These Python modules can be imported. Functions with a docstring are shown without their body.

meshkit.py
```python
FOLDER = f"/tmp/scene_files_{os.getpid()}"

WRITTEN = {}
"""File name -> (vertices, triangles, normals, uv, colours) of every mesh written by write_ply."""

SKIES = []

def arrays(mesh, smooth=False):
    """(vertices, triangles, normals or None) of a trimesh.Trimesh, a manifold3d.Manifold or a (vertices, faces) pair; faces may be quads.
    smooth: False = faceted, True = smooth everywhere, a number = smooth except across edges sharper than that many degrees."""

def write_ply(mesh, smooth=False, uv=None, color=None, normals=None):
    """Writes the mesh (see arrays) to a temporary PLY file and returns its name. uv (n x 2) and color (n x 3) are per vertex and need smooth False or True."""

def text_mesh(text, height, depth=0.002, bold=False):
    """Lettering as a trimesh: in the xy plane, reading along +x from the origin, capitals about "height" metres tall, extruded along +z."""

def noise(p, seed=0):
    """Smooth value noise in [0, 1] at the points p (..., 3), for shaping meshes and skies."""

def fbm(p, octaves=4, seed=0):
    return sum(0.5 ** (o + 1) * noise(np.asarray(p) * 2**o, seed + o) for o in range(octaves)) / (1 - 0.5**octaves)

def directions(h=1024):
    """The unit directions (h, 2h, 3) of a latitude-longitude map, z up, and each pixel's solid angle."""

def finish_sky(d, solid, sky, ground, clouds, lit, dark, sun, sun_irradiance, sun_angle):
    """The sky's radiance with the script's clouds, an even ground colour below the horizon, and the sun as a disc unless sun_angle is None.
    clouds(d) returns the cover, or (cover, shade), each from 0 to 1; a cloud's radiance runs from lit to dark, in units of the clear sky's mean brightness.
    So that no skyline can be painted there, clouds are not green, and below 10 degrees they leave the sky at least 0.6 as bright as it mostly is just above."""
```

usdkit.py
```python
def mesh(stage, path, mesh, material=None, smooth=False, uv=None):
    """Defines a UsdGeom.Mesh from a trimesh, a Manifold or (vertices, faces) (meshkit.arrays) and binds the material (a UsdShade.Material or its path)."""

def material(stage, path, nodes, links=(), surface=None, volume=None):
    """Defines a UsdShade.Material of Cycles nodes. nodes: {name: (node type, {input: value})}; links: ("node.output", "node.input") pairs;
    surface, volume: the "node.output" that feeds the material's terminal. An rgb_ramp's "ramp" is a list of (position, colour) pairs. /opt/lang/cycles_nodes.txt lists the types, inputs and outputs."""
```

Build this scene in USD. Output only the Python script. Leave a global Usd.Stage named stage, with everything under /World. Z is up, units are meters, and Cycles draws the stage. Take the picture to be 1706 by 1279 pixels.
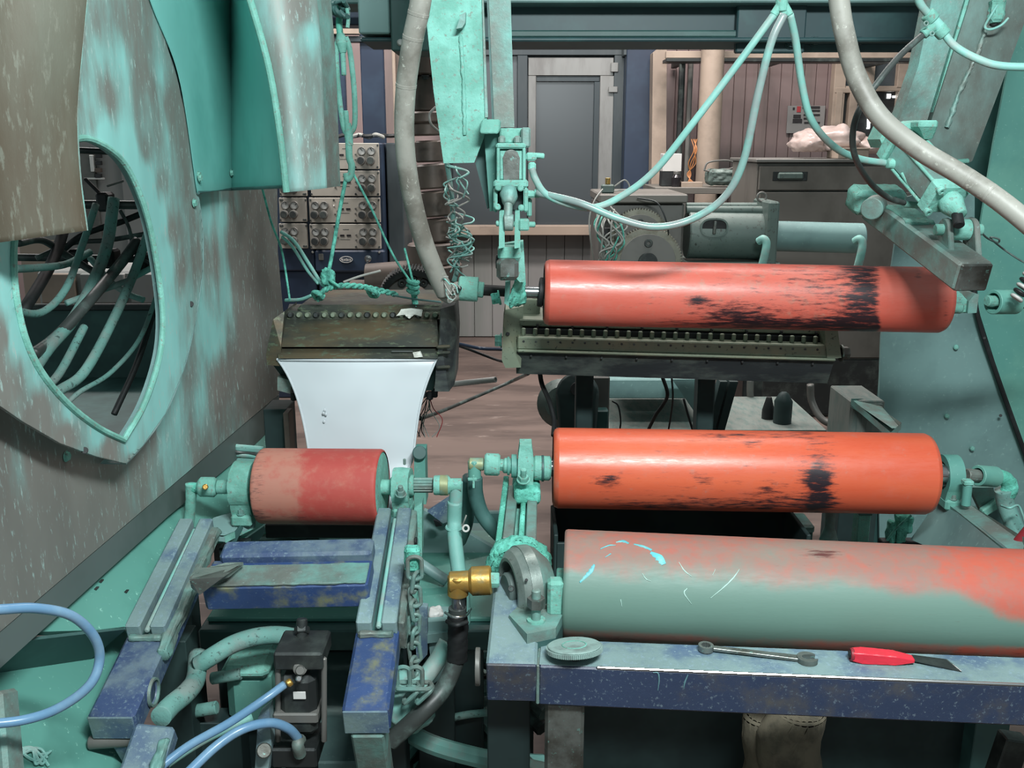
import math, random
import numpy as np, trimesh, usdkit, meshkit
from shapely.geometry import Polygon
from pxr import Usd, UsdGeom, UsdLux, UsdShade, Gf, Sdf

stage = Usd.Stage.CreateInMemory()
UsdGeom.SetStageUpAxis(stage, 'Z')
UsdGeom.Xform.Define(stage, '/World')
UsdGeom.Scope.Define(stage, '/World/Looks')

# ------------------------------------------------------------------ camera, sky, lamps, exposure
W, H, FPX, PITCH, CAMZ = 1706.0, 1279.0, 1600.0, math.radians(14.0), 1.6
cam = UsdGeom.Camera.Define(stage, '/World/camera')
cam.CreateHorizontalApertureAttr(36.0)
cam.CreateVerticalApertureAttr(36.0 * H / W)
cam.CreateFocalLengthAttr(36.0 * FPX / W)
cam.CreateClippingRangeAttr(Gf.Vec2f(0.05, 200.0))
cam.CreateExposureAttr(0.95)
cam.AddTranslateOp().Set(Gf.Vec3d(0, 0, CAMZ))
cam.AddRotateXOp().Set(90.0 - math.degrees(PITCH))

dome = UsdLux.DomeLight.Define(stage, '/World/sky')
dome.CreateIntensityAttr(0.055)
dome.CreateColorAttr(Gf.Vec3f(0.80, 0.97, 1.0))


def lamp(name, pos, target, w, h, power, color):
    l = UsdLux.RectLight.Define(stage, '/World/' + name)
    l.CreateWidthAttr(w); l.CreateHeightAttr(h); l.CreateIntensityAttr(power); l.CreateColorAttr(Gf.Vec3f(*color))
    pos, target = np.array(pos, float), np.array(target, float)
    z = pos - target; z /= np.linalg.norm(z)
    x = np.cross([0, 0, 1.0], z) if abs(z[2]) < .999 else np.array([1.0, 0, 0]); x /= np.linalg.norm(x)
    y = np.cross(z, x)
    m = Gf.Matrix4d(*x, 0, *y, 0, *z, 0, *pos, 1)
    l.AddTransformOp().Set(m)


lamp('work_lamp', (0.45, 0.15, 2.62), (0.02, 2.1, 0.9), 0.75, 0.2, 100.0, (0.92, 0.99, 1.0))       # tube over the line, out of the frame
lamp('hall_lamp', (0.6, 5.6, 4.3), (0.6, 6.8, 0.8), 2.4, 0.4, 40.0, (1.0, 0.90, 0.87))
lamp('hall_lamp_middle', (0.9, 3.3, 4.2), (0.5, 5.0, 0.9), 1.6, 0.3, 16.0, (1.0, 0.93, 0.90))
lamp('hall_lamp_rear', (-2.4, 5.0, 4.0), (-2.2, 6.0, 0.8), 1.6, 0.4, 34.0, (1.0, 0.94, 0.92))

# ------------------------------------------------------------------ points of the place from the photograph's rays
CP, SP = math.cos(PITCH), math.sin(PITCH)
CAM = np.array([0, 0, CAMZ])


def ray(px, py):
    u, v = (px - W / 2) / FPX, -(py - H / 2) / FPX
    return np.array([u, CP + v * SP, -SP + v * CP])


def P(px, py, Y):
    d = ray(px, py); return CAM + d * (Y / d[1])


def PZ(px, py, z):
    d = ray(px, py); return CAM + d * ((z - CAMZ) / d[2])


def PX(px, py, X):
    d = ray(px, py); return CAM + d * (X / d[0])


def PP(px, py, o, n):
    d = ray(px, py); return CAM + d * (np.dot(np.asarray(o) - CAM, n) / np.dot(d, n))


def M(px, Y, py=640):
    """metres that px pixels span at depth Y"""
    return px * Y / ray(853, py)[1] / FPX


def proj(p):
    q = np.atleast_2d(np.asarray(p, float)) - CAM
    t = q[:, 1] * CP - q[:, 2] * SP; up = q[:, 1] * SP + q[:, 2] * CP
    return np.stack([W / 2 + FPX * q[:, 0] / t, H / 2 - FPX * up / t], 1)


def unit(v):
    v = np.asarray(v, float); return v / (np.linalg.norm(v) + 1e-12)


XA, YA, ZA = np.eye(3)


def frame(ax, up=ZA):
    """columns: side, up', along"""
    z = unit(ax); up = np.asarray(up, float)
    if abs(np.dot(z, unit(up))) > .99: up = YA if abs(z[1]) < .9 else XA
    x = unit(np.cross(up, z)); return np.stack([x, np.cross(z, x), z], 1)


# ------------------------------------------------------------------ shapes
def tm(v, f): return trimesh.Trimesh(np.asarray(v, float), np.asarray(f, int), process=False)
def cat(*ms): return trimesh.util.concatenate([m for m in ms if m is not None])
def hull(p): return trimesh.convex.convex_hull(np.asarray(p, float))


def cboxpts(w, d, h, b):
    b = min(b, .45 * min(w, d, h)); p = []
    for sx in (-1, 1):
        for sy in (-1, 1):
            for sz in (-1, 1):
                p += [(sx * (w / 2 - b), sy * (d / 2 - b), sz * h / 2), (sx * (w / 2 - b), sy * d / 2, sz * (h / 2 - b)), (sx * w / 2, sy * (d / 2 - b), sz * (h / 2 - b))]
    return np.array(p)


def box(c, w, d, h, b=.002, R=None):
    p = cboxpts(w, d, h, b)
    if R is not None: p = p @ np.asarray(R).T
    return hull(p + np.asarray(c))


def beam(A, B, w, h, up=ZA, b=.003):
    """box from A to B: w sideways, h along up; A and B are the centre line"""
    A, B = np.asarray(A, float), np.asarray(B, float)
    return box((A + B) / 2, w, h, np.linalg.norm(B - A), b, frame(B - A, up))


def lathe(A, B, prof, n=32, up=ZA):
    """prof: (metres along A->B from A, radius); closed at both ends"""
    A, B = np.asarray(A, float), np.asarray(B, float); F = frame(B - A, up)
    prof = [(prof[0][0], 0)] + list(prof) + [(prof[-1][0], 0)]
    th = np.arange(n) * 2 * np.pi / n
    ring = np.cos(th)[:, None] * F[:, 0] + np.sin(th)[:, None] * F[:, 1]
    v, f = [], []
    for t, r in prof: v.append(A + F[:, 2] * t + ring * max(r, 1e-6))
    for i in range(len(prof) - 1):
        for j in range(n):
            a, b, c, d = i * n + j, i * n + (j + 1) % n, (i + 1) * n + (j + 1) % n, (i + 1) * n + j
            if i > 0: f.append((a, b, c)) if i < len(prof) - 2 else f.append((a, b, d))
            if i < len(prof) - 2: f.append((a, c, d))
    m = tm(np.vstack(v), f); m.merge_vertices(); m.update_faces(m.nondegenerate_faces()); return m


def cyl(A, B, r, n=24, b=.002, r2=None):
    L = np.linalg.norm(np.asarray(B, float) - A); r2 = r if r2 is None else r2
    b = min(b, r * .4, r2 * .4, L * .4)
    return lathe(A, B, [(0, r - b), (b, r), (L - b, r2), (L, r2 - b)], n)


def ring(A, B, ro, ri, n=32):
    """a hollow ring from A to B"""
    A, B = np.asarray(A, float), np.asarray(B, float); F = frame(B - A); L = np.linalg.norm(B - A); b = min(.0015, L * .3, (ro - ri) * .3)
    pr = [(0, ri), (0, ro - b), (b, ro), (L - b, ro), (L, ro - b), (L, ri)]
    th = np.arange(n) * 2 * np.pi / n; rg = np.cos(th)[:, None] * F[:, 0] + np.sin(th)[:, None] * F[:, 1]
    v = np.vstack([A + F[:, 2] * t + rg * r for t, r in pr]); f = []
    k = len(pr)
    for i in range(k):
        for j in range(n):
            a, bb, c, d = i * n + j, i * n + (j + 1) % n, ((i + 1) % k) * n + (j + 1) % n, ((i + 1) % k) * n + j
            f += [(a, bb, c), (a, c, d)]
    return tm(v, f)


def spline(pts, step=10):
    p = np.asarray(pts, float)
    if len(p) == 2: return np.linspace(p[0], p[1], 3)
    q = np.vstack([2 * p[0] - p[1], p, 2 * p[-1] - p[-2]]); out = []
    for i in range(1, len(q) - 2):
        t = np.linspace(0, 1, step, endpoint=False)[:, None]
        out.append(.5 * (2 * q[i] + (q[i + 1] - q[i - 1]) * t + (2 * q[i - 1] - 5 * q[i] + 4 * q[i + 1] - q[i + 2]) * t ** 2 + (3 * q[i] - q[i - 1] - 3 * q[i + 1] + q[i + 2]) * t ** 3))
    return np.vstack(out + [p[-1:]])


def tube(pts, r, n=10, step=10, smooth=True, closed=False):
    p = spline(pts, step) if smooth else np.asarray(pts, float)
    if closed: p = p[:-1] if np.allclose(p[0], p[-1]) else p
    t = np.roll(p, -1, 0) - np.roll(p, 1, 0) if closed else np.gradient(p, axis=0)
    t /= np.linalg.norm(t, axis=1, keepdims=True) + 1e-12
    a = frame(t[0])[:, 0]; th = np.arange(n) * 2 * np.pi / n; v = []
    rr = np.broadcast_to(r, (len(p),)) if np.ndim(r) < 1 or len(np.atleast_1d(r)) == len(p) else np.interp(np.linspace(0, 1, len(p)), np.linspace(0, 1, len(r)), r)
    for i in range(len(p)):
        a = unit(a - t[i] * np.dot(a, t[i])); b = np.cross(t[i], a)
        v.append(p[i] + rr[i] * (np.cos(th)[:, None] * a + np.sin(th)[:, None] * b))
    k = len(p); f = []
    for i in range(k if closed else k - 1):
        for j in range(n):
            q = [i * n + j, i * n + (j + 1) % n, ((i + 1) % k) * n + (j + 1) % n, ((i + 1) % k) * n + j]
            f += [(q[0], q[1], q[2]), (q[0], q[2], q[3])]
    v = np.vstack(v)
    if not closed:
        v = np.vstack([v, p[0], p[-1]]); c0, c1 = len(v) - 2, len(v) - 1
        f += [(c0, (j + 1) % n, j) for j in range(n)] + [(c1, (k - 1) * n + j, (k - 1) * n + (j + 1) % n) for j in range(n)]
    return tm(v, f)


def prism(pts, thick, back=None):
    """a plate: planar polygon of 3-D points, thickened by the vector back (or thick along its normal away from the camera)"""
    p = np.asarray(pts, float); c = p.mean(0)
    n = np.linalg.svd(p - c)[2][2]
    if np.dot(n, c - CAM) < 0: n = -n
    d = n * thick if back is None else np.asarray(back, float)
    F = frame(n); q = (p - c) @ F[:, :2]
    poly = Polygon(q)
    if not poly.is_valid: poly = poly.buffer(0)
    v, f = trimesh.creation.triangulate_polygon(Polygon(q), engine='earcut')
    h = (p - c) @ n
    v3 = c + v @ F[:, :2].T
    m = len(v); ed = len(p)
    V = np.vstack([v3, v3 + d, p, p + d]); Fc = [tuple(x) for x in f] + [tuple(x[::-1] + m) for x in f]
    o = 2 * m
    for i in range(ed):
        j = (i + 1) % ed; Fc += [(o + i, o + j, o + ed + j), (o + i, o + ed + j, o + ed + i)]
    r = tm(V, Fc); r.merge_vertices(); r.fix_normals(); return r


def plate(px, Y, thick=.006):
    """a plate facing the viewer's side: pixels at one depth Y (a number or one per corner)"""
    Ys = [Y] * len(px) if np.ndim(Y) == 0 else Y
    return prism([P(x, y, d) for (x, y), d in zip(px, Ys)], thick)


def sheet(grid, thick, ref=None):
    """a smooth sheet from a grid (rows x cols x 3) thickened along its normals"""
    g = np.asarray(grid, float); r, c = g.shape[:2]
    n = np.cross(np.gradient(g, axis=1), np.gradient(g, axis=0)); n /= np.linalg.norm(n, axis=2, keepdims=True) + 1e-12
    if np.dot(n.mean((0, 1)), g.mean((0, 1)) - CAM) < 0: n = -n
    v = np.vstack([g.reshape(-1, 3), (g + n * thick).reshape(-1, 3)]); m = r * c; f = []
    for i in range(r - 1):
        for j in range(c - 1):
            a, b, d, e = i * c + j, i * c + j + 1, (i + 1) * c + j + 1, (i + 1) * c + j
            f += [(a, b, d), (a, d, e), (m + a, m + d, m + b), (m + a, m + e, m + d)]
    per = [j for j in range(c)] + [i * c + c - 1 for i in range(1, r)] + [(r - 1) * c + j for j in range(c - 2, -1, -1)] + [i * c for i in range(r - 2, 0, -1)]
    for i in range(len(per)):
        a, b = per[i], per[(i + 1) % len(per)]; f += [(a, m + a, m + b), (a, m + b, b)]
    r_ = tm(v, f); r_.fix_normals(); return r_


def grid_between(left, right, cols, rows, bulge=0.0, bdir=YA):
    """grid of points between two polylines"""
    L, R = spline(left, 12), spline(right, 12)
    s = np.linspace(0, 1, rows)
    pick = lambda A: np.stack([np.interp(s, np.linspace(0, 1, len(A)), A[:, k]) for k in range(3)], 1)
    L, R = pick(L), pick(R); t = np.linspace(0, 1, cols)[None, :, None]
    return L[:, None] * (1 - t) + R[:, None] * t + bulge * (4 * t * (1 - t)) * np.asarray(bdir)


def hexbolt(A, d, r, h, shank=0.0):
    """hex head at A standing out along d"""
    d = unit(d); F = frame(d); th = np.arange(6) * np.pi / 3
    p = np.asarray(A) + r * (np.cos(th)[:, None] * F[:, 0] + np.sin(th)[:, None] * F[:, 1])
    q = np.asarray(A) + .9 * r * (np.cos(th)[:, None] * F[:, 0] + np.sin(th)[:, None] * F[:, 1])
    m = [hull(np.vstack([p, p + d * h * .85, q + d * h])), cyl(np.asarray(A), np.asarray(A) + d * h * .18, r * 1.25, 16, .0003)]
    if shank: m.append(cyl(np.asarray(A) + d * h * .9, np.asarray(A) + d * (h + shank), r * .55, 12, .001))
    return cat(*m)


def gear(c, ax, r, w, teeth, depth=None, hole=0.0):
    depth = depth or r * .09; F = frame(ax); n = teeth * 4; pr = []
    for i in range(n):
        a = i * 2 * np.pi / n; pr.append(((r if i % 4 in (1, 2) else r - depth) * math.cos(a), (r if i % 4 in (1, 2) else r - depth) * math.sin(a)))
    th = np.linspace(0, 2 * np.pi, 40, endpoint=False)
    pg = Polygon(pr, [np.stack([hole * np.cos(th), hole * np.sin(th)], 1)] if hole else [])
    m = trimesh.creation.extrude_polygon(pg, w, engine='earcut')
    m.apply_translation([0, 0, -w / 2]); m.vertices = np.asarray(m.vertices) @ F.T + np.asarray(c); return m


def extrude(poly, w, c, F):
    """shapely polygon in the plane of F's first two columns, extruded w along the third, from c"""
    m = trimesh.creation.extrude_polygon(poly, w, engine='earcut')
    m.vertices = np.asarray(m.vertices) @ np.asarray(F).T + np.asarray(c)
    return m


def link(c, ax, side, L, w, r):
    th = np.linspace(0, 2 * np.pi, 20, endpoint=False)
    x = np.clip(np.cos(th) * .5 * w * 1.15, -w / 2, w / 2); z = np.sin(th) * w / 2 + np.sign(np.sin(th)) * (L - w) / 2
    return tube(np.asarray(c) + x[:, None] * unit(side) + z[:, None] * unit(ax), r, 8, smooth=False, closed=True)


def rough(m, amp, scale, seed=0):
    """lumps of caked powder on a mesh"""
    m = m.copy(); m.merge_vertices()
    n = m.vertex_normals; p = np.asarray(m.vertices)
    m.vertices = p + n * ((meshkit.fbm(p * scale, 3, seed) - .45) * amp)[:, None]; return m


def fine(m, size):
    v, f = trimesh.remesh.subdivide_to_size(m.vertices, m.faces, size, max_iter=14); r = tm(v, f); r.merge_vertices(); return r


# ------------------------------------------------------------------ materials
def srgb(r, g, b):
    c = np.array([r, g, b]) / 255.0; return tuple(np.where(c < .04045, c / 12.92, ((c + .055) / 1.055) ** 2.4))


CAKED = ('teal_powder', 'caked_powder', 'teal_rope', 'bright_teal_coat', 'teal_paint', 'teal_cover')      # thick powder keeps its full colour


def paler(c):
    """teal powder colours, a little greyer and bluer"""
    r, g, b = c
    return (r + .12 * (g - r), g, b + .32 * (g - b)) if g > 1.25 * r and b > 1.15 * r and g > b else c


def look(name, base, over=None, amount=.5, scale=6.0, stretch=(1, 1, 1), soft=.12, rough=.6, metal=0.0, bump=.15, bscale=None, fleck=None, fleck_amount=.3, fleck_scale=60.0, attr=None,
         rough2=None, spec=.5, tint2=None, transl=0.0, detail=6.0):
    """base colour, a second colour OVER in noise patches (AMOUNT of the area, or steered by a mesh attribute ATTR), and fine flecks"""
    base, over, fleck = (c if c is None or name in CAKED else paler(c) for c in (base, over, fleck))
    N = {'g': ('geometry', {}), 'map': ('mapping', {'scale': tuple(stretch)}), 'n': ('noise_texture', {'scale': scale, 'detail': detail, 'roughness': .62}),
         'p': ('principled_bsdf', {'roughness': rough, 'metallic': metal, 'specular_ior_level': spec})}
    L = [('g.position', 'map.vector'), ('map.vector', 'n.vector')]
    N['v'] = ('noise_texture', {'scale': scale * .37, 'detail': 3.0, 'roughness': .6}); L.append(('map.vector', 'v.vector'))
    N['hv'] = ('map_range', {'from_min': .3, 'from_max': .7, 'to_min': .82, 'to_max': 1.16, 'clamp': True}); L.append(('v.fac', 'hv.value'))
    t = .5 + (.5 - amount) * .55
    N['m'] = ('map_range', {'range_type': 'smoothstep', 'from_min': t - soft, 'from_max': t + soft, 'to_min': 0.0, 'to_max': 1.0, 'clamp': True})
    if attr:
        N['a'] = ('attribute', {'attribute': attr}); N['add'] = ('math', {'math_type': 'add'}); N['sub'] = ('math', {'math_type': 'subtract', 'value2': .5}); N['sc'] = ('math', {'math_type': 'multiply', 'value2': .9})
        L += [('a.fac', 'sub.value1'), ('sub.value', 'sc.value1'), ('sc.value', 'add.value1'), ('n.fac', 'add.value2'), ('add.value', 'm.value')]
    else:
        L.append(('n.fac', 'm.value'))
    N['mx'] = ('mix_color', {'blend_type': 'mix', 'a': base, 'b': over or base}); L.append(('m.result', 'mx.fac'))
    last = 'mx.result'
    if fleck:
        N['fn'] = ('noise_texture', {'scale': fleck_scale, 'detail': 4.0, 'roughness': .7}); L.append(('map.vector', 'fn.vector'))
        ft = .5 + (.5 - fleck_amount) * .5
        N['fm'] = ('map_range', {'range_type': 'smoothstep', 'from_min': ft - .06, 'from_max': ft + .06, 'to_min': 0.0, 'to_max': 1.0, 'clamp': True}); L.append(('fn.fac', 'fm.value'))
        N['fx'] = ('mix_color', {'blend_type': 'mix', 'b': fleck}); L += [(last, 'fx.a'), ('fm.result', 'fx.fac')]; last = 'fx.result'
    N['vv'] = ('mix_color', {'blend_type': 'multiply', 'fac': 1.0}); N['cc'] = ('combine_color', {})
    L += [('hv.result', 'cc.r'), ('hv.result', 'cc.g'), ('hv.result', 'cc.b'), (last, 'vv.a'), ('cc.color', 'vv.b'), ('vv.result', 'p.base_color')]
    if rough2 is not None:
        N['rr'] = ('map_range', {'from_min': 0.0, 'from_max': 1.0, 'to_min': rough, 'to_max': rough2, 'clamp': True}); L += [('m.result', 'rr.value'), ('rr.result', 'p.roughness')]
    if bump:
        N['bn'] = ('noise_texture', {'scale': bscale or scale * 5, 'detail': 5.0, 'roughness': .65}); N['bp'] = ('bump', {'strength': bump, 'distance': .004})
        L += [('map.vector', 'bn.vector'), ('bn.fac', 'bp.height'), ('bp.normal', 'p.normal')]
    surf = 'p.BSDF'
    if transl:
        N['tr'] = ('translucent_bsdf', {'color': base}); N['ms'] = ('mix_closure', {'fac': transl}); L += [('p.BSDF', 'ms.closure1'), ('tr.BSDF', 'ms.closure2')]; surf = 'ms.closure'
    return usdkit.material(stage, '/World/Looks/' + name, N, L, surface=surf)


TEAL, TEAL_D, TEAL_L = srgb(104, 162, 148), srgb(60, 116, 108), srgb(124, 186, 173)
GREY = srgb(122, 126, 120); DIRT = srgb(70, 68, 60)
mt = {}
mt['teal'] = look('teal_powder', TEAL, TEAL_L, .45, 14, rough=.8, bump=.5, bscale=90, fleck=srgb(120, 140, 130), fleck_amount=.28, fleck_scale=99)
mt['teal_paint'] = look('teal_paint', srgb(90, 150, 140), TEAL, .5, 5, rough=.55, bump=.08, fleck=srgb(140, 190, 178), fleck_amount=.16, fleck_scale=88)
mt['teal_dark'] = look('teal_dark', srgb(48, 88, 84), srgb(64, 112, 106), .4, 5, rough=.5, bump=.06)
mt['teal_plate'] = look('teal_plate', srgb(116, 156, 152), srgb(102, 138, 136), .4, 3.5, rough=.5, bump=.06, fleck=srgb(130, 170, 164), fleck_amount=.2, fleck_scale=66)
mt['teal_cover'] = look('teal_cover', srgb(88, 148, 136), srgb(74, 130, 118), .4, 3.0, rough=.55, bump=.05, fleck=srgb(150, 205, 190), fleck_amount=.14, fleck_scale=70)
mt['teal_bright'] = look('bright_teal_coat', srgb(118, 190, 182), srgb(102, 174, 166), .4, 3.0, rough=.5, bump=.04)
mt['steel_bright'] = look('rubbed_grey_steel', srgb(138, 150, 144), srgb(112, 130, 122), .4, 16, rough=.36, metal=.5, bump=.12, fleck=srgb(90, 98, 92), fleck_amount=.2, fleck_scale=90)
mt['disc'] = look('dusted_disc', srgb(136, 166, 158), srgb(112, 130, 124), .4, 22, rough=.7, metal=.1, bump=.25, bscale=120)
mt['strip'] = look('dull_grey_green', srgb(96, 112, 108), srgb(82, 100, 94), .4, 4, rough=.5, metal=.15, bump=.05)
mt['beam'] = look('beam_paint', srgb(44, 70, 74), srgb(56, 94, 94), .35, 3, rough=.5, bump=.05)
mt['hood'] = look('dusty_galvanised', srgb(128, 130, 124), srgb(128, 198, 190), .5, 13, (1, 1, .28), soft=.24, rough=.5, metal=.25, bump=.1, bscale=40, fleck=srgb(160, 190, 182), fleck_amount=.24, fleck_scale=105, attr='dust', rough2=.75)
mt['brown'] = look('brown_stained_sheet', srgb(78, 69, 55), srgb(96, 100, 88), .38, 12, (1, 1, .2), soft=.3, rough=.55, metal=.2, bump=.1, fleck=srgb(104, 106, 94), fleck_amount=.3, fleck_scale=121)
mt['blue'] = look('worn_blue_paint', srgb(56, 74, 108), srgb(100, 118, 128), .42, 11, rough=.45, bump=.2, bscale=70, fleck=srgb(98, 118, 134), fleck_amount=.3, fleck_scale=121)
mt['blue_clean'] = look('blue_paint', srgb(50, 72, 114), srgb(116, 120, 92), .34, 17, rough=.4, bump=.15, bscale=60, fleck=srgb(92, 112, 136), fleck_amount=.2, fleck_scale=154)
mt['blue_dusty'] = look('dusty_blue_paint', srgb(80, 103, 128), srgb(118, 142, 142), .58, 9, rough=.6, bump=.2, bscale=70, fleck=srgb(124, 148, 156), fleck_amount=.3, fleck_scale=110)
mt['bluerust'] = look('blue_paint_with_rust', srgb(44, 56, 80), srgb(78, 76, 72), .3, 7, rough=.45, bump=.15, bscale=60, fleck=srgb(92, 106, 118), fleck_amount=.25, fleck_scale=132)
mt['steel'] = look('worn_steel', srgb(120, 126, 122), srgb(84, 84, 78), .45, 12, rough=.42, metal=.7, bump=.12, fleck=srgb(120, 176, 162), fleck_amount=.2, fleck_scale=88)
mt['steel_dusty'] = look('dusty_steel', srgb(112, 118, 112), srgb(104, 168, 156), .42, 11, soft=.2, rough=.6, metal=.3, bump=.25, bscale=80, fleck=srgb(132, 156, 148), fleck_amount=.2, fleck_scale=110)
mt['dark_steel'] = look('dark_steel', srgb(54, 58, 58), srgb(84, 92, 88), .35, 10, rough=.45, metal=.5, bump=.12)
mt['black'] = look('black_rubber', srgb(22, 25, 26), srgb(40, 46, 46), .35, 14, rough=.6, bump=.1)
mt['chrome'] = look('bright_shaft', srgb(170, 172, 172), rough=.22, metal=.95, bump=0)
mt['brass'] = look('brass', srgb(190, 150, 78), srgb(150, 150, 118), .3, 22, rough=.35, metal=.75, bump=.15, bscale=120)
mt['brass_dusty'] = look('teal_tinted_brass', srgb(150, 158, 120), srgb(122, 172, 156), .45, 30, rough=.5, metal=.3, bump=.1)
mt['die'] = look('oily_die_steel', srgb(66, 71, 65), srgb(102, 91, 70), .45, 6, (.6, 1, 1.6), rough=.4, metal=.45, bump=.15, fleck=srgb(100, 112, 92), fleck_amount=.3, fleck_scale=57)
mt['die_green'] = look('greenish_die_steel', srgb(116, 128, 110), srgb(132, 134, 112), .35, 8, rough=.5, metal=.35, bump=.12, fleck=srgb(62, 68, 60), fleck_amount=.2, fleck_scale=110)
mt['die_lip'] = look('tarred_die_lip', srgb(56, 60, 62), srgb(92, 100, 95), .42, 12, (.5, 1, 1.5), rough=.38, metal=.35, bump=.2, bscale=60)
mt['film'] = look('white_film', srgb(204, 213, 217), rough=.32, bump=0, transl=.12)
mt['residue'] = look('white_residue', srgb(205, 208, 200), srgb(150, 150, 140), .3, 30, rough=.6, bump=.3)
mt['hose_grey'] = look('grey_hose', srgb(146, 146, 138), srgb(112, 110, 102), .4, 10, rough=.5, bump=.06, fleck=srgb(176, 178, 168), fleck_amount=.2, fleck_scale=66)
mt['hose_teal'] = look('teal_hose', srgb(112, 180, 166), srgb(140, 160, 152), .4, 16, rough=.6, bump=.15, bscale=80)
mt['hose_clear'] = look('grey_air_hose', srgb(128, 146, 142), srgb(112, 176, 162), .4, 12, rough=.3, bump=.05)
mt['hose_dark'] = look('dark_hose', srgb(58, 64, 62), srgb(96, 120, 112), .35, 14, rough=.45, bump=.08)
mt['hose_powder'] = look('powdered_hose', srgb(92, 150, 138), srgb(120, 140, 132), .4, 14, rough=.75, bump=.4, bscale=60, fleck=srgb(60, 84, 78), fleck_amount=.25, fleck_scale=88)
mt['hose_blue'] = look('blue_air_tube', srgb(100, 140, 172), srgb(124, 158, 182), .4, 10, rough=.3, bump=0)
mt['rope'] = look('teal_rope', srgb(96, 178, 160), srgb(60, 124, 112), .45, 60, rough=.9, bump=.4, bscale=220)
mt['concrete'] = look('concrete_floor', srgb(106, 92, 85), srgb(78, 67, 62), .45, 2.6, (.4, 1.5, 1), rough=.6, bump=.1, bscale=22, fleck=srgb(140, 128, 120), fleck_amount=.14, fleck_scale=9)
mt['siding'] = look('siding_panel', srgb(122, 106, 104), srgb(104, 94, 90), .4, 1.2, (3, 1, .3), rough=.5, bump=.02)
mt['siding_low'] = look('pale_siding_panel', srgb(126, 126, 124), srgb(112, 116, 112), .4, 1.2, (3, 1, .3), rough=.5, bump=.02)
mt['navy'] = look('navy_enamel', srgb(34, 46, 64), srgb(42, 58, 76), .4, 3, rough=.4, bump=.02)
mt['dark_frame'] = look('dark_window_frame', srgb(46, 56, 60), srgb(64, 72, 74), .4, 3, (1, 1, .3), rough=.4, bump=.02)
mt['alu'] = look('window_alloy', srgb(122, 124, 122), srgb(104, 104, 102), .4, 5, (1, 1, .3), rough=.4, metal=.3, bump=.02)
mt['tan'] = look('tan_paint', srgb(150, 136, 122), srgb(128, 116, 104), .4, 3, rough=.55, bump=.04)
mt['cabinet'] = look('grey_cabinet', srgb(106, 104, 98), srgb(88, 86, 80), .4, 3, (1, 1, .6), rough=.5, metal=.1, bump=.03)
mt['panel_face'] = look('instrument_face', srgb(150, 146, 136), srgb(136, 132, 124), .4, 3, rough=.5, bump=0)
mt['white'] = look('white_enamel', srgb(196, 196, 192), rough=.5, bump=0)
mt['dial'] = look('dial_white', srgb(206, 206, 202), rough=.4, bump=0)
mt['barrel'] = look('barrel_band', srgb(96, 84, 76), srgb(76, 68, 62), .4, 7, rough=.5, metal=.2, bump=.08)
mt['mach_green'] = look('machine_green', srgb(80, 100, 92), srgb(96, 112, 104), .4, 4, rough=.5, metal=.1, bump=.06, fleck=srgb(60, 66, 62), fleck_amount=.25, fleck_scale=48)
mt['mach_grey'] = look('machine_grey', srgb(108, 108, 104), srgb(92, 92, 88), .4, 4, rough=.45, metal=.2, bump=.05)
mt['gear'] = look('gear_steel', srgb(140, 140, 128), srgb(120, 118, 104), .4, 20, rough=.4, metal=.6, bump=.05)
mt['wire'] = look('pale_wire', srgb(150, 152, 146), rough=.5, bump=0)
mt['wire_orange'] = look('orange_wire', srgb(150, 96, 50), rough=.5, bump=0)
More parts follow.
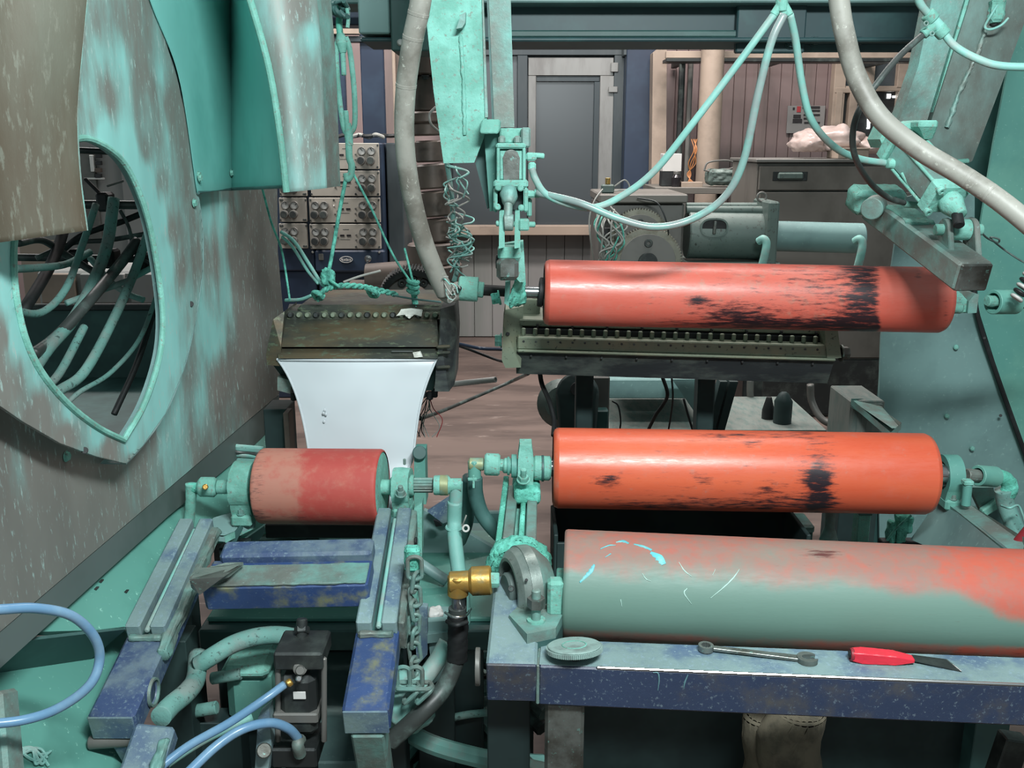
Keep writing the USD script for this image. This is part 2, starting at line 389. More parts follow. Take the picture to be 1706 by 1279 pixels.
mt['bag'] = look('plastic_bag', srgb(200, 186, 180), srgb(178, 160, 152), .4, 8, rough=.3, bump=.2, bscale=24, transl=.3)
mt['red'] = look('red_tape', srgb(206, 40, 58), rough=.35, bump=.1, bscale=90)
mt['red_dark'] = look('dark_red_paint', srgb(130, 34, 42), rough=.45, bump=.05)
mt['ink'] = look('black_ink', srgb(34, 32, 34), rough=.6, bump=0)
mt['ink_red'] = look('red_ink', srgb(150, 50, 54), rough=.6, bump=0)
mt['concrete_block'] = look('cast_block', srgb(118, 126, 120), srgb(92, 116, 108), .4, 14, (3, 1, .4), rough=.7, bump=.3)
mt['canvas'] = look('canvas_sack', srgb(110, 104, 88), srgb(76, 74, 64), .45, 14, rough=.9, bump=.4, bscale=60)
mt['caked'] = look('caked_powder', srgb(84, 168, 148), srgb(112, 204, 186), .45, 30, rough=.9, bump=.9, bscale=120, fleck=srgb(60, 110, 98), fleck_amount=.25, fleck_scale=154)
mt['column_dark'] = look('stained_dark_channel', srgb(86, 90, 84), srgb(104, 140, 132), .36, 9, (1, 1, .6), soft=.25, rough=.55, metal=.15, bump=.15, fleck=srgb(112, 126, 118), fleck_amount=.2, fleck_scale=110)
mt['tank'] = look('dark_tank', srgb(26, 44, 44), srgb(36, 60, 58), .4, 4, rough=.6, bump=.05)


def roll_look(name, red, red2, dust, gloss, scuff=srgb(38, 30, 36), rub=srgb(176, 120, 104), rubw=.14):
    """a rubber roll: red rubber, black scuffs (attribute red), teal and grey powder (attribute green), paler rubbed bands (attribute blue)"""
    N = {'g': ('geometry', {}), 'map': ('mapping', {'scale': (1.0, 6.0, 6.0)}), 'n': ('noise_texture', {'scale': 22.0, 'detail': 8.0, 'roughness': .74}), 'n2': ('noise_texture', {'scale': 8.0, 'detail': 9.0, 'roughness': .72}),
         'n3': ('noise_texture', {'scale': 46.0, 'detail': 4.0, 'roughness': .6}), 'n4': ('noise_texture', {'scale': 2.2, 'detail': 3.0}),
         'a': ('attribute', {'attribute': 'wear'}), 's': ('separate_color', {}), 'p': ('principled_bsdf', {'specular_ior_level': .55}), 'c0': ('mix_color', {'a': red, 'b': red2}),
         'b0': ('map_range', {'from_min': .35, 'from_max': .65, 'to_min': 0.0, 'to_max': 1.0, 'clamp': True})}
    L = [('g.position', 'map.vector'), ('map.vector', 'n.vector'), ('g.position', 'n2.vector'), ('g.position', 'n3.vector'), ('map.vector', 'n4.vector'), ('a.color', 's.color'), ('n4.fac', 'b0.value'), ('b0.result', 'c0.fac')]

    def mask(key, chan, tex, k=1.0, w=.09):
        N[key + 'a'] = ('math', {'math_type': 'multiply', 'value2': k}); N[key + 'b'] = ('math', {'math_type': 'add'})
        N[key] = ('map_range', {'range_type': 'smoothstep', 'from_min': .75 - w, 'from_max': .75 + w, 'to_min': 0.0, 'to_max': 1.0, 'clamp': True})
        L.extend([('s.' + chan, key + 'a.value1'), (key + 'a.value', key + 'b.value1'), (tex + '.fac', key + 'b.value2'), (key + 'b.value', key + '.value')])
    mask('ms', 'r', 'n', .42, .13); mask('md', 'g', 'n2', .75, .26); mask('mp', 'b', 'n3', .5, rubw)
    N['c1'] = ('mix_color', {'b': rub}); N['c2'] = ('mix_color', {'b': dust}); N['c3'] = ('mix_color', {'b': scuff})
    L.extend([('c0.result', 'c1.a'), ('mp.result', 'c1.fac'), ('c1.result', 'c2.a'), ('md.result', 'c2.fac'), ('c2.result', 'c3.a'), ('ms.result', 'c3.fac'), ('c3.result', 'p.base_color')])
    N['r'] = ('map_range', {'from_min': .3, 'from_max': .7, 'to_min': gloss[0], 'to_max': gloss[1], 'clamp': True}); L.extend([('n.fac', 'r.value'), ('r.result', 'p.roughness')])
    N['bp'] = ('bump', {'strength': .08, 'distance': .003}); L.extend([('n.fac', 'bp.height'), ('bp.normal', 'p.normal')])
    return usdkit.material(stage, '/World/Looks/' + name, N, L, surface='p.BSDF')


mt['roll'] = roll_look('glossy_red_rubber', srgb(200, 102, 87), srgb(192, 84, 68), srgb(190, 120, 108), (.26, .5))
mt['roll_orange'] = roll_look('orange_red_rubber', srgb(209, 100, 68), srgb(200, 86, 58), srgb(190, 120, 108), (.26, .48))
mt['roll_matt'] = roll_look('matt_red_rubber', srgb(166, 66, 60), srgb(174, 72, 64), srgb(186, 110, 92), (.6, .7), srgb(38, 30, 36), srgb(172, 116, 100), .3)
mt['roll_dusty'] = roll_look('powdered_red_rubber', srgb(182, 86, 66), srgb(172, 84, 68), srgb(98, 128, 117), (.5, .65), srgb(84, 40, 36), srgb(140, 105, 95), .3)


def pane_look(name, tint, back=.35):
    return usdkit.material(stage, '/World/Looks/' + name, {'f': ('fresnel', {'IOR': 1.5}), 't': ('transparent_bsdf', {'color': tint}), 'g': ('glossy_bsdf', {'roughness': .3, 'color': (.9, .9, .9)}), 'd': ('diffuse_bsdf', {'color': srgb(84, 92, 96)}),
                           'm1': ('mix_closure', {'fac': back}), 'm2': ('mix_closure', {})}, [('t.BSDF', 'm1.closure1'), ('d.BSDF', 'm1.closure2'), ('f.fac', 'm2.fac'), ('m1.closure', 'm2.closure1'), ('g.BSDF', 'm2.closure2')], surface='m2.closure')


mt['pane'] = pane_look('dusty_pane', (.55, .6, .62), .5)
mt['pane_clear'] = pane_look('clear_pane', (.8, .85, .86), .2)
mt['sky_glow'] = usdkit.material(stage, '/World/Looks/daylight_gap', {'e': ('emission', {'color': (.95, 1, 1), 'strength': 3.0})}, [], surface='e.emission')
mt['display'] = look('dark_display', srgb(36, 34, 36), rough=.2, bump=0)

# ------------------------------------------------------------------ things
USED = {}


def free(parent, name):
    k = (parent, name); n = USED.get(k, -1) + 1; USED[k] = n
    return f'{parent}/{name}' + (f'_{n:03d}' if n else '')


def data(prim, label=None, category=None, group=None, kind=None):
    for k, v in (('label', label), ('category', category), ('group', group), ('kind', kind)):
        if v: prim.SetCustomDataByKey(k, v)


def put_mesh(path, m, mat, base, smooth, paint):
    m = m.copy() if isinstance(m, trimesh.Trimesh) else m
    world = np.asarray(m.vertices).copy()
    m.vertices = world - base
    o = usdkit.mesh(stage, path, m, mt[mat] if isinstance(mat, str) else mat, smooth=(True if paint is not None else smooth))
    if paint is not None:
        v = np.asarray(paint(np.asarray(o.GetPointsAttr().Get()) + base), np.float32)
        if v.ndim == 1: UsdGeom.PrimvarsAPI(o).CreatePrimvar('dust', Sdf.ValueTypeNames.FloatArray, 'vertex').Set(v)
        else: UsdGeom.PrimvarsAPI(o).CreatePrimvar('wear', Sdf.ValueTypeNames.Color3fArray, 'vertex').Set([Gf.Vec3f(*map(float, x)) for x in v])
    return o


class Thing:
    """one thing: its parts are collected in place, then written under an Xform at the thing's base"""

    def __init__(s, name, label=None, category=None, group=None, kind=None):
        s.name, s.meta, s.parts = name, (label, category, group, kind), []

    def part(s, name, m, mat, sub=None, label=None, smooth=30, kind=None, paint=None):
        s.parts.append([name, m, mat, sub, label, smooth, kind, paint]); return len(s.parts) - 1

    def done(s):
        allv = np.vstack([np.asarray(p[1].vertices) for p in s.parts]); lo, hi = allv.min(0), allv.max(0)
        base = np.array([(lo[0] + hi[0]) / 2, (lo[1] + hi[1]) / 2, lo[2]]); s.base = base
        root = free('/World', s.name); x = UsdGeom.Xform.Define(stage, root); x.AddTranslateOp().Set(Gf.Vec3d(*map(float, base)))
        data(x.GetPrim(), *s.meta); paths = []
        for name, m, mat, sub, label, smooth, kind, paint in s.parts:
            path = free(root if sub is None else paths[sub], name); paths.append(path)
            o = put_mesh(path, m, mat, base, smooth, paint); data(o.GetPrim(), label, kind=kind)
        s.root = root; return s


def single(name, m, mat, label, category, group=None, kind=None, smooth=30, paint=None):
    lo, hi = np.asarray(m.vertices).min(0), np.asarray(m.vertices).max(0); base = np.array([(lo[0] + hi[0]) / 2, (lo[1] + hi[1]) / 2, lo[2]])
    o = put_mesh(free('/World', name), m, mat, base, smooth, paint); UsdGeom.Xformable(o).AddTranslateOp().Set(Gf.Vec3d(*map(float, base)))
    data(o.GetPrim(), label, category, group, kind); return o


def structure(name, m, mat, smooth=30):
    o = put_mesh('/World/' + name, m, mat, np.zeros(3), smooth, None); data(o.GetPrim(), kind='structure'); USED[('/World', name)] = 0; return '/World/' + name


def piece(parent, name, m, mat, smooth=30):
    return put_mesh(free(parent, name), m, mat, np.zeros(3), smooth, None).GetPath().pathString


def hose(name, label, category, pts, rpx, mat, group=None, n=12):
    """a hose through points (px, py, depth)"""
    p = [P(*q) for q in pts]; Y = np.mean([q[2] for q in pts])
    return single(name, tube(p, M(rpx, Y), n), mat, label, category, group, smooth=True)


def steer(ctrl):
    """a scalar over a surface from control points (3-D point, value), inverse-distance"""
    c = np.array([x[0] for x in ctrl]); w = np.array([x[1] for x in ctrl], float)

    def f(p):
        out = np.empty(len(p))
        for i in range(0, len(p), 4000):
            d = ((p[i:i + 4000, None] - c[None]) ** 2).sum(2) + 1e-5
            k = d ** -1.15; out[i:i + 4000] = (k * w).sum(1) / k.sum(1)
        return out
    return f
# ------------------------------------------------------------------ the setting: hall floor and far wall
YW = 8.0
structure('floor', box((0.6, 4.2, -.05), 13, 12.6, .1, .002), 'concrete')
back = structure('wall_back', box((0.6, YW + .16, 2.1), 13, .1, 4.2, .002), 'siding')
xs = lambda px, Y=YW: P(px, 240, Y)[0]
for i in range(46):                                   # pinkish vertical boards right of the navy post
    x = xs(1086) + .094 * i
    if x > 4.9: break
    if xs(1396) < x < xs(1530): continue
    piece(back, 'siding_board', box((x + .046, YW + .095, 2.1), .0915, .03, 4.2, .005), 'siding')
for px0 in (1396, 1448): pass
for i, px in enumerate(range(1396, 1530, 20)):        # boards over and under the right window
    x = xs(px)
    piece(back, 'siding_board', box((x + .044, YW + .095, .55), .085, .03, 1.1, .012), 'siding')
zs = P(900, 378, YW)[2]
for i in range(14):                                   # paler boards below the sill of the dark window
    x = xs(756) + .152 * i
    if x > xs(1075): break
    piece(back, 'siding_board', box((x + .075, YW + .09, zs / 2 - .02), .1495, .04, zs - .05, .004), 'siding_low')
# dark window with its deep frame
w1 = 'window_1'
Yw = YW - .06
def rect(px0, py0, px1, py1, Y, t, b=.004):
    A, B = P(px0, py0, Y), P(px1, py1, Y); return box(((A[0] + B[0]) / 2, Y + t / 2, (A[2] + B[2]) / 2), abs(B[0] - A[0]), t, abs(B[2] - A[2]), b)
p1 = structure(w1, cat(rect(735, 60, 1048, 92, Yw, .12), rect(1024, 92, 1048, 376, Yw, .12), rect(862, 92, 878, 376, Yw, .12), rect(735, 92, 752, 376, Yw, .12)), 'dark_frame')
piece(p1, 'sash', cat(rect(880, 96, 1022, 126, Yw + .02, .08), rect(1000, 126, 1022, 374, Yw + .02, .08), rect(880, 126, 892, 374, Yw + .02, .08)), 'alu')
piece(p1, 'inner_frame', cat(rect(893, 128, 999, 136, Yw + .035, .05), rect(990, 136, 999, 374, Yw + .035, .05)), 'dark_frame')
piece(p1, 'pane', rect(878, 126, 1004, 376, Yw + .06, .008, .001), 'pane')
piece(p1, 'pane', rect(752, 92, 862, 376, Yw + .06, .008, .001), 'pane')
piece(p1, 'hinge', rect(1018, 104, 1030, 120, Yw - .012, .02), 'alu')
piece(p1, 'hinge', rect(1014, 144, 1029, 154, Yw - .012, .02), 'alu')
piece(p1, 'window_sill', rect(735, 376, 1004, 392, Yw - .05, .17), 'tan')
piece(p1, 'backing', rect(740, 70, 1040, 376, Yw + .10, .006), 'dark_frame')
structure('trim_1', rect(1045, 72, 1086, 560, YW - .25, .2), 'navy')
structure('trim_2', cat(plate([(1088, 88), (1111, 68), (1108, 560), (1082, 560)], YW - .45, .16)), 'tan')
structure('trim_3', cat(rect(1040, 64, 1096, 92, YW - .22, .2)), 'dark_frame')
# right window: pinkish frames, some panes, the lower one open to daylight
p2 = structure('window_2', cat(*[rect(a, b, c, d, Yw - .003 * i, .1) for i, (a, b, c, d) in enumerate(((1396, 143, 1520, 152), (1446, 60, 1456, 146), (1502, 60, 1512, 146), (1396, 60, 1402, 230), (1446, 56, 1520, 62), (1392, 146, 1424, 155), (1394, 152, 1399, 232), (1417, 152, 1424, 232), (1500, 150, 1516, 232)))]), 'tan')
for a, b, c, d in ((1402, 60, 1446, 143), (1456, 62, 1502, 143)): piece(p2, 'pane', rect(a, b, c, d, Yw + .05, .006, .001), 'pane')
piece(p2, 'pane', rect(1399, 154, 1417, 232, Yw + .05, .006, .001), 'pane_clear')
piece(p2, 'opening_back', rect(1424, 152, 1504, 240, Yw + .075, .01), 'black')
for a, b, c, d in ((1478, 156, 1484, 164), (1487, 159, 1498, 163), (1446, 190, 1452, 205), (1445, 204, 1449, 215), (1484, 189, 1496, 196), (1463, 208, 1466, 213)):
    piece(p2, 'daylight_gap', rect(a, b, c, d, Yw + .068, .006, .001), 'sky_glow')
piece(p2, 'curtain_panel', rect(1398, 70, 1500, 140, Yw + .07, .006), 'siding')
# steel rail along the wall
t = Thing('wall_rail', 'long brown steel rail running along the pinkish siding under the overhead beam', 'rail')
t.part('rail_face', rect(1110, 85, 1560, 97, YW - .62, .05), 'tan'); t.part('lower_flange', rect(1110, 97, 1560, 103, YW - .75, .18), 'dark_steel')
for px in (1140, 1300, 1480): t.part('bracket', rect(px, 94, px + 8, 104, YW - .57, .6), 'dark_steel')
t.done()
t = Thing('round_column', 'round tan column standing before the siding', 'column')
A = P(1180, 250, 7.2); R = M(19, 7.2, 200)
t.part('shaft', cyl((A[0], 7.2, 0), (A[0], 7.2, 3.2), R, 28), 'tan'); t.part('collar', ring((A[0], 7.2, .02), (A[0], 7.2, .12), R * 1.25, R), 'tan')
t.done()
for px, w_, top, mm, lb in ((1131, 5, 104, 'dark_steel', 'thin dark conduit left of the round column, nearest the tan trim post'), (1145, 4, 104, 'mach_grey', 'thin grey conduit close to the left side of the round column')):
    A = P(px, 250, 7.6); single('conduit', tube([(A[0], 7.6, .0), (A[0], 7.6, 1.2), (A[0], 7.6, P(px, top, 7.6)[2])], M(w_, 7.6), 10, smooth=False), mm, lb, 'pipe')
# safety notice on the siding (its printing is too blurred to read)
t = Thing('safety_notice', 'pale safety notice with pictogram and blurred printing on the siding', 'notice')
t.part('board', rect(1313, 176, 1372, 222, 8.05, .012, .001), 'siding_low')
for a, b, c, d in ((1321, 179, 1324, 183), (1337, 177, 1366, 181), (1347, 183, 1366, 186), (1339, 190, 1366, 193), (1321, 198, 1336, 205), (1339, 196, 1352, 199), (1340, 203, 1366, 206)):
    t.part('print_block', rect(a, b, c, d, 8.046, .003, .0005), 'ink', kind='stuff')
t.part('red_stripe', rect(1328, 177, 1334, 187, 8.046, .003, .0005), 'ink_red')
t.part('pictogram', cat(rect(1322, 191, 1334, 197, 8.046, .003, .0005), rect(1325, 199, 1329, 204, 8.044, .003, .0005)), 'ink'); t.done()

# ------------------------------------------------------------------ drawer cabinet with the plastic bag on top
Yc = 5.6
t = Thing('drawer_cabinet', 'tall grey steel cabinet with a slot handle drawer under the plastic bag', 'cabinet')
A, B = P(1262, 270, Yc), P(1500, 270, Yc); zt = A[2]
t.part('body', box(((A[0] + B[0]) / 2, Yc + .32, zt / 2), B[0] - A[0], .62, zt, .006), 'cabinet')
t.part('top', box(((A[0] + B[0]) / 2, Yc + .31, zt + .008), B[0] - A[0] + .03, .68, .02, .004), 'mach_grey')
dr = t.part('drawer', rect(1266, 277, 1500, 317, Yc - .018, .02), 'cabinet')
t.part('handle', hull(np.vstack([box(P(1300, 293, Yc - .025), .03, .02, .042, .01).vertices, box(P(1334, 293, Yc - .025), .03, .02, .042, .01).vertices])), 'mach_green', sub=dr)
t.part('handle_recess', rect(1288, 286, 1345, 301, Yc - .022, .004), 'dark_steel', sub=dr)
t.part('door', rect(1266, 320, 1500, 596, Yc - .018, .02), 'cabinet'); t.part('plinth', rect(1262, 600, 1500, 690, Yc - .01, .02), 'dark_steel')
t.done()
rng = np.random.default_rng(4)
v = []
A, B = P(1322, 262, Yc + .2), P(1470, 262, Yc + .2)
ico = trimesh.creation.icosphere(3)
def blob(c, rx, ry, rz, seed, amp=.3, flat=True):
    p = np.asarray(ico.vertices).copy(); n = meshkit.fbm(p * 2.2 + seed * 7.1, 3, seed) - .5; p = p * (1 + amp * n[:, None] * 2)
    p = p * [rx, ry, rz]
    if flat: p[:, 2] = np.maximum(p[:, 2], -rz * .55)
    return tm(p + np.asarray(c), ico.faces)
t = Thing('plastic_bag', 'crumpled translucent plastic bag lying on top of the drawer cabinet', 'bag')
for i, (px, py, rx, rz) in enumerate(((1345, 240, 28, 22), (1395, 236, 40, 26), (1440, 246, 36, 18))):
    c = P(px, py, Yc + .25); c[2] = max(c[2], zt + M(rz, Yc) * .55 + .018); t.part('bag_fold', blob(c, M(rx, Yc), .16, M(rz, Yc), i, .35), 'bag', smooth=True)
t.done()
t = Thing('carton', 'small flat grey carton beside the plastic bag on the cabinet', 'carton')
t.part('carton_body', box(P(1412, 255, Yc + .08) * [1, 1, 0] + [0, 0, zt + .045], M(48, Yc), .2, .05), 'tan'); t.part('lid', box(P(1412, 255, Yc + .08) * [1, 1, 0] + [0, 0, zt + .074], M(50, Yc), .21, .01), 'tan'); t.done()

# ------------------------------------------------------------------ bench with bits behind the gearbox
Yb = 6.4
t = Thing('work_bench', 'grey work bench behind the gearbox in front of the tan post', 'bench')
A, B = P(1090, 312, Yb), P(1240, 312, Yb); zb = A[2]
t.part('bench_top', box(((A[0] + B[0]) / 2, Yb + .25, zb - .02), B[0] - A[0], .6, .04), 'cabinet')
for x in (A[0] + .05, B[0] - .05):
    for y in (Yb, Yb + .5): t.part('leg', box((x, y, zb / 2 - .02), .05, .05, zb - .04), 'dark_steel')
t.done()
t = Thing('paper_box', 'pinkish white box standing on a dark block on the bench', 'box')
c = P(1117, 285, Yb + .2); t.part('dark_base', box((c[0], c[1], zb + .05), .13, .12, .1, .004), 'black'); t.part('paper_cover', box((c[0], c[1], zb + .155), .125, .125, .115, .003), 'white'); t.done()
t = Thing('jar', 'small dark lidded jar beside the pinkish box on the bench', 'jar')
c = P(1127, 300, Yb + .08); c[2] = zb; t.part('glass', lathe(c, c + [0, 0, .09], [(0, .03), (.06, .033), (.08, .02)], 20), 'display'); t.part('lid', cyl(c + [0, 0, .08], c + [0, 0, .1], .022, 20), 'mach_grey'); t.done()
t = Thing('power_tool', 'grimy greenish tool with a wire hoop handle on the bench', 'tool')
c = P(1205, 305, Yb); c[2] = zb + .03
t.part('tool_body', rough(fine(box(c + [0, .05, .035], .2, .14, .1, .02), .02), .02, 30), 'mach_green', smooth=True)
t.part('hoop', tube([c + [-.13, 0, .08], c + [-.1, 0, .13], c + [.03, 0, .14], c + [.07, 0, .1], c + [-.06, 0, .07], c + [-.13, 0, .08]], .006, 8), 'mach_grey')
t.part('cable', tube([c + [.1, 0, .05], c + [.15, 0, .13], c + [.12, .02, .02], c + [.05, -.05, -.02]], .006, 8), 'black'); t.done()
single('cardboard_scrap', box(P(1150, 322, 6.5) * [1, 1, 0] + [0, 0, zb + .006], .14, .1, .05, .002), 'tan', 'pinkish tan cardboard scrap lying at the bench edge', 'cardboard')
for k in range(4):
    o = [(1152 + 3 * k, 232, 7.0), (1156 + (k * 5) % 7, 250, 6.95), (1147 + 4 * k, 272, 6.95), (1151 - 2 * k, 290, 6.95), (1146 + 3 * k, 304, 6.9)]
    hose('hanging_wire', 'thin orange wire in the bundle hanging left of the round column', 'wire', o, .8, 'wire_orange', group='orange wires by the round column', n=6)

# ------------------------------------------------------------------ gearbox and extruder barrel behind the top roll
Yg = 4.5
t = Thing('gearbox', 'grey gearbox with two meshing spur gears on its front behind the top roll', 'gearbox')
A, B = P(1000, 338, Yg), P(1143, 338, Yg); zg = A[2]
t.part('housing', box(((A[0] + B[0]) / 2, Yg + .28, zg / 2 + .2), B[0] - A[0], .5, zg - .4, .012), 'mach_grey')
t.part('lid', box(((A[0] + B[0]) / 2, Yg + .26, zg + .02), B[0] - A[0] + .01, .56, .04, .006), 'cabinet')
for (px, py, r, th, dy, hub) in ((1064, 398, 51, 66, 0, 34), (1078, 436, 57, 74, -.06, 40)):
    c = P(px, py, Yg + dy - .02); R = M(r, Yg, py); g_ = t.part('gear_wheel', gear(c, YA, R, .035, th, R * .055, hole=R * .3), 'gear', smooth=False)
    t.part('face_disc', ring(c - [0, .024, 0], c - [0, .01, 0], R * .8, R * .28), 'mach_grey', sub=g_)
    for a in (90, -30, 210): q = c + R * .55 * np.array([math.cos(math.radians(a)), 0, math.sin(math.radians(a))]); t.part('socket_bolt', ring(q - [0, .034, 0], q - [0, .02, 0], R * .12, R * .055, 16), 'dark_steel', sub=g_)
    t.part('hub', cyl(c - [0, .03, 0], c + [0, .08, 0], R * .28, 24), 'dark_steel', sub=g_)
t.part('foot', box(((A[0] + B[0]) / 2, Yg + .28, .2), .34, .42, .4, .01), 'dark_steel')
t.done()
for i in range(14):
    r_ = np.random.default_rng(50 + i); x0 = 990 + r_.uniform(0, 30); pts = [(x0 + 5, 352 + r_.uniform(-8, 8), Yg - .1)] + [(x0 + r_.uniform(-10, 34), 352 + (k + 1) * 22 + r_.uniform(-8, 8), Yg - .14 - r_.uniform(0, .04)) for k in range(3)] + [(1006 + r_.uniform(-14, 14), 446, Yg - .1)]
    hose('gearbox_wire', 'thin pale wire in the tangle left of the two spur gears', 'wire', pts, 1.5, 'wire' if i % 4 else 'rope', group='wire tangle beside the gears', n=6)
t = Thing('terminal_bits', 'small black connectors in the wire tangle beside the gears', 'connector')
for px, py in ((1012, 384), (1013, 400), (1008, 392)): t.part('connector', box(P(px, py, Yg - .05), .03, .05, .03, .004), 'black')
t.done()
for pts, lb in (([(1062, 330, Yg - .05), (1092, 336, Yg - .1), (1104, 352, Yg - .12), (1112, 376, Yg - .12), (1114, 395, Yg - .08)], 'thin dark cable drooping over the gearbox lid to the upper gear'), ([(1004, 315, Yg - .05), (990, 335, Yg - .1), (982, 365, Yg - .12), (984, 400, Yg - .12), (990, 440, Yg)], 'thin pale cable looping down the left edge of the gearbox')):
    hose('cable', lb, 'cable', pts, 1.3, 'dark_steel' if 'dark' in lb else 'wire', n=8)
t = Thing('valve_bits', 'small brass and green fittings lying on the gearbox lid corner', 'fitting')
c = P(1012, 328, Yg + .1); c[2] = zg + .04
t.part('valve_body', box(c + [0, 0, .02], .06, .05, .04, .006), 'mach_green'); t.part('wire_loop', tube([c + [.03, 0, .03], c + [.08, 0, .06], c + [.1, 0, .02], c + [.02, -.02, .01]], .004, 6), 'wire'); t.part('stem', cyl(c + [0, 0, .04], c + [0, 0, .07], .012, 12), 'brass'); t.done()
t = Thing('extruder_barrel', 'green extruder barrel with oval port, tie rods, end plate and long pipe', 'extruder')
Ye = 4.62
c0, c1 = P(1143, 390, Ye), P(1268, 392, Ye); R = M(40, Ye, 390)
t.part('barrel_cover', cyl(c0, c1, R, 40, .006), 'mach_green')
F = frame(c1 - c0); cm = P(1190, 379, Ye - R * 1.0)
th = np.linspace(0, 2 * np.pi, 40, endpoint=False)
pt = Polygon([(M(19, Ye) * math.copysign(abs(math.cos(a)) ** .7, math.cos(a)), M(12, Ye) * math.copysign(abs(math.sin(a)) ** .8, math.sin(a))) for a in th])
t.part('port_rim', extrude(pt.buffer(.008).difference(pt), .03, cm + [0, -.004, 0], np.stack([XA, ZA, YA], 1)), 'mach_green')
t.part('port', extrude(pt, .02, cm + [0, .006, 0], np.stack([XA, ZA, YA], 1)), 'black')
t.part('port_shaft', cyl(cm + [.0, .0, -.03], cm + [.004, .0, .03], .008, 12), 'steel')
for py, dy in ((350, -.02), (344, .08)): t.part('tie_rod', cyl(P(1143, py, Ye + dy), P(1285, py, Ye + dy), M(6.5, Ye), 16), 'mach_green')
t.part('end_plate', box(P(1273, 395, Ye), M(17, Ye), .3, M(118, Ye), .008), 'mach_green')
for py in (350, 440): t.part('tie_nut', hexbolt(P(1282, py, Ye - .02), XA, M(6, Ye), .03), 'mach_green')
q = P(1269, 328, Ye); th = np.linspace(0, 2 * np.pi, 24, endpoint=False)
t.part('eye_bolt', tube(q + M(7, Ye) * np.stack([np.cos(th), 0 * th, np.sin(th)], 1), M(1.8, Ye), 8, smooth=False, closed=True), 'mach_grey')
p0, p1_ = P(1285, 393, Ye), P(1436, 397, Ye); t.part('long_pipe', cyl(p0, p1_, M(25, Ye, 395), 36, .004), 'teal_plate')
for px in (1264, 1424): t.part('bent_pipe', tube([P(px, 402, Ye - .22), P(px + 8, 398, Ye - .24), P(px + 13, 406, Ye - .25), P(px + 10, 425, Ye - .25), P(px + 4, 450, Ye - .22), P(px, 480, Ye - .1)], M(6.2, Ye), 12), 'hose_teal')
t.part('saddle', box(P(1210, 445, Ye + .03), M(150, Ye), .3, M(26, Ye), .006), 'mach_green')
zsad = P(1210, 456, Ye)[2]
for px in (1165, 1262): x = P(px, 440, Ye)[0]; t.part('stand_leg', box((x, Ye + .05, zsad / 2), .1, .22, zsad, .006), 'dark_steel')
t.done()
# frame, motor and clutter seen under the right-hand die
t = Thing('die_trolley', 'dark steel trolley with slanting legs seen under the right die', 'trolley')
Yt = 3.4
rb = lambda a, b, c, d, Y=Yt, th_=.06: rect(a, b, c, d, Y, th_)
t.part('tray', rb(1012, 632, 1170, 664, 3.6, .4), 'teal_plate'); t.part('lower_deck', box(P(1150, 712, 3.6) + [0, .15, 0], 1.0, .5, .04), 'concrete_block')
t.part('slanting_leg', prism([P(1120, 632, Yt), P(1175, 632, Yt), P(1196, 690, Yt), P(1180, 720, Yt)], .05), 'teal_plate')
t.part('slanting_leg', prism([P(1200, 636, Yt - .02), P(1212, 636, Yt - .02), P(1190, 722, Yt - .02), P(1178, 722, Yt - .02)], .06), 'tank'); t.part('slanting_leg', prism([P(1216, 636, Yt - .02), P(1230, 636, Yt - .02), P(1206, 722, Yt - .02), P(1194, 722, Yt - .02)], .06), 'tank')
t.part('front_panel', rb(978, 628, 1014, 720, 3.3, .05), 'mach_grey'); t.part('front_panel', rb(974, 684, 1013, 722, 3.25, .05), 'teal_dark')
xg = P(1000, 690, 3.4)[0]
for px in (1000, 1172):
    x = P(px, 690, 3.6)[0]; t.part('leg', box((x, 3.75, P(px, 716, 3.6)[2] / 2), .07, .07, P(px, 716, 3.6)[2], .004), 'tank')
t.done()
t = Thing('motor_guard', 'dark rounded motor guard under the left end of the right die', 'guard')
A = P(962, 700, 3.25)
t.part('cover', hull(np.vstack([lathe(P(962, 656, 3.2), P(962, 656, 3.42), [(0, .065), (.02, .075), (.2, .075)], 28).vertices, box((A[0], 3.31, A[2] - .05), .12, .2, .1).vertices])), 'tank'); t.part('side_disc', lathe(P(936, 672, 3.3), P(936, 672, 3.36), [(0, .06), (.05, .09)], 28), 'mach_green')
t.part('knob', cyl(P(962, 648, 3.18), P(962, 648, 3.21), .025, 16), 'black'); t.part('stand', box((A[0], 3.34, (A[2] - .05) / 2), .1, .1, A[2] - .05), 'tank'); t.done()
for pts, r, lb in (([(1103, 626, 3.1), (1112, 655, 3.1), (1106, 672, 3.15), (1092, 692, 3.2), (1080, 716, 3.3)], 3, 'dark cable with a plug hanging under the middle of the right die'), ([(1119, 628, 3.0), (1121, 660, 3.0), (1118, 690, 3.1), (1113, 720, 3.2)], 1.6, 'thin dark cable hanging straight under the middle of the right die'),
                   ([(1020, 668, 3.2), (1030, 676, 3.2), (1034, 700, 3.2), (1032, 722, 3.2)], 1.4, 'thin dark cable arching down beside the grey front panel under the die'), ([(1139, 664, 3.3), (1146, 690, 3.3), (1156, 722, 3.3)], 2, 'dark cable slanting down between the trolley legs')):
    hose('hanging_cable', lb, 'cable', pts, r, 'black', n=8)
for pts, r, lb in (([(1250, 632, 4.0), (1250, 660, 4.0), (1255, 690, 4.0), (1275, 715, 3.9)], 6, 'grey hose bending down below the drawer cabinet, beside the dark bottle shape'), ([(1350, 640, 4.0), (1353, 670, 4.0), (1372, 700, 3.95), (1410, 711, 3.9), (1470, 716, 3.9)], 6, 'grey hose curving along the floor to the cast block')):
    hose('floor_hose', lb, 'hose', pts, r, 'mach_grey')
t = Thing('gas_bottle', 'dark green rounded bottle standing below the right end of the right die', 'bottle')
A = P(1302, 716, 3.6); R = M(15, 3.6)
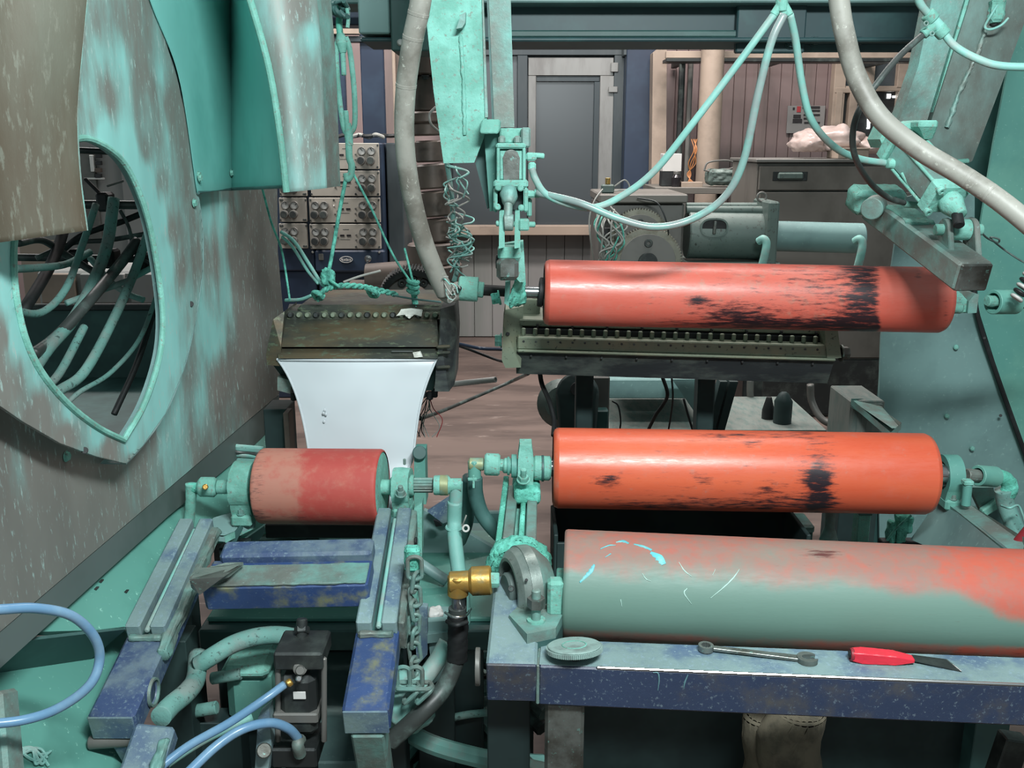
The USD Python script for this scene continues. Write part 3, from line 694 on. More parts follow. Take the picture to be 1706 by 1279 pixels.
t.part('bottle_body', lathe((A[0], 3.6, 0), (A[0], 3.6, 1.2), [(0, R), (P(1302, 668, 3.6)[2], R), (P(1302, 656, 3.6)[2], R * .55), (P(1302, 653, 3.6)[2], R * .3)], 28), 'tank')
A = P(1280, 700, 3.65); t.part('valve_cover', lathe((A[0], 3.66, 0), (A[0], 3.66, 1), [(0, R * .7), (P(1280, 690, 3.6)[2], R * .7), (P(1280, 668, 3.6)[2], R * .3)], 20), 'black'); t.done()
t = Thing('white_tube', 'white plastic tube end poking out behind the left die', 'tube')
t.part('pipe', ring(P(742, 641, 3.0), P(826, 632, 2.9), M(5, 2.9), M(3.4, 2.9), 20), 'white'); t.part('plug', cyl(P(746, 640.6, 3.0), P(815, 633, 2.92), M(3.2, 2.9), 16), 'mach_grey'); t.part('support_pipe', cyl(P(742, 641, 3.0), P(700, 645, 3.05), M(4.5, 2.9), 16), 'white'); t.done()
for pts, r, m_, lb in (([(760, 572, 3.2), (800, 580, 3.3), (840, 582, 3.2)], 3, 'navy', 'blue black cable running from the left die to the right die'), ([(762, 575, 3.2), (790, 585, 3.35), (830, 600, 3.3), (845, 602, 3.1)], 2.5, 'black', 'black cable sagging between the two dies'),
                       ([(700, 697, 3.1), (735, 685, 3.4), (790, 662, 3.8), (850, 636, 4.0), (880, 622, 3.6)], 3.2, 'hose_dark', 'twisted dark cable pair crossing the floor gap between the dies')):
    hose('cable', lb, 'cable', pts, r, m_, n=8)
hose('tarred_strap', 'blackened strap hanging from the left end of the right die to the middle roll', 'strap', [(899, 618, 2.6), (903, 640, 2.58), (915, 668, 2.5), (923, 700, 2.45), (922, 725, 2.4)], 4, 'black')
for i in range(7):
    r_ = np.random.default_rng(80 + i); x = 704 + r_.uniform(-5, 18)
    hose('loose_wire', 'thin loose wire in the tangle hanging right of the white film', 'wire', [(712 + i, 655, 2.5), (x, 680, 2.55), (x + r_.uniform(-14, 20), 705 + r_.uniform(-10, 10), 2.55), (x + r_.uniform(-12, 6), 728, 2.55)], .8, 'black' if i % 2 else 'ink_red' if i == 2 else 'wire', group='loose wires by the film', n=6)

# ------------------------------------------------------------------ instrument rack
Yi = 6.0
t = Thing('instrument_rack', 'navy rack cabinet holding stacked gauge panels, its oval badge on the lower front', 'rack')
A, B = P(517, 238, Yi), P(636, 238, Yi); zt_ = A[2]
xl = P(462, 400, Yi)[0]; zl = P(462, 286, Yi)[2]; zb2 = P(575, 416, Yi)[2]; zb3 = P(575, 452, Yi)[2]
t.part('tower', box(((A[0] + B[0]) / 2, Yi + .3, (zt_ + zb3) / 2), B[0] - A[0], .56, zt_ - zb3, .008), 'navy')
t.part('side_tower', box(((xl + A[0]) / 2 - .26, Yi + .3, (zl + zb3) / 2), A[0] - xl + .5, .56, zl - zb3, .008), 'navy')
t.part('side_panel', box((B[0] + .06, Yi + .35, zt_ / 2), .1, .5, zt_, .006), 'dark_frame')
t.part('badge_panel', box(((A[0] + B[0]) / 2, Yi - .0, (zb2 + zb3) / 2), B[0] - A[0], .06, zb2 - zb3, .01), 'navy')
t.part('base_cabinet', box(((A[0] + B[0]) / 2, Yi + .32, zb3 / 2), B[0] - A[0], .54, zb3, .008), 'navy'); t.part('base_cabinet', box(((xl + A[0]) / 2 - .26, Yi + .3, zb3 / 2), A[0] - xl + .49, .52, zb3, .008), 'navy')
e = P(577, 432, Yi - .035); th = np.linspace(0, 2 * np.pi, 48, endpoint=False)
el = Polygon([(M(10.6, Yi) * math.cos(a), M(5.2, Yi) * math.sin(a)) for a in th]); FY = np.stack([XA, ZA, -YA], 1)
bd = t.part('badge', extrude(el, .006, e, FY), 'navy', label='oval badge with white rim and lettering')
t.part('badge_rim', extrude(el.difference(el.buffer(-.004)), .009, e, FY), 'white', sub=bd)
tx = meshkit.text_mesh('Nordson', M(4.6, Yi), .003, True); tx.apply_translation(-tx.bounds.mean(0)); s_ = M(16, Yi) / (tx.bounds[1, 0] - tx.bounds[0, 0]); tx.apply_scale([s_, 1, 1])
tx.vertices = np.asarray(tx.vertices) @ FY.T + e - [0, .008, 0]; t.part('lettering', tx, 'white', sub=bd)
kl = P(613, 431, Yi - .032); t.part('lock', lathe(kl + [0, .01, 0], kl - [0, .03, 0], [(0, .022), (.012, .022), (.016, .012), (.03, .012)], 20), 'chrome'); t.part('key', box(kl + [.0, -.03, -.03], .012, .004, .05, .002), 'chrome')
t.part('switch', box(P(535, 428, Yi - .035), .03, .01, .04, .003), 'mach_grey')
for px, py in ((521, 420), (632, 420), (521, 447), (632, 447)): t.part('screw', cyl(P(px, py, Yi - .03), P(px, py, Yi - .04), .008, 10), 'mach_grey')
t.part('shelf', rect(545, 478, 640, 482, Yi - .1, .2), 'mach_grey')
t.done()
def gauge_panel(px0, py0, px1, py1, full, label):
    t = Thing('gauge_panel', label, 'instrument panel', 'gauge panels of the instrument rack')
    t.part('face', rect(px0, py0, px1, py1, Yi - .02, .03, .004), 'panel_face')
    cols = [px0 + 12, px0 + 27] if not full else [px0 + 12, px0 + 27, px1 - 29, px1 - 13]
    if full == 'half': cols = [px1 - 29, px1 - 13]
    h = py1 - py0
    for px in cols:
        c = P(px, py0 + h * .31, Yi - .02)
        g_ = t.part('gauge', ring(c, c - [0, .025, 0], M(6.6, Yi), M(5.2, Yi), 24), 'mach_grey'); t.part('dial', cyl(c, c - [0, .012, 0], M(5.6, Yi), 24, .001), 'dial', sub=g_)
        a = math.radians((px * 37 + py0 * 13) % 120 + 30); t.part('needle', beam(c - [0, .0135, 0] + .004 * XA, c - [0, .0135, 0] + .018 * (math.cos(a) * XA + math.sin(a) * ZA), .003, .002, YA, .0003), 'ink', sub=g_)
        c = P(px, py0 + h * .66, Yi - .02); k = t.part('knob', lathe(c, c - [0, .06, 0], [(0, .022), (.03, .022), (.034, .026), (.056, .024)], 20), 'mach_grey')
        t.part('knob_cap', cyl(c - [0, .056, 0], c - [0, .06, 0], .02, 20, .0005), 'dark_steel', sub=k)
    if full:
        mx = (px0 + px1) / 2 + 4
        for dx in (-9, 2): t.part('display', rect(mx + dx - 3.6, py0 + h * .42, mx + dx + 3.6, py0 + h * .42 + 3, Yi - .024, .008, .001), 'display')
        for dx, dy in ((-22, .3), (-16, .5), (14, .4), (14, .6), (20, .3), (-20, .62)): t.part('button', rect(mx + dx - 1.2, py0 + h * dy, mx + dx + 1.2, py0 + h * dy + 2.4, Yi - .026, .01, .001), 'white' if dy == .3 else 'mach_grey')
        t.part('print_line', cat(rect(mx - 8, py0 + h * .2, mx + 2, py0 + h * .2 + 1, Yi - .0215, .004, .0002), rect(mx - 12, py0 + h * .6, mx + 4, py0 + h * .6 + .8, Yi - .0215, .004, .0002)), 'mach_grey', kind='stuff')
    for px, py in ((px0 + 3, py0 + 4), (px1 - 3, py0 + 4), (px0 + 3, py1 - 4), (px1 - 3, py1 - 4), ((px0 + px1) / 2 - 18, py0 + 4), ((px0 + px1) / 2 + 18, py1 - 4)): t.part('screw', cyl(P(px, py, Yi - .018), P(px, py, Yi - .026), .006, 8, .001), 'dark_steel')
    return t.done()
for a, b, c, d, f, lb in ((516, 238, 632, 282, 'half', 'topmost gauge panel of the instrument rack'), (516, 284, 633, 327, 'half', 'second gauge panel from the top of the instrument rack'), (514, 329, 634, 371, True, 'third gauge panel from the top of the right stack, four gauges across'), (515, 373, 635, 415, True, 'lowest gauge panel of the right stack, above the oval badge'),
                       (464, 329, 512, 370, False, 'upper two gauge panel of the left stack, beside the hood edge'), (464, 372, 513, 414, False, 'lower two gauge panel of the left stack, behind the pale rods'), (464, 290, 512, 327, False, 'gauge panel of the left stack mostly hidden by the hood flange')):
    gauge_panel(a, b, c, d, f, lb)
for i, (px, w_, m_) in enumerate(((560, 40, 'black'), (600, 34, 'wire'), (625, 20, 'black'))):
    c = P(px, 230, Yi + .12); c[2] = zt_ + .024; pts = [c + [-.1 + .05 * k, .03 * math.sin(k * 2.3 + i), .006 + .02 * abs(math.sin(k * 1.7 + i))] for k in range(6)]
    single('cable_coil', tube(pts, .012, 8), m_, ('black cable coil lying on the left of the rack top', 'pale cable lying on the rack top near its right end', 'black cable end on the rack top right corner')[i], 'cable')
# dark booth wall and post behind the rack
t = Thing('booth_panel', 'dark navy booth panel standing behind the instrument rack', 'panel')
Yd = 6.9
for a, b in ((470, 596), (598, 656)): t.part('panel', rect(a, 40, b, 655, Yd, .05, .006), 'navy')
t.part('top_frame', rect(470, 60, 660, 70, Yd - .03, .08), 'dark_frame'); t.part('batten', rect(520, 43, 598, 57, Yd - .06, .06), 'tan', label='pale wooden batten'); t.done()
t = Thing('wooden_post', 'pale wooden post standing right of the dark booth panel', 'post')
t.part('post_front', rect(657, 62, 666, 560, 6.6, .1), 'tan'); t.part('post_edge', rect(666, 62, 671, 560, 6.62, .08), 'barrel'); t.done()
# segmented extruder pipe, flanges, large gear behind the left die
t = Thing('melt_pipe', 'upright brown melt pipe of stacked heater bands and flanges behind the grey hose', 'pipe')
Yp = 3.6
pc = [(712, 95), (710, 185), (716, 240), (722, 270), (726, 318), (728, 362), (730, 404), (732, 440)]
for i, (a, b, r) in enumerate((((708, 90), (708, 126), 26), ((708, 126), (708, 186), 18), ((710, 186), (711, 205), 27), ((711, 205), (712, 226), 24), ((714, 234), (716, 270), 22), ((717, 273), (721, 314), 25), ((722, 318), (726, 360), 24), ((727, 364), (731, 402), 23), ((720, 404), (722, 440), 40), ((716, 440), (718, 470), 52))):
    A, B = P(*a, Yp), P(*b, Yp); t.part('heater_band' if 4 <= i < 8 else 'flange', cyl(A, B, M(r, Yp), 32, .006), 'barrel')
for k in range(8): q = P(708, 108, Yp) + M(22, Yp) * np.array([math.cos(k * .8), math.sin(k * .8), 0]); t.part('flange_bolt', hexbolt(q + [0, 0, -.04], -ZA, .012, .014), 'dark_steel')
t.part('elbow_pipe', cyl(P(716, 462, Yp), P(612, 470, Yp), M(30, Yp), 24), 'barrel'); x0 = P(612, 470, Yp); t.part('pedestal', box((x0[0], Yp, x0[2] / 2), .14, .14, x0[2]), 'barrel'); t.done()
t = Thing('large_gear', 'large dark toothed wheel partly hidden behind the left die', 'gear')
c = P(690, 500, 3.2); R = M(58, 3.2); t.part('toothed_rim', gear(c, YA + .2 * ZA, R, .05, 70, R * .05, hole=R * .8), 'dark_steel', smooth=False); t.part('face_disc', cyl(c - .015 * YA, c + .02 * YA, R * .82, 40), 'mach_grey')
for a in (120, 60, 90): t.part('socket_bolt', ring(c - .03 * YA + R * .6 * np.array([math.cos(math.radians(a)), 0, math.sin(math.radians(a))]), c + R * .6 * np.array([math.cos(math.radians(a)), 0, math.sin(math.radians(a))]), .014, .006, 14), 'dark_steel')
t.part('axle', cyl(c, c + .4 * YA, .05, 20), 'dark_steel'); t.done()
rw = np.random.default_rng(7)
for i in range(26):
    y0 = 272 + rw.uniform(0, 160); x0 = 748 + rw.uniform(-6, 14); pts = [(x0, y0, 3.45)]
    for k in range(4): pts.append((748 + (y0 - 272) * .06 + rw.uniform(-10, 34), y0 + 10 + k * rw.uniform(6, 14), 3.4 + rw.uniform(-.06, .05)))
    hose('control_wire', 'thin teal dusted wire in the tangle right of the melt pipe', 'wire', pts, 1.5, 'hose_teal' if i % 3 else 'wire', group='wire tangle along the melt pipe', n=6)
hose('cable', 'teal dusted wire trunk running down beside the melt pipe bands', 'cable', [(744, 268, 3.46), (752, 320, 3.46), (756, 380, 3.46), (762, 440, 3.42), (756, 470, 3.4)], 4, 'hose_powder')
hose('cable', 'pale cable loop at the melt pipe flange beside the slanted plate', 'cable', [(726, 178, 3.3), (716, 190, 3.3), (718, 206, 3.3), (730, 218, 3.35)], 2, 'wire', n=8)
# ------------------------------------------------------------------ left: spray hood of sheet metal with the big opening
far = P(465, 656, 2.85); zpan = far[2]; near = PZ(0, 1052, zpan)
pn = unit(np.cross(ZA, unit(far - near))) * -1.0          # towards the line (+x)
if pn[0] < 0: pn = -pn
po = far
pf = unit(far - near); pf[2] = 0
def HP(px, py, off=0.0): return PP(px, py, po + pn * off, pn)
def wall(px_pts, off, thick, size=.035, holes=()):
    F = np.stack([pf, ZA, pn], 1)
    q = lambda pts: [tuple((HP(x, y, off) - po) @ F[:, :2]) for x, y in pts]
    pg = Polygon(q(px_pts), [q(h) for h in holes]).buffer(0)
    m = extrude(pg, -thick, po + pn * off, F); m.fix_normals()
    return fine(m, size)
OPEN = [(130, 231), (165, 238), (200, 264), (224, 303), (245, 360), (258, 420), (267, 480), (271, 530), (268, 580), (256, 630), (236, 682), (206, 733), (160, 710), (110, 670), (66, 616), (40, 558), (26, 490), (22, 430), (25, 385), (35, 340), (52, 295), (80, 255)]
def smooth_px(pts, n=5):
    p = np.array(pts + [pts[0]], float); return [tuple(x) for x in spline(np.column_stack([p, 0 * p[:, :1]]), n)[:-1, :2]]
OPENS = smooth_px(OPEN[:11]) + [(206, 733)] + smooth_px(OPEN[12:])
OPENS = [tuple(x) for x in spline(np.array([(a, b, 0) for a, b in OPEN[11:] + OPEN[:12]], float), 4)[:-1, :2]]
dz = lambda pts, off=0.0: steer([(HP(x, y, off), v if v > .85 else v - .16) for x, y, v in pts])
paint_panel = dz([(40, 760, .38), (100, 830, .25), (30, 900, .22), (120, 900, .2), (60, 990, .22), (200, 850, .3), (230, 800, .38), (300, 700, .66), (330, 600, .62), (352, 560, .95), (362, 500, .8), (350, 430, .5), (300, 520, .72), (400, 400, .12), (395, 340, .55), (440, 450, .15), (430, 560, .16), (400, 620, .2), (380, 700, .5), (345, 780, .4), (300, 560, .6), (455, 400, .3), (340, 340, .85), (370, 350, .8), (420, 330, .1), (330, 660, .7), (280, 760, .7), (455, 600, .1), (310, 400, .62), (375, 640, .25)])
panel_out = [(-60, 1103), (0, 1052), (226, 860), (465, 656), (472, 520), (463, 420), (462, 300), (455, -120), (-60, -120)]
t = Thing('spray_hood', 'dusty galvanised sheet metal spray hood with a large oval opening at the left', 'hood')
SLOT = [(0, 640), (60, 690), (130, 726), (190, 745), (215, 735), (262, 640), (282, 560), (284, 480), (262, 340), (222, 250), (160, 200), (60, 230), (8, 340), (-10, 480)]
t.part('side_panel', wall(panel_out, 0.0, .006, .03, [SLOT]), 'hood', paint=paint_panel)
# collar plate around the opening, standing off below
COL = [(-70, 610), (-20, 662), (40, 703), (100, 738), (160, 760), (210, 772), (238, 742), (275, 690), (305, 620), (325, 540), (338, 450), (338, 380), (330, 320), (318, 230), (295, 130), (270, 50), (248, -20), (230, -110), (-70, -110)]
paint_col = dz([(150, 30, .5), (200, 40, .45), (160, 90, .72), (200, 100, .75), (230, 130, .45), (180, 160, .4), (150, 200, .62), (170, 225, .95), (215, 250, .95), (240, 300, .95), (260, 370, .95), (275, 440, .95), (282, 530, .95), (275, 600, .95), (255, 660, .95), (215, 740, .95), (240, 250, .45), (265, 300, .4), (285, 380, .45), (300, 450, .45), (310, 540, .55), (250, 150, .5), (275, 180, .38), (295, 240, .45), (300, 320, .5), (320, 340, .6), (330, 420, .5), (15, 470, .95), (22, 560, .9), (60, 620, .85), (110, 680, .85), (160, 718, .85), (0, 560, .3), (10, 640, .25), (60, 690, .25), (110, 725, .28), (170, 755, .3), (215, 765, .5), (-20, 600, .25), (0, 450, .7), (130, 60, .5), (240, 60, .6), (262, 120, .75), (285, 640, .6)], .05)
t.part('collar', wall(COL, .055, .006, .026, [OPENS]), 'hood', paint=paint_col)
rim = np.array([HP(x, y, .056) for x, y in OPENS]); t.part('rim', tube(rim, .006, 8, smooth=False, closed=True), 'teal', label='teal caked rim of the opening')
# stand-off strip between collar and panel
edge = spline([HP(x, y, .052) for x, y in COL[1:14]], 4); back_ = edge - pn * .05
inn = spline([HP(x, y, .05) for x, y in OPEN[11:] + OPEN[:12]], 4); t.part('opening_flange', sheet(np.stack([inn, inn - pn * .014], 0), .002), 'teal_plate')
side = spline([HP(x, y, .052) for x, y in COL[5:19]], 4); t.part('collar_flange', sheet(np.stack([side, side - pn * .05], 0), .002), 'teal_plate')
for px, py in ((141, 750), (318, 506)): t.part('rivet_hole', cyl(HP(px, py, .05), HP(px, py, .0565), .006, 12, .0005), 'black')
for px, py in ((323, 338), (110, 760), (330, 292)): t.part('bolt', hexbolt(HP(px, py, .058 if py < 400 else .001), pn, .008, .006), 'teal')
e0, e1 = HP(-60, -112), HP(455, -112); t.part('roof', sheet(grid_between([e0, (e0 + e1) / 2, e1], [e0 - 1.15 * XA, (e0 + e1) / 2 - 1.15 * XA, e1 - 1.15 * XA], 4, 4), .006), 'strip')
# lower frame angle under the panel
A, B = near + pn * .004 - ZA * .0, far - ZA * .0
lo = lambda px, py: PP(px, py, po - pn * .0, pn)
strip = [(-60, 1103), (0, 1053), (226, 861), (465, 657), (465, 700), (420, 745), (280, 860), (0, 1113), (-60, 1168)]
t.part('frame_angle', wall(strip, -.002, .02, .2), 'strip')
t.done()
# top trough of the hood: wall piece along the panel, cross wall, curved outer sheet
t = Thing('hood_chute', 'teal coated curved chute on top of the spray hood with bright cut rims', 'chute')
a0, a1 = HP(330, 321, .06), HP(250, -4, .06)
b0 = HP(386, 315, .03); b1 = HP(384, -4, .03)
yr = b0[1] - .36; c0 = P(472, 311, yr); c1 = P(418, -4, yr); cmid = P(455, 150, yr)
L = [a1, HP(300, 130, .06), a0]; Rr = [b1, (b1 + b0) / 2, b0]
up = lambda p: p + (p - np.roll(p, 0)) 
top = lambda p, z=2.35: np.array([p[0], p[1], z])
t.part('inner_wall', sheet(grid_between([HP(215, -140, .06)] + L, [HP(384, -140, .03)] + Rr, 8, 30), .004), 'teal_bright', smooth=True)
t.part('cross_wall', sheet(grid_between([HP(384, -140, .03)] + Rr, [P(374, -140, yr), c1, cmid, c0], 8, 30), .004), 'teal_bright', smooth=True)
d0, d1 = P(546, 313, c0[1] - .02), P(527, -4, c0[1] - .02)
oL = [P(372, -140, c0[1] - .03), P(416, -4, c0[1] - .03), P(448, 110, c0[1] - .03), P(466, 215, c0[1] - .03), P(478, 320, c0[1] - .03)]; oR = [P(515, -140, c0[1] + .03), P(528, -4, c0[1] + .03), P(536, 100, c0[1] + .03), P(541, 220, c0[1] + .03), P(545, 313, c0[1] + .03)]
po_ = steer([(P(x, y, c0[1]), v) for x, y, v in ((450, 30, .5), (480, 60, .45), (505, 20, .2), (520, 60, .6), (470, 150, .5), (500, 160, .3), (525, 180, .35), (490, 240, .5), (515, 250, .45), (535, 240, .25), (495, 300, .75), (535, 305, .5), (475, 90, .3))])
t.part('outer_sheet', sheet(grid_between(oL, oR, 24, 60, -.03), .004), 'hood', paint=po_)
t.part('cut_rim', tube([p - [0, .004, 0] for p in oL], M(5.5, c0[1]), 10), 'teal', label='bright teal cut rim')
t.part('side_seam', sheet(grid_between(oR, [p + [.012, .10, 0] for p in oR], 3, 20), .003), 'steel_dusty', smooth=True)
t.part('lower_seam', tube([a0, b0, c0], .004, 8, smooth=False), 'teal_dark')
for px, py in ((332, 296), (385, 288)): t.part('bolt', hexbolt(HP(px, py, .064 if px < 350 else .034), pn, .007, .006), 'teal')
t.done()
# brown curved sheet hanging in front
t = Thing('front_sheet', 'brown stained curved sheet hanging in front of the spray hood opening', 'sheet')
g = grid_between([P(-60, -140, 1.34), P(-55, 100, 1.33), P(-50, 300, 1.33), P(-45, 409, 1.33)], [P(158, -140, 1.40), P(143, 20, 1.40), P(131, 150, 1.40), P(129, 220, 1.40), P(134, 300, 1.40), P(145, 384, 1.40)], 16, 40, -.02)
t.part('sheet', sheet(g, .004), 'brown', smooth=True); t.part('folded_edge', tube([P(158, -140, 1.402), P(143, 20, 1.402), P(131, 150, 1.402), P(129, 220, 1.402), P(134, 300, 1.402), P(145, 384, 1.402)], .002, 8), 'steel_dusty'); t.done()
hose('teal_cord', 'thin teal cord hanging against the right edge of the spray hood', 'cord', [(436, 310, 2.45), (452, 370, 2.45), (470, 420, 2.45), (483, 500, 2.45)], 1.8, 'rope', n=8)
# inside: cable bundle, cross pipes and what is seen behind
t = Thing('hood_tray', 'dark teal tray inside the spray hood behind the cables', 'tray')
t.part('back_panel', sheet(grid_between([P(-40, 514, 2.9), P(-40, 560, 2.9), P(-40, 600, 2.9), P(-40, 650, 2.9)], [P(300, 512, 2.9), P(300, 560, 2.9), P(300, 600, 2.9), P(300, 650, 2.9)], 6, 8), .01), 'teal_dark')
zfl = zpan + .03; t.part('bottom', box((-1.36, 2.1, zfl), .9, 1.6, .02), 'teal_dark'); t.part('edge_lip', beam(P(-40, 512, 2.89), P(300, 511, 2.89), .02, .02), 'dark_steel')
for x in (-1.75, -1.1):
    for y in (1.5, 2.8): t.part('leg', box((x, y, zfl / 2 - .005), .05, .05, zfl - .01), 'dark_steel')
t.done()
t = Thing('pipe_rack', 'dark cross pipes with clamps carrying the cables inside the spray hood', 'rack')
for (a, b, r, Y) in (((90, 340), (300, 342), 7, 2.5), ((-20, 428), (300, 432), 6, 2.45), ((100, 249), (300, 258), 5, 2.6)): t.part('cross_pipe', cyl(P(*a, Y), P(*b, Y), M(r, Y), 16), 'dark_steel')
for px, py, Y in ((176, 336, 2.47), (240, 436, 2.42), (130, 430, 2.42), (186, 430, 2.42)): t.part('clamp', box(P(px, py, Y), M(20, Y), .05, M(30, Y), .006), 'black')
t.part('clamp_lever', cyl(P(141, 297, 2.46), P(172, 328, 2.46), M(3, 2.4), 10), 'black'); t.part('clamp_lever', cyl(P(178, 310, 2.46), P(206, 301, 2.46), M(2, 2.4), 10), 'mach_grey')
xr = P(300, 340, 2.5)[0]
for y in (2.5,): t.part('upright', box((-1.5, 2.52, .9), .05, .05, 1.8), 'dark_steel'); t.part('upright', box((xr + .0, 2.62, .9), .04, .04, 1.8), 'dark_steel')
t.done()
rc = np.random.default_rng(11)
CAB = [([(250, 380, 2.4), (225, 450, 2.35), (190, 530, 2.2), (140, 620, 2.0), (88, 660, 1.9), (60, 720, 1.85)], 8, 'teal dusted cable lit on its lower part, just right of the opening middle'), ([(190, 330, 2.4), (175, 420, 2.35), (130, 520, 2.2), (80, 580, 2.05), (40, 640, 2.0)], 10, 'thick teal cable sweeping to the lower left rim of the opening'),
       ([(268, 470, 2.35), (235, 560, 2.25), (185, 620, 2.1), (130, 655, 1.95), (95, 690, 1.9)], 4, 'thin cable arcing along the lower right of the opening'), ([(160, 340, 2.35), (140, 400, 2.3), (110, 480, 2.2), (70, 520, 2.1), (24, 518, 2.0)], 6, 'pale cable looping up to the left rim of the opening'),
       ([(24, 448, 1.95), (60, 446, 2.1), (110, 440, 2.25), (150, 420, 2.35)], 6, 'pale hose crossing the left of the opening'), ([(230, 400, 2.4), (200, 440, 2.35), (150, 500, 2.2), (95, 560, 2.1), (55, 590, 2.0)], 9, 'dark thick cable slanting through the opening middle'),
       ([(110, 370, 2.4), (90, 430, 2.3), (50, 500, 2.15), (20, 540, 2.1)], 9, 'dark thick cable near the left rim of the opening'), ([(200, 350, 2.45), (215, 380, 2.45), (225, 420, 2.4), (250, 440, 2.4)], 3, 'thin black cable looping beside the upper clamp'),
       ([(100, 420, 2.4), (140, 390, 2.4), (200, 370, 2.45), (250, 350, 2.5)], 5, 'dark cable crossing under the upper cross pipe'), ([(60, 430, 2.35), (120, 405, 2.4), (180, 400, 2.42), (240, 390, 2.45)], 4, 'dark cable lying on the lower cross pipe'),
       ([(150, 430, 2.4), (185, 470, 2.35), (215, 490, 2.35), (240, 500, 2.35)], 5, 'pale cable bending down to the tray edge'), ([(268, 400, 2.5), (250, 370, 2.5), (238, 340, 2.52), (245, 300, 2.55)], 3, 'thin cable rising along the right rim of the opening'), ([(255, 445, 2.4), (205, 470, 2.35), (150, 490, 2.3), (110, 505, 2.25)], 5, 'pale hose rising to the right clamp'),
       ([(30, 405, 2.2), (70, 400, 2.3), (110, 425, 2.35), (160, 455, 2.35)], 6, 'black hose at the upper left of the opening'), ([(262, 500, 2.4), (230, 600, 2.3), (190, 690, 2.2)], 5, 'black cable dropping along the right of the opening'), ([(140, 545, 2.2), (100, 620, 2.05), (70, 650, 2.0)], 7, 'short dusty cable beside the thick teal cable')]
for i, (pts, r, lb) in enumerate(CAB): hose('hood_cable', lb, 'cable', pts, r, ('hose_powder' if i in (0, 1, 2, 3, 4, 15) else 'hose_dark' if i % 2 else 'hose_teal' if i in (10, 12) else 'black'))
t = Thing('control_cabinet', 'pale control cabinet with dark display seen through the hood opening', 'cabinet')
Yk = 4.6
t.part('cabinet_body', rect(20, 200, 330, 560, Yk, .5, .01), 'siding_low'); t.part('cabinet_door', rect(118, 248, 182, 520, Yk - .02, .03, .004), 'mach_grey'); t.part('cabinet_door', rect(196, 240, 330, 470, Yk - .02, .03, .004), 'siding_low'); t.part('cabinet_door', rect(30, 400, 114, 540, Yk - .02, .03, .004), 'tan')
for py in (256, 268, 280, 290): t.part('indicator', rect(158, py, 168, py + 7, Yk - .03, .02, .001), 'display' if py != 280 else 'barrel')
t.part('display', rect(148, 258, 157, 286, Yk - .03, .02, .002), 'dial'); t.part('slot', rect(140, 296, 172, 299, Yk - .03, .02, .001), 'white')
zk = P(100, 560, Yk)[2]; t.part('base', box(((P(20, 400, Yk)[0] + P(330, 400, Yk)[0]) / 2, Yk + .25, zk / 2), .8, .45, zk), 'mach_grey'); t.done()
t = Thing('tool_chest', 'pale low chest with door seams behind the cables in the hood opening', 'chest')
t.part('chest_body', rect(60, 452, 320, 560, 4.0, .4, .01), 'siding_low')
for a, b in ((64, 128), (132, 210), (214, 318)): t.part('drawer', rect(a, 456, b, 505, 3.98, .03, .004), 'tan' if a == 64 else 'siding_low')
zk = P(100, 560, 4.0)[2]; t.part('base', box((P(190, 400, 4.0)[0], 4.2, zk / 2), .55, .36, zk), 'mach_grey'); t.done()

# ------------------------------------------------------------------ teal base plates left, below the hood
zu = .50
T1 = [(420, 700), (300, 838), (60, 1048), (235, 1046), (330, 900), (440, 860), (460, 760)]
t = Thing('base_cover', 'teal powder coated sloping base cover below the spray hood', 'cover')
o1 = HP(100, 1030, -.012); nrm = unit(pn * 1.15 + ZA)
SL = lambda x, y, d=0.0: PP(x, y, o1 - nrm * d, nrm)
t.part('upper_plate', fine(prism([SL(x, y) for x, y in [(440, 690), (20, 1075), (70, 1052), (205, 1048), (345, 905), (470, 880), (470, 760)]], .01, -nrm * .012), .1), 'teal_cover')
t.part('lower_plate', fine(prism([SL(x, y, .10) for x, y in [(-60, 1130), (72, 1062), (250, 1046), (230, 1180), (200, 1340), (-60, 1340)]], .01, -nrm * .012), .1), 'teal_cover')
A = SL(20, 1070); B = SL(210, 1048); t.part('step', prism([A, B, B - nrm * .10, A - nrm * .10], .006), 'teal_dark')
for px, py in ((160, 980), (210, 985), (168, 968)): t.part('paint_chip', box(SL(px, py) + nrm * .001, .006, .012, .002, .0004), 'dark_steel')
for (px, py) in ((420, 760), (300, 960), (150, 1150)):
    c = SL(px, py, .12); t.part('stand', box((c[0], c[1], (c[2] - .02) / 2), .06, .06, c[2] - .02), 'tank')
t.done()
# ------------------------------------------------------------------ rolls
def roll_mesh(A, B, r, nL=220, nA=96, rnd=.006):
    A, B = np.asarray(A, float), np.asarray(B, float); F = frame(B - A); Ln = np.linalg.norm(B - A)
    ts = np.concatenate([[0, rnd * .3, rnd], np.linspace(.012, Ln - .012, nL), [Ln - rnd, Ln - rnd * .3, Ln]]); rs = np.full(len(ts), r); rs[[0, -1]] -= rnd; rs[[1, -2]] -= rnd * .3
    th = np.arange(nA) * 2 * np.pi / nA; v = []
    for t_, q in zip(ts, rs): v.append(A + F[:, 2] * t_ + q * (np.cos(th)[:, None] * F[:, 0] + np.sin(th)[:, None] * F[:, 1]))
    k = len(ts); f = []
    for i in range(k - 1):
        for j in range(nA):
            a, b, c, d = i * nA + j, i * nA + (j + 1) % nA, (i + 1) * nA + (j + 1) % nA, (i + 1) * nA + j; f += [(a, b, c), (a, c, d)]
    return tm(np.vstack(v), f), k, nA


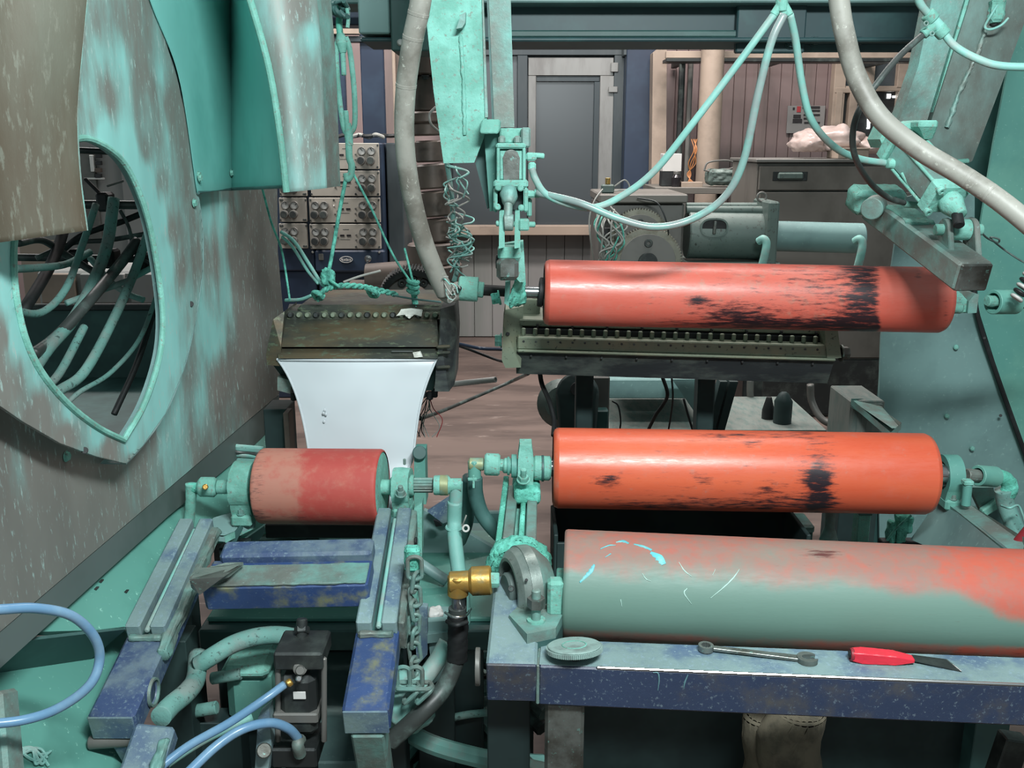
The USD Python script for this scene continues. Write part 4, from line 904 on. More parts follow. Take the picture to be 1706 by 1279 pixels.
def rollers(name, label, A, B, r, mat, wear, shaft_r, ext0, ext1, core='dark_steel', rnd=.006):
    """wear(px, py, p) -> three columns for the points p of the cover"""
    t = Thing(name, label, 'roller'); m, k, nA = roll_mesh(A, B, r, rnd=rnd)
    d = unit(np.asarray(B) - A)
    def paint(p):
        s = proj(p); return np.clip(np.stack(wear(s[:, 0], s[:, 1], p), 1), 0, 1)
    t.part('rubber_cover', m, mat, smooth=True, paint=paint)
    t.part('end_disc', ring(A + d * .002, A + d * .02, r - rnd * .8, shaft_r), core); t.part('end_disc', ring(B - d * .02, B - d * .002, r - rnd * .8, shaft_r), core)
    t.part('shaft', cyl(A - d * ext0, A + d * .05, shaft_r, 28), 'chrome' if core == 'dark_steel' else 'teal'); t.part('shaft', cyl(B - d * .05, B + d * ext1, shaft_r, 28), 'chrome' if core == 'dark_steel' else 'teal')
    return t.done()


g_ = lambda x, c, w: np.exp(-((x - c) / w) ** 2)
st = lambda x, a, w: 1 / (1 + np.exp(-(x - a) / w))
nz = lambda p, s, seed=0: meshkit.fbm(np.asarray(p) * s, 4, seed)
TA, TB = P(906, 487, 2.30), P(1572, 500, 2.30); TR = M(54.5, 2.3, 490)
def wear_top(x, y, p):
    n = nz(p * [1, 4, 4], 9, 1); n2 = nz(p * [1, 3, 3], 16, 5)
    band = st(x, 1300, 60) * (1 - st(x, 1466, 3)); low = g_(y, 520, 16) * (st(x, 1180, 12) * (1 - st(x, 1280, 10))) * .72
    b = band * (.16 + .42 * g_(x, 1440, 34) + .34 * n) + low * (.4 + .7 * n) + g_(y, 540, 12) * st(x, 1130, 40) * (1 - st(x, 1466, 3)) * .5 + g_(x, 1160, 30) * g_(y, 500, 8) * .5 + .55 * g_(x, 1530, 8) * g_(y, 462, 8) + .3 * g_(x, 1575, 6)
    b += .28 * st(x, 1020, 40) * (1 - st(x, 1466, 3)) * n2
    return np.clip(b * 1.05, 0, 1), 0.12 * nz(p, 4, 8), .45 * st(x, 1080, 40) * (1 - st(x, 1466, 4)) * n
rollers('press_roller', 'glossy coral red roller with black scuffs, uppermost of the three at the right', TA, TB, TR, 'roll', wear_top, M(10, 2.3), M(38, 2.3), M(12, 2.3), rnd=.012)
MA, MB = P(921, 779, 2.10), P(1546, 789, 2.08); MR = M(67, 2.1, 780)
def wear_mid(x, y, p):
    n = nz(p * [1, 4, 4], 9, 3); n2 = nz(p * [1, 3, 3], 20, 4)
    b = .8 * g_(x, 1365, 22) * g_(y, 805, 26) + .62 * g_(x, 1360, 30) * st(y, 725, 20) * n * 1.3 + .6 * g_(x, 1010, 26) * g_(y, 800, 16) * n2 * 1.6 + .5 * g_(x, 1170, 14) * g_(y, 800, 8) + .62 * g_(x, 1280, 22) * g_(y, 820, 24) * n * 1.5
    b += .75 * g_(y, 726, 6) * (st(x, 1180, 20) * (1 - st(x, 1330, 15))) * n * 1.6 + .55 * g_(x, 1250, 20) * g_(y, 738, 5) + .6 * g_(y, 838, 12) * st(x, 1020, 40) * (1 - st(x, 1400, 30)) * n * 1.5 + .3 * n2 * st(x, 1010, 20) * (1 - st(x, 1400, 4))
    return b, 0 * x, .4 * g_(y, 770, 25) * st(x, 1060, 30) * (1 - st(x, 1400, 4)) * n
rollers('press_roller', 'orange red roller with a black smudge, middle of the three at the right', MA, MB, MR, 'roll_orange', wear_mid, M(15, 2.1), M(30, 2.1), M(40, 2.1), rnd=.012)
FA, FB = P(938, 973, 1.72), P(1720, 1010, 1.66); FR = M(91, 1.72, 975)
dF = unit(FB - FA); FB = FA + dF * 1.15
def wear_low(x, y, p):
    n = nz(p, 7, 2); n2 = nz(p * [1, 2, 2], 14, 6); yy = y - (x - 937) * .041
    g = np.clip(.10 + 1.0 * st(yy, 962, 16) - .85 * g_(yy, 1056, 12) * (.5 + n), 0, 1.1) + .38 * g_(x, 1150, 200) * (n - .3) + .35 * n2 - .25
    g -= 1.0 * st(x, 1595 + 60 * (n - .5) + (yy - 900) * .55, 14) * (1 - st(yy, 1010, 14)) - .9 * g_(x, 955, 16) * g_(yy, 980, 20) + .4 * g_(x, 1490, 60) * g_(yy, 945, 26) + .2 * g_(yy, 1060, 14) * g_(x, 1450, 90)
    s = .9 * g_(x, 1370, 34) * g_(yy, 905, 10) * n2 * 1.3 + .55 * g_(yy, 1064, 14) * n + .2 * g_(x, 1335, 16) * g_(yy, 922, 5)
    return s, g, (.86 + .7 * (n - .5)) * (1 - .9 * st(x, 1580, 22)) * (1 - .8 * g_(x, 955, 16) * g_(yy, 980, 20))
rollers('press_roller', 'long roller half covered in teal powder, lowest and nearest of the three at the right', FA, FB, FR, 'roll_dusty', wear_low, M(28, 1.72), M(12, 1.72), .05, core='teal')
# bright splashes of teal paint on the low roller
t = Thing('paint_splash', 'bright turquoise paint splashes and scrape marks on the powdered lower roller', 'paint')
axF = frame(dF)
def on_roll(px, py, off=.0006):
    d = ray(px, py); # nearest hit with the cover
    o = CAM - FA; dd = d - dF * np.dot(d, dF); oo = o - dF * np.dot(o, dF); a, b, c = dd @ dd, 2 * dd @ oo, oo @ oo - (FR + off) ** 2
    return CAM + d * ((-b - math.sqrt(max(b * b - 4 * a * c, 0))) / (2 * a))
def daub(pts, w):
    L = spline([on_roll(*q) for q in pts], 5); k = len(L); tt = np.linspace(0, 1, k); ww = np.interp(tt, np.linspace(0, 1, len(w)), w); out = []
    for i in range(k):
        tg = unit(L[min(i + 1, k - 1)] - L[max(i - 1, 0)]); nn = L[i] - FA; nn = unit(nn - dF * np.dot(nn, dF)); sd = unit(np.cross(nn, tg))
        jag = 1 + .25 * math.sin(i * 2.1 + pts[0][0])
        out.append([L[i] - sd * ww[i] * jag - nn * .0012, L[i] - sd * ww[i] * jag * .8 + nn * .0005, L[i] + sd * ww[i] * .8 + nn * .0005, L[i] + sd * ww[i] - nn * .0012])
    g = np.array(out); v = g.reshape(-1, 3); f = []
    for i in range(k - 1):
        for j in range(3): a, b, c, e = i * 4 + j, i * 4 + j + 1, (i + 1) * 4 + j + 1, (i + 1) * 4 + j; f += [(a, b, c), (a, c, e)]
    m = tm(v, f); m.fix_normals(); return m
px_ = lambda v: M(v, 1.66)
mt['splash'] = look('turquoise_splash', srgb(84, 172, 180), srgb(110, 186, 184), .4, 40, rough=.5, bump=.2, bscale=120)
for pts, w in (([(1026, 903), (1038, 901), (1048, 905)], (.5, 3.4, 1.5)), ([(1056, 906), (1072, 910), (1086, 916)], (1, 3, 2)), ([(1084, 920), (1098, 928), (1106, 940)], (3, 7.5, 5)), ([(990, 940), (985, 950), (976, 960), (966, 970)], (2, 4, 3, 1.5)), ([(1000, 914), (1015, 908), (1026, 908)], (.6, 1.2, .4)), ([(1018, 922), (1008, 928)], (1, .4))):
    t.part('splash', daub(pts, [px_(x) for x in w]), 'splash', smooth=True)
mt['scrape'] = look('pale_scrape', srgb(168, 206, 190), rough=.6, bump=0)
for pts, w in (([(1131, 936), (1140, 950), (1152, 960)], (.4, 1, .4)), ([(1192, 948), (1187, 958)], (.5, .3)), ([(1232, 948), (1222, 962), (1206, 978), (1184, 996)], (.4, 1.2, 1, .4)), ([(1145, 980), (1140, 988), (1152, 1006)], (.8, 1, .3)), ([(1070, 955), (1076, 964), (1084, 968)], (.5, .8, .3)), ([(1034, 998), (1036, 1010)], (.9, .3))):
    t.part('scrape_mark', daub(pts, [px_(x) for x in w]), 'scrape', smooth=True)
t.done()
# ------------------------------------------------------------------ small roller at the left, under the film
SA, SB = P(436, 809, 2.06), P(638, 811, 2.04); SR = M(63, 2.05, 810)
def wear_small(x, y, p):
    n = nz(p, 22, 2); return .35 * (1 - st(x, 440 + 10 * n, 4)) + .3 * g_(y, 860, 8), .05 * n, .95 * (1 - st(x, 500, 5)) * (.6 + .8 * n)
rollers('film_roller', 'short dull red roller under the white film, frayed at its left end', SA, SB, SR, 'roll_matt', wear_small, M(13, 2.05), M(40, 2.05), M(20, 2.05), core='teal')

# ------------------------------------------------------------------ bearings and couplings
def pillow(name, label, c, ax, R, w, foot_w, foot_h, look_='teal', dark='black', dn=-ZA, shaft=None, bolts=True, ring_mat=None):
    """pillow block: ring housing round the axis on a foot; bore left open for the shaft"""
    c = np.asarray(c, float); ax = unit(ax); F = frame(ax, -np.asarray(dn)); sd, upv = F[:, 0], F[:, 1]; t = Thing(name, label, 'bearing')
    th = np.linspace(0, 2 * np.pi, 40, endpoint=False); circ = [(R * math.cos(a), R * math.sin(a)) for a in th]
    out = Polygon(circ).union(Polygon([(-foot_w * .36, -R - foot_h * .3), (foot_w * .36, -R - foot_h * .3), (R * .93, -R * .25), (-R * .93, -R * .25)]))
    bore = shaft or R * .45
    body = extrude(out.difference(Polygon([(bore * 1.75 * math.cos(a), bore * 1.75 * math.sin(a)) for a in th])), w, c - ax * w / 2, F)
    t.part('housing', body if look_ != 'teal' else rough(fine(body, .012), .004, 60), look_, smooth=40)
    t.part('bearing_ring', ring(c - ax * w * .36, c + ax * w * .36, bore * 1.75, bore * 1.2), dark); t.part('locking_collar', ring(c - ax * w * .72, c - ax * w * .3, bore * 1.45, bore * 1.02), ring_mat or dark)
    fb = c - upv * (R + foot_h * .3)
    ft = t.part('foot', box(fb - upv * foot_h * .1, foot_w, foot_h * .8, w * 1.05, .004, np.stack([sd, upv, ax], 1)) if False else hull((cboxpts(foot_w, foot_h * .8, w * 1.05, .005) @ np.stack([sd, upv, ax], 1).T) + fb), look_)
    if bolts:
        for s in (-1, 1): q = fb + sd * s * foot_w * .40 + upv * foot_h * .4; t.part('foot_bolt', hexbolt(q, upv, min(.013, foot_w * .08), .012, .014), 'steel_dusty', sub=ft)
    return t.done()


def elbow_joint(name, label, A, B, r, mat, drop, nut=True, extra=None):
    """rotary joint: body from A (machine side) to B, elbow dropping along DROP"""
    A, B = np.asarray(A, float), np.asarray(B, float); d = unit(B - A); L = np.linalg.norm(B - A); t = Thing(name, label, 'coupling')
    t.part('joint_body', lathe(A, B, [(0, r * .92), (r * .08, r), (L * .5, r), (L * .54, r * .72), (L, r * .72)], 28), mat)
    t.part('elbow', lathe(B - d * r * .75 + unit(drop) * -r * .7, B - d * r * .75 + np.asarray(drop), [(0, r * .66), (.004, r * .72), (np.linalg.norm(drop) * .6, r * .72), (np.linalg.norm(drop) + r * .7, r * .66)], 24), mat)
    if nut:
        th = np.arange(6) * np.pi / 3; F = frame(d); q = A + r * .62 * (np.cos(th)[:, None] * F[:, 0] + np.sin(th)[:, None] * F[:, 1]); t.part('hex_nut', hull(np.vstack([q - d * r * .35, q + d * .002])), mat)
    return t.done()


dS = unit(SB - SA); dM = unit(MB - MA); dT = unit(TB - TA)
pillow('pillow_block', 'teal caked bearing block at the left end of the short red roller', SA - dS * M(28, 2.05), dS, M(43, 2.05), M(34, 2.05), M(78, 2.05), M(26, 2.05), 'teal', dark='black', shaft=M(14, 2.05))
pillow('pillow_block', 'teal and steel bearing block at the right end of the short red roller', SB + dS * M(34, 2.05), dS, M(33, 2.05), M(28, 2.05), M(56, 2.05), M(30, 2.05), 'teal', dark='teal_paint', shaft=M(12, 2.05))
q = SA - dS * M(58, 2.05)
t = Thing('rotary_joint', 'teal caked rotary joint with down pipe left of the short red roller', 'coupling')
t.part('joint_body', rough(fine(cyl(P(331, 811, 2.06), P(361, 811, 2.06), M(17, 2.06), 28, .006), .008), .003, 80), 'teal', smooth=True); t.part('gland', cyl(P(361, 811, 2.06), P(385, 811, 2.06), M(12, 2.06), 24, .003), 'teal'); t.part('seal_ring', cyl(P(382, 811, 2.06), P(400, 811, 2.06), M(15, 2.06), 24), 'teal_dark')
t.part('elbow', rough(fine(cyl(P(334, 812, 2.06), P(312, 812, 2.06), M(8.5, 2.06), 20, .004), .01), .003, 80), 'caked'); t.part('down_pipe', rough(fine(tube([P(318, 806, 2.06), P(318, 830, 2.06), P(316, 858, 2.06), P(312, 892, 2.06)], M(9, 2.06), 14), .012), .003, 70), 'teal', smooth=True); t.part('plug', cyl(P(342, 811, 2.03), P(342, 811, 2.0), M(5, 2.06), 12), 'brass'); t.done()
t = Thing('splined_coupling', 'ribbed teal coupling stub on the right shaft end of the short roller', 'coupling')
A, B = P(684, 808, 2.04), P(721, 808, 2.04); t.part('hub', gear((A + B) / 2, XA, M(13, 2.04), np.linalg.norm(B - A), 14, M(2.5, 2.04)), 'steel_dusty', smooth=False); t.part('flange', cyl(P(678, 808, 2.04), P(690, 808, 2.04), M(18, 2.04), 28), 'teal')
t.part('shaft_end', cyl(P(668, 808, 2.04), P(726, 808, 2.04), M(8, 2.04), 20), 'dark_steel'); t.done()
t = Thing('rotary_joint', 'pale teal rotary joint with brass band above the grey hose, right of the short roller', 'coupling')
t.part('joint_body', lathe(P(723, 808, 2.03), P(771, 808, 2.03), [(0, M(16, 2.03)), (.003, M(17, 2.03)), (M(24, 2.03), M(17, 2.03)), (M(29, 2.03), M(12, 2.03)), (M(47, 2.03), M(12, 2.03))], 28), 'teal'); t.part('brass_band', ring(P(733, 808, 2.03), P(747, 808, 2.03), M(17.5, 2.03), M(15, 2.03), 28), 'brass_dusty'); t.part('elbow', cyl(P(760, 800, 2.03), P(759, 846, 2.03), M(11.5, 2.03), 24, .004), 'hose_teal'); t.done()
# left end of the middle roller
t = Thing('slide_bearing', 'teal caked clamp bearing at the left end of the middle red roller', 'bearing')
Yq = 2.06; R = M(24, Yq)
t.part('upright', fine(plate([(866, 742), (886, 742), (889, 765), (888, 826), (862, 826), (863, 765)], Yq - .03, .05), .02), 'teal'); t.part('collar', cyl(P(888, 779, Yq), P(918, 780, Yq), M(21, Yq), 32, .004), 'teal'); t.part('collar', cyl(P(902, 780, Yq), P(906, 780, Yq), M(22.5, Yq), 32, .001), 'teal_dark')
t.part('sleeve', cyl(P(838, 775, Yq), P(866, 777, Yq), M(13, Yq), 24, .003), 'teal'); t.part('washer', cyl(P(845, 776, Yq), P(849, 776, Yq), M(16, Yq), 28, .001), 'teal_paint'); t.part('washer', cyl(P(852, 776, Yq), P(861, 776, Yq), M(20, Yq), 28, .001), 'teal_paint')
t.part('clamp_block', rough(fine(box(P(878, 818, Yq - .02), M(44, Yq), .08, M(26, Yq), .006), .012), .006, 60), 'caked', smooth=True); t.part('clamp_bolt', hexbolt(P(872, 800, Yq - .06), ZA - .4 * YA, .012, .012, .02), 'teal'); t.done()
t = Thing('rotary_joint', 'pale teal rotary joint with brass tinted elbow at the left of the middle red roller', 'coupling')
t.part('joint_body', cyl(P(807, 773, Yq), P(833, 774, Yq), M(19, Yq), 28, .004), 'teal'); t.part('nut', cyl(P(832, 774, Yq), P(845, 775, Yq), M(10, Yq), 6), 'teal'); t.part('elbow', cyl(P(807, 773, Yq), P(781, 773, Yq), M(11, Yq), 24, .003), 'brass_dusty', label='elbow with brass tint'); t.part('down_elbow', cyl(P(790, 766, Yq), P(791, 800, Yq), M(11, Yq), 24, .003), 'teal_paint')
t.part('clip', cat(box(P(787, 798, Yq - .05), .02, .006, .006, .001), box(P(789, 802, Yq - .05), .005, .005, .03, .001)), 'teal'); t.done()
hose('drain_hose', 'dark teal hose bending down from the middle roller joint behind the slotted arm', 'hose', [(791, 795, Yq), (793, 825, Yq), (803, 856, Yq), (826, 885, Yq), (850, 905, Yq + .02), (880, 925, Yq + .05)], 13, 'teal_dark')
hose('drain_hose', 'dark hose close behind the down pipe between the arms', 'hose', [(783, 795, 2.12), (780, 830, 2.14), (776, 870, 2.16), (765, 900, 2.2)], 13, 'teal_dark')
# right end of the middle roller
t = pillow('pillow_block', 'pale teal bearing block at the right end of the middle red roller', P(1581, 792, 2.10), dM, M(36, 2.1), M(26, 2.1), M(64, 2.1), M(24, 2.1), 'teal_paint', dark='steel_dusty', shaft=M(14, 2.1))
t = Thing('rotary_joint', 'pale teal rotary joint with caked elbow right of the middle red roller', 'coupling')
t.part('joint_body', ring(P(1628, 792, 2.1), P(1658, 794, 2.12), M(18, 2.1), M(13, 2.1)), 'teal_paint'); t.part('inner_nut', rough(fine(cyl(P(1610, 791, 2.1), P(1640, 793, 2.11), M(11, 2.1), 16), .008), .004, 80), 'steel_dusty'); t.part('elbow', rough(fine(tube([P(1650, 794, 2.12), P(1672, 796, 2.12), P(1682, 810, 2.12), P(1676, 826, 2.12)], M(13, 2.1), 14), .01), .008, 60), 'caked', smooth=True); t.done()
hose('water_hose', 'grey green hose with wire clip dropping from the rotary joint right of the middle roller', 'hose', [(1672, 815, 2.12), (1676, 840, 2.12), (1688, 872, 2.1), (1700, 900, 2.08), (1712, 930, 2.06)], 15, 'hose_powder')
hose('wire_clip', 'thin wire clip twisted round the grey green hose at the right edge', 'wire', [(1668, 842, 2.06), (1682, 846, 2.02), (1696, 842, 2.04), (1704, 858, 2.04), (1710, 880, 2.04)], 2, 'hose_teal', n=8)
# slanted angle rail carrying that bearing
t = Thing('slide_rail', 'pale teal dusted angle rail slanting down right under the middle roller bearing', 'rail')
t.part('top_flange', prism([P(1562, 826, 2.14), P(1586, 822, 2.16), P(1706, 895, 1.78), P(1706, 925, 1.74), P(1688, 925, 1.72)], .012, -ZA * .012), 'steel_dusty'); t.part('web', prism([P(1562, 828, 2.14), P(1688, 926, 1.72), P(1640, 950, 1.74), P(1520, 900, 2.16)], .012, XA * .012), 'teal_plate')
t.part('stop_pin', cyl(P(1609, 842, 2.02), P(1612, 806, 2.02), M(8, 2.0), 16), 'teal_paint')
t.part('cap', box(P(1612, 803, 2.02), .022, .022, .012, .003), 'teal'); x0 = P(1650, 940, 1.95); t.part('leg', box((x0[0] + .06, 2.0, .3), .08, .08, .62), 'teal_dark'); t.done()
t = Thing('bracket', 'wedge shaped teal bracket under the rotary joint at the right edge', 'bracket')
t.part('web', plate([(1616, 812), (1655, 812), (1660, 840), (1636, 854)], 2.2, .02), 'steel_dusty'); t.part('lip', beam(P(1636, 854, 2.19), P(1664, 836, 2.19), .02, .02), 'teal'); t.part('web_plate', plate([(1628, 850), (1668, 848), (1706, 920), (1660, 890)], 2.24, .03), 'teal_dark'); t.done()
# caked bits and legs seen between the middle and the lower roller
t = Thing('jack_leg', 'pale teal leg with flared foot between the middle and lower rollers', 'leg')
t.part('shaft', lathe(P(1384, 850, 2.3), P(1380, 905, 2.3), [(0, M(9, 2.3)), (M(30, 2.3), M(8, 2.3)), (M(38, 2.3), M(11, 2.3)), (M(55, 2.3), M(16, 2.3))], 24), 'steel_dusty'); x0 = P(1381, 900, 2.3); t.part('post', cyl((x0[0], 2.3, 0), x0, M(12, 2.3), 20), 'teal_dark'); t.done()
t = Thing('square_post', 'pale teal square post between the middle and lower rollers', 'post'); x0 = P(1437, 850, 2.32); t.part('post', box((x0[0], 2.32, x0[2] / 2), M(21, 2.3), .04, x0[2]), 'teal'); t.part('cap', box(x0, M(24, 2.3), .05, .01), 'teal_dark'); t.done()
t = Thing('clamp_cluster', 'teal caked clamps and cords hanging under the right end of the middle roller', 'clamp')
for px, py, w_, h_ in ((1500, 880, 16, 50), (1484, 885, 10, 40), (1512, 872, 10, 30)): t.part('clamp', rough(fine(box(P(px, py, 2.2), M(w_, 2.2), .03, M(h_, 2.2), .004), .01), .012, 70), 'caked', smooth=True)
t.part('cord', tube([P(1478, 900, 2.17), P(1494, 880, 2.16), P(1518, 858, 2.16)], M(2, 2.2), 8), 'rope'); t.part('cross_bar', box(P(1500, 905, 2.2), M(70, 2.2), .03, .02), 'black'); x0 = P(1500, 905, 2.2); t.part('stand', box((x0[0], 2.2, x0[2] / 2), .03, .03, x0[2]), 'dark_steel'); t.done()
t = Thing('block', 'small grey green block between the middle and lower rollers', 'block'); x0 = P(1336, 873, 2.3); t.part('body', box((x0[0], 2.33, x0[2] / 2), M(38, 2.3), .08, x0[2], .006), 'teal_dark'); t.part('cap', box(x0 + [0, .03, -.01], M(40, 2.3), .09, .025, .006), 'steel_dusty'); t.done()
t = Thing('water_trough', 'dark trough between the middle and lower rollers', 'trough')
A, B = P(922, 852, 2.2), P(1318, 858, 2.2); t.part('front_wall', box(((A[0] + B[0]) / 2, 2.06, A[2] - .2), B[0] - A[0], .01, .36), 'tank'); t.part('back_wall', box(((A[0] + B[0]) / 2, 2.24, A[2] - .16), B[0] - A[0], .01, .36), 'tank'); t.part('side_wall', box((A[0], 2.15, A[2] - .18), .01, .19, .36), 'tank'); t.part('side_wall', box((B[0], 2.15, A[2] - .18), .01, .19, .36), 'tank'); t.part('bottom', box(((A[0] + B[0]) / 2, 2.15, A[2] - .36), B[0] - A[0], .19, .01), 'tank')
for x in (A[0] + .05, B[0] - .05): t.part('leg', box((x, 2.15, (A[2] - .36) / 2), .05, .05, A[2] - .36), 'tank')
t.done()

# ------------------------------------------------------------------ beam from the front (blue box) back to the middle roller: slotted arm
n0 = P(852, 1104, 1.50); dA = unit(P(872, 812, 2.10) - n0)
t = Thing('slotted_arm', 'blue square beam with teal slotted rail carrying the bearings of the lower and middle rollers', 'beam')
Fa = frame(dA, ZA); wB = M(92, 1.5); hB = M(84, 1.5)
L1 = .26
cA = n0 - Fa[:, 1] * hB / 2 
t.part('square_tube', beam(cA, cA + dA * L1, wB, hB, ZA, .005), 'blue_dusty'); t.part('rear_tube', beam(cA + dA * L1, cA + dA * .72, wB * .62, hB * .8, ZA, .005), 'teal')
for s in (-1, 1): t.part('slot_rail', beam(n0 + dA * .36 + Fa[:, 0] * s * .024 + Fa[:, 1] * .008, n0 + dA * .58 + Fa[:, 0] * s * .022 + Fa[:, 1] * .008, .022, .03, ZA, .002), 'steel_dusty')
t.part('slot_screw', cyl(n0 + dA * .36 + Fa[:, 1] * .012 - Fa[:, 0] * .003, n0 + dA * .58 + Fa[:, 1] * .012 - Fa[:, 0] * .003, .006, 12), 'caked')
t.part('weld_collar', rough(fine(cyl(n0 + dA * .30 + Fa[:, 1] * -.02, n0 + dA * .345 + Fa[:, 1] * -.02, .066, 28, .01), .01), .016, 60), 'caked', smooth=True)
t.part('side_rail', beam(n0 + dA * .3 + Fa[:, 0] * .043, n0 + dA * .62 + Fa[:, 0] * .04, .012, .05, ZA, .002), 'caked')
t.part('end_cap', box(n0 - Fa[:, 1] * hB / 2 - dA * .002, wB * .98, hB * .98, .006, .002, np.stack([Fa[:, 0], Fa[:, 1], dA], 1)), 'bluerust')
t.part('pivot_disc', cyl(P(792, 1110, 1.52), P(800, 1110, 1.52), M(34, 1.5), 24, .001), 'mach_grey')
xb = cA + dA * .1; t.part('post', box((xb[0] - .01, xb[1] + .03, (xb[2] - hB / 2) / 2), wB * .9, .1, xb[2] - hB / 2), 'tank'); xb = cA + dA * .66; t.part('post', box((xb[0], xb[1], (xb[2] - hB * .4) / 2), .05, .06, xb[2] - hB * .4), 'tank'); t.done()

# pillow block of the low roller: steel flange block with big bore
pb = P(882, 976, 1.72)
t = Thing('flange_bearing', 'bare grey steel flange bearing at the left end of the powdered lower roller', 'bearing')
dB = unit(dF + .42 * YA); Fp = frame(dB, ZA); sd, upv = Fp[:, 0], Fp[:, 1]; Rb = M(74, 1.70); w_ = M(40, 1.7)
th = np.linspace(0, 2 * np.pi, 48, endpoint=False); pc_ = pb
out = Polygon([(Rb * math.cos(a), Rb * math.sin(a)) for a in th]); bore_r = Rb * .66
hs = extrude(out.difference(Polygon([(bore_r * math.cos(a), bore_r * math.sin(a)) for a in th])), w_ * .5, pc_ - dB * w_ * .5, Fp)
t.part('housing', hs, 'steel_bright')
def hollow(A, d, prof, inner, n=48):
    """a turned ring: outside prof [(t, r)], straight bore"""
    F = frame(d); th = np.arange(n) * 2 * np.pi / n; rg = np.cos(th)[:, None] * F[:, 0] + np.sin(th)[:, None] * F[:, 1]; pr = prof + [(prof[-1][0], inner), (prof[0][0], inner)]
    v = np.vstack([np.asarray(A) + F[:, 2] * a + rg * r for a, r in pr]); k = len(pr); f = []
    for i in range(k):
        for j in range(n): a, b, c, e = i * n + j, i * n + (j + 1) % n, ((i + 1) % k) * n + (j + 1) % n, ((i + 1) % k) * n + j; f += [(a, b, c), (a, c, e)]
    m = tm(v, f); m.fix_normals(); return m
t.part('outer_race', hollow(pc_ - dB * w_ * 1.0, dB, [(0, bore_r * 1.12), (w_ * .2, Rb * .9), (w_ * .55, Rb * .99), (w_ * .6, Rb * 1.0)], bore_r), 'steel_bright'); t.part('rear_boss', hollow(pc_, dB, [(0, Rb), (w_ * .3, Rb * .92), (w_ * .8, Rb * .66)], M(30, 1.7)), 'steel_dusty')
t.part('inner_race', hollow(pc_ - dB * w_ * .6, dB, [(0, bore_r * .86), (w_ * .8, bore_r * .9)], bore_r * .62), 'chrome', label='bright inner race'); t.part('seal', hollow(pc_ - dB * w_ * .2, dB, [(0, bore_r * 1.0), (w_ * .3, bore_r * 1.0)], bore_r * .8), 'black')
sl = t.part('shaft_collar', cyl(pc_ - dB * w_ * 1.15, pc_ + dB * w_ * .9, bore_r * .60, 32, .004), 'strip'); t.part('set_screw', ring(pc_ - dB * w_ * .85 + upv * 0 - sd * bore_r * .0 + (CAM - pc_) / np.linalg.norm(CAM - pc_) * bore_r * .58, pc_ - dB * w_ * .85 + (CAM - pc_) / np.linalg.norm(CAM - pc_) * bore_r * .63, .006, .003, 14), 'dark_steel', sub=sl)
t.part('grease_hole', cyl(P(877, 966, pb[1] - Rb * .97), P(877, 966, pb[1] - Rb * .9), .003, 10, .0003), 'black')
ftc = pc_ - upv * Rb * 1.0
foot = [P(846, 1024, 1.62), P(866, 1012, 1.70), P(918, 1005, 1.72), P(938, 1018, 1.66), P(930, 1045, 1.58), P(888, 1054, 1.57), P(872, 1052, 1.575)]
foot = [PZ(*q, n0[2] + .028) for q in ((848, 1024), (872, 1000), (925, 1000), (938, 1022), (926, 1046), (878, 1056))]
t.part('foot', prism(foot, .02, -ZA * .02), 'steel_dusty'); zf = foot[0][2]
bq = PZ(893, 1034, zf); t.part('stud_washer', hollow(bq, ZA, [(0, .017), (.004, .017)], .008, 24), 'teal'); t.part('stud', cyl(bq - ZA * .015, bq + ZA * .062, .0085, 16), 'steel_dusty')
hx = lambda c, h, r: hull(np.vstack([np.asarray(c) + r * np.stack([np.cos(np.arange(6) * np.pi / 3), np.sin(np.arange(6) * np.pi / 3), 0 * np.arange(6)], 1) + [0, 0, dz_] for dz_ in (0, h)]))
t.part('hex_nut', hx(bq + ZA * .028, .018, .0165), 'steel'); t.part('side_block', box(PZ(926, 1030, zf) + [0, .03, .03], .03, .03, .07, .006), 'teal'); t.part('neck', hull(np.vstack([box(PZ(900, 1012, zf) + [0, .02, .0], .06, .05, .02).vertices, (pc_ - upv * Rb * .55)[None] + np.array([[.03, 0, 0], [-.03, 0, 0], [0, .03, 0]])])), 'steel')
zt0 = n0[2] + .0; t.part('seat', prism([q - ZA * .02 for q in foot], .02, -ZA * (.06)), 'teal_dark'); t.done()
t = Thing('rotary_joint', 'brass rotary joint with elbow and chrome tail at the left of the powdered lower roller', 'coupling')
Yj = 1.70
t.part('joint_body', lathe(P(819, 966, Yj), P(745, 970, Yj), [(0, M(23, Yj)), (.003, M(25.5, Yj)), (M(34, Yj), M(25.5, Yj)), (M(40, Yj), M(19, Yj)), (M(72, Yj), M(19, Yj)), (M(74, Yj), M(17, Yj))], 36), 'brass'); t.part('nut', cyl(P(815, 966, Yj), P(832, 966, Yj), M(14, Yj), 8), 'teal')
t.part('elbow', cyl(P(763, 958, Yj), P(763, 992, Yj), M(18.5, Yj), 28, .003), 'brass'); t.part('tail_pipe', cyl(P(763, 990, Yj), P(765, 1028, Yj), M(12, Yj), 24), 'chrome', label='bright tail pipe'); t.part('tail_nut', cyl(P(772, 990, Yj + .02), P(772, 1020, Yj + .02), M(6, Yj), 12), 'steel'); t.done()
t = Thing('water_hose', 'grey rubber hose with tape wrapped top curving down from the brass joint', 'hose')
t.part('hose_run', tube([P(762, 1012, Yj), P(763, 1050, Yj), P(760, 1095, Yj), P(740, 1145, Yj - .02), P(705, 1185, Yj - .05), (P(650, 1235, Yj - .06))], M(16, Yj), 16), 'hose_dark'); t.part('tape_wrap', rough(fine(tube([P(762, 1022, Yj), P(763, 1060, Yj), P(761, 1098, Yj)], M(18, Yj), 20), .008), .006, 90), 'black', smooth=True)
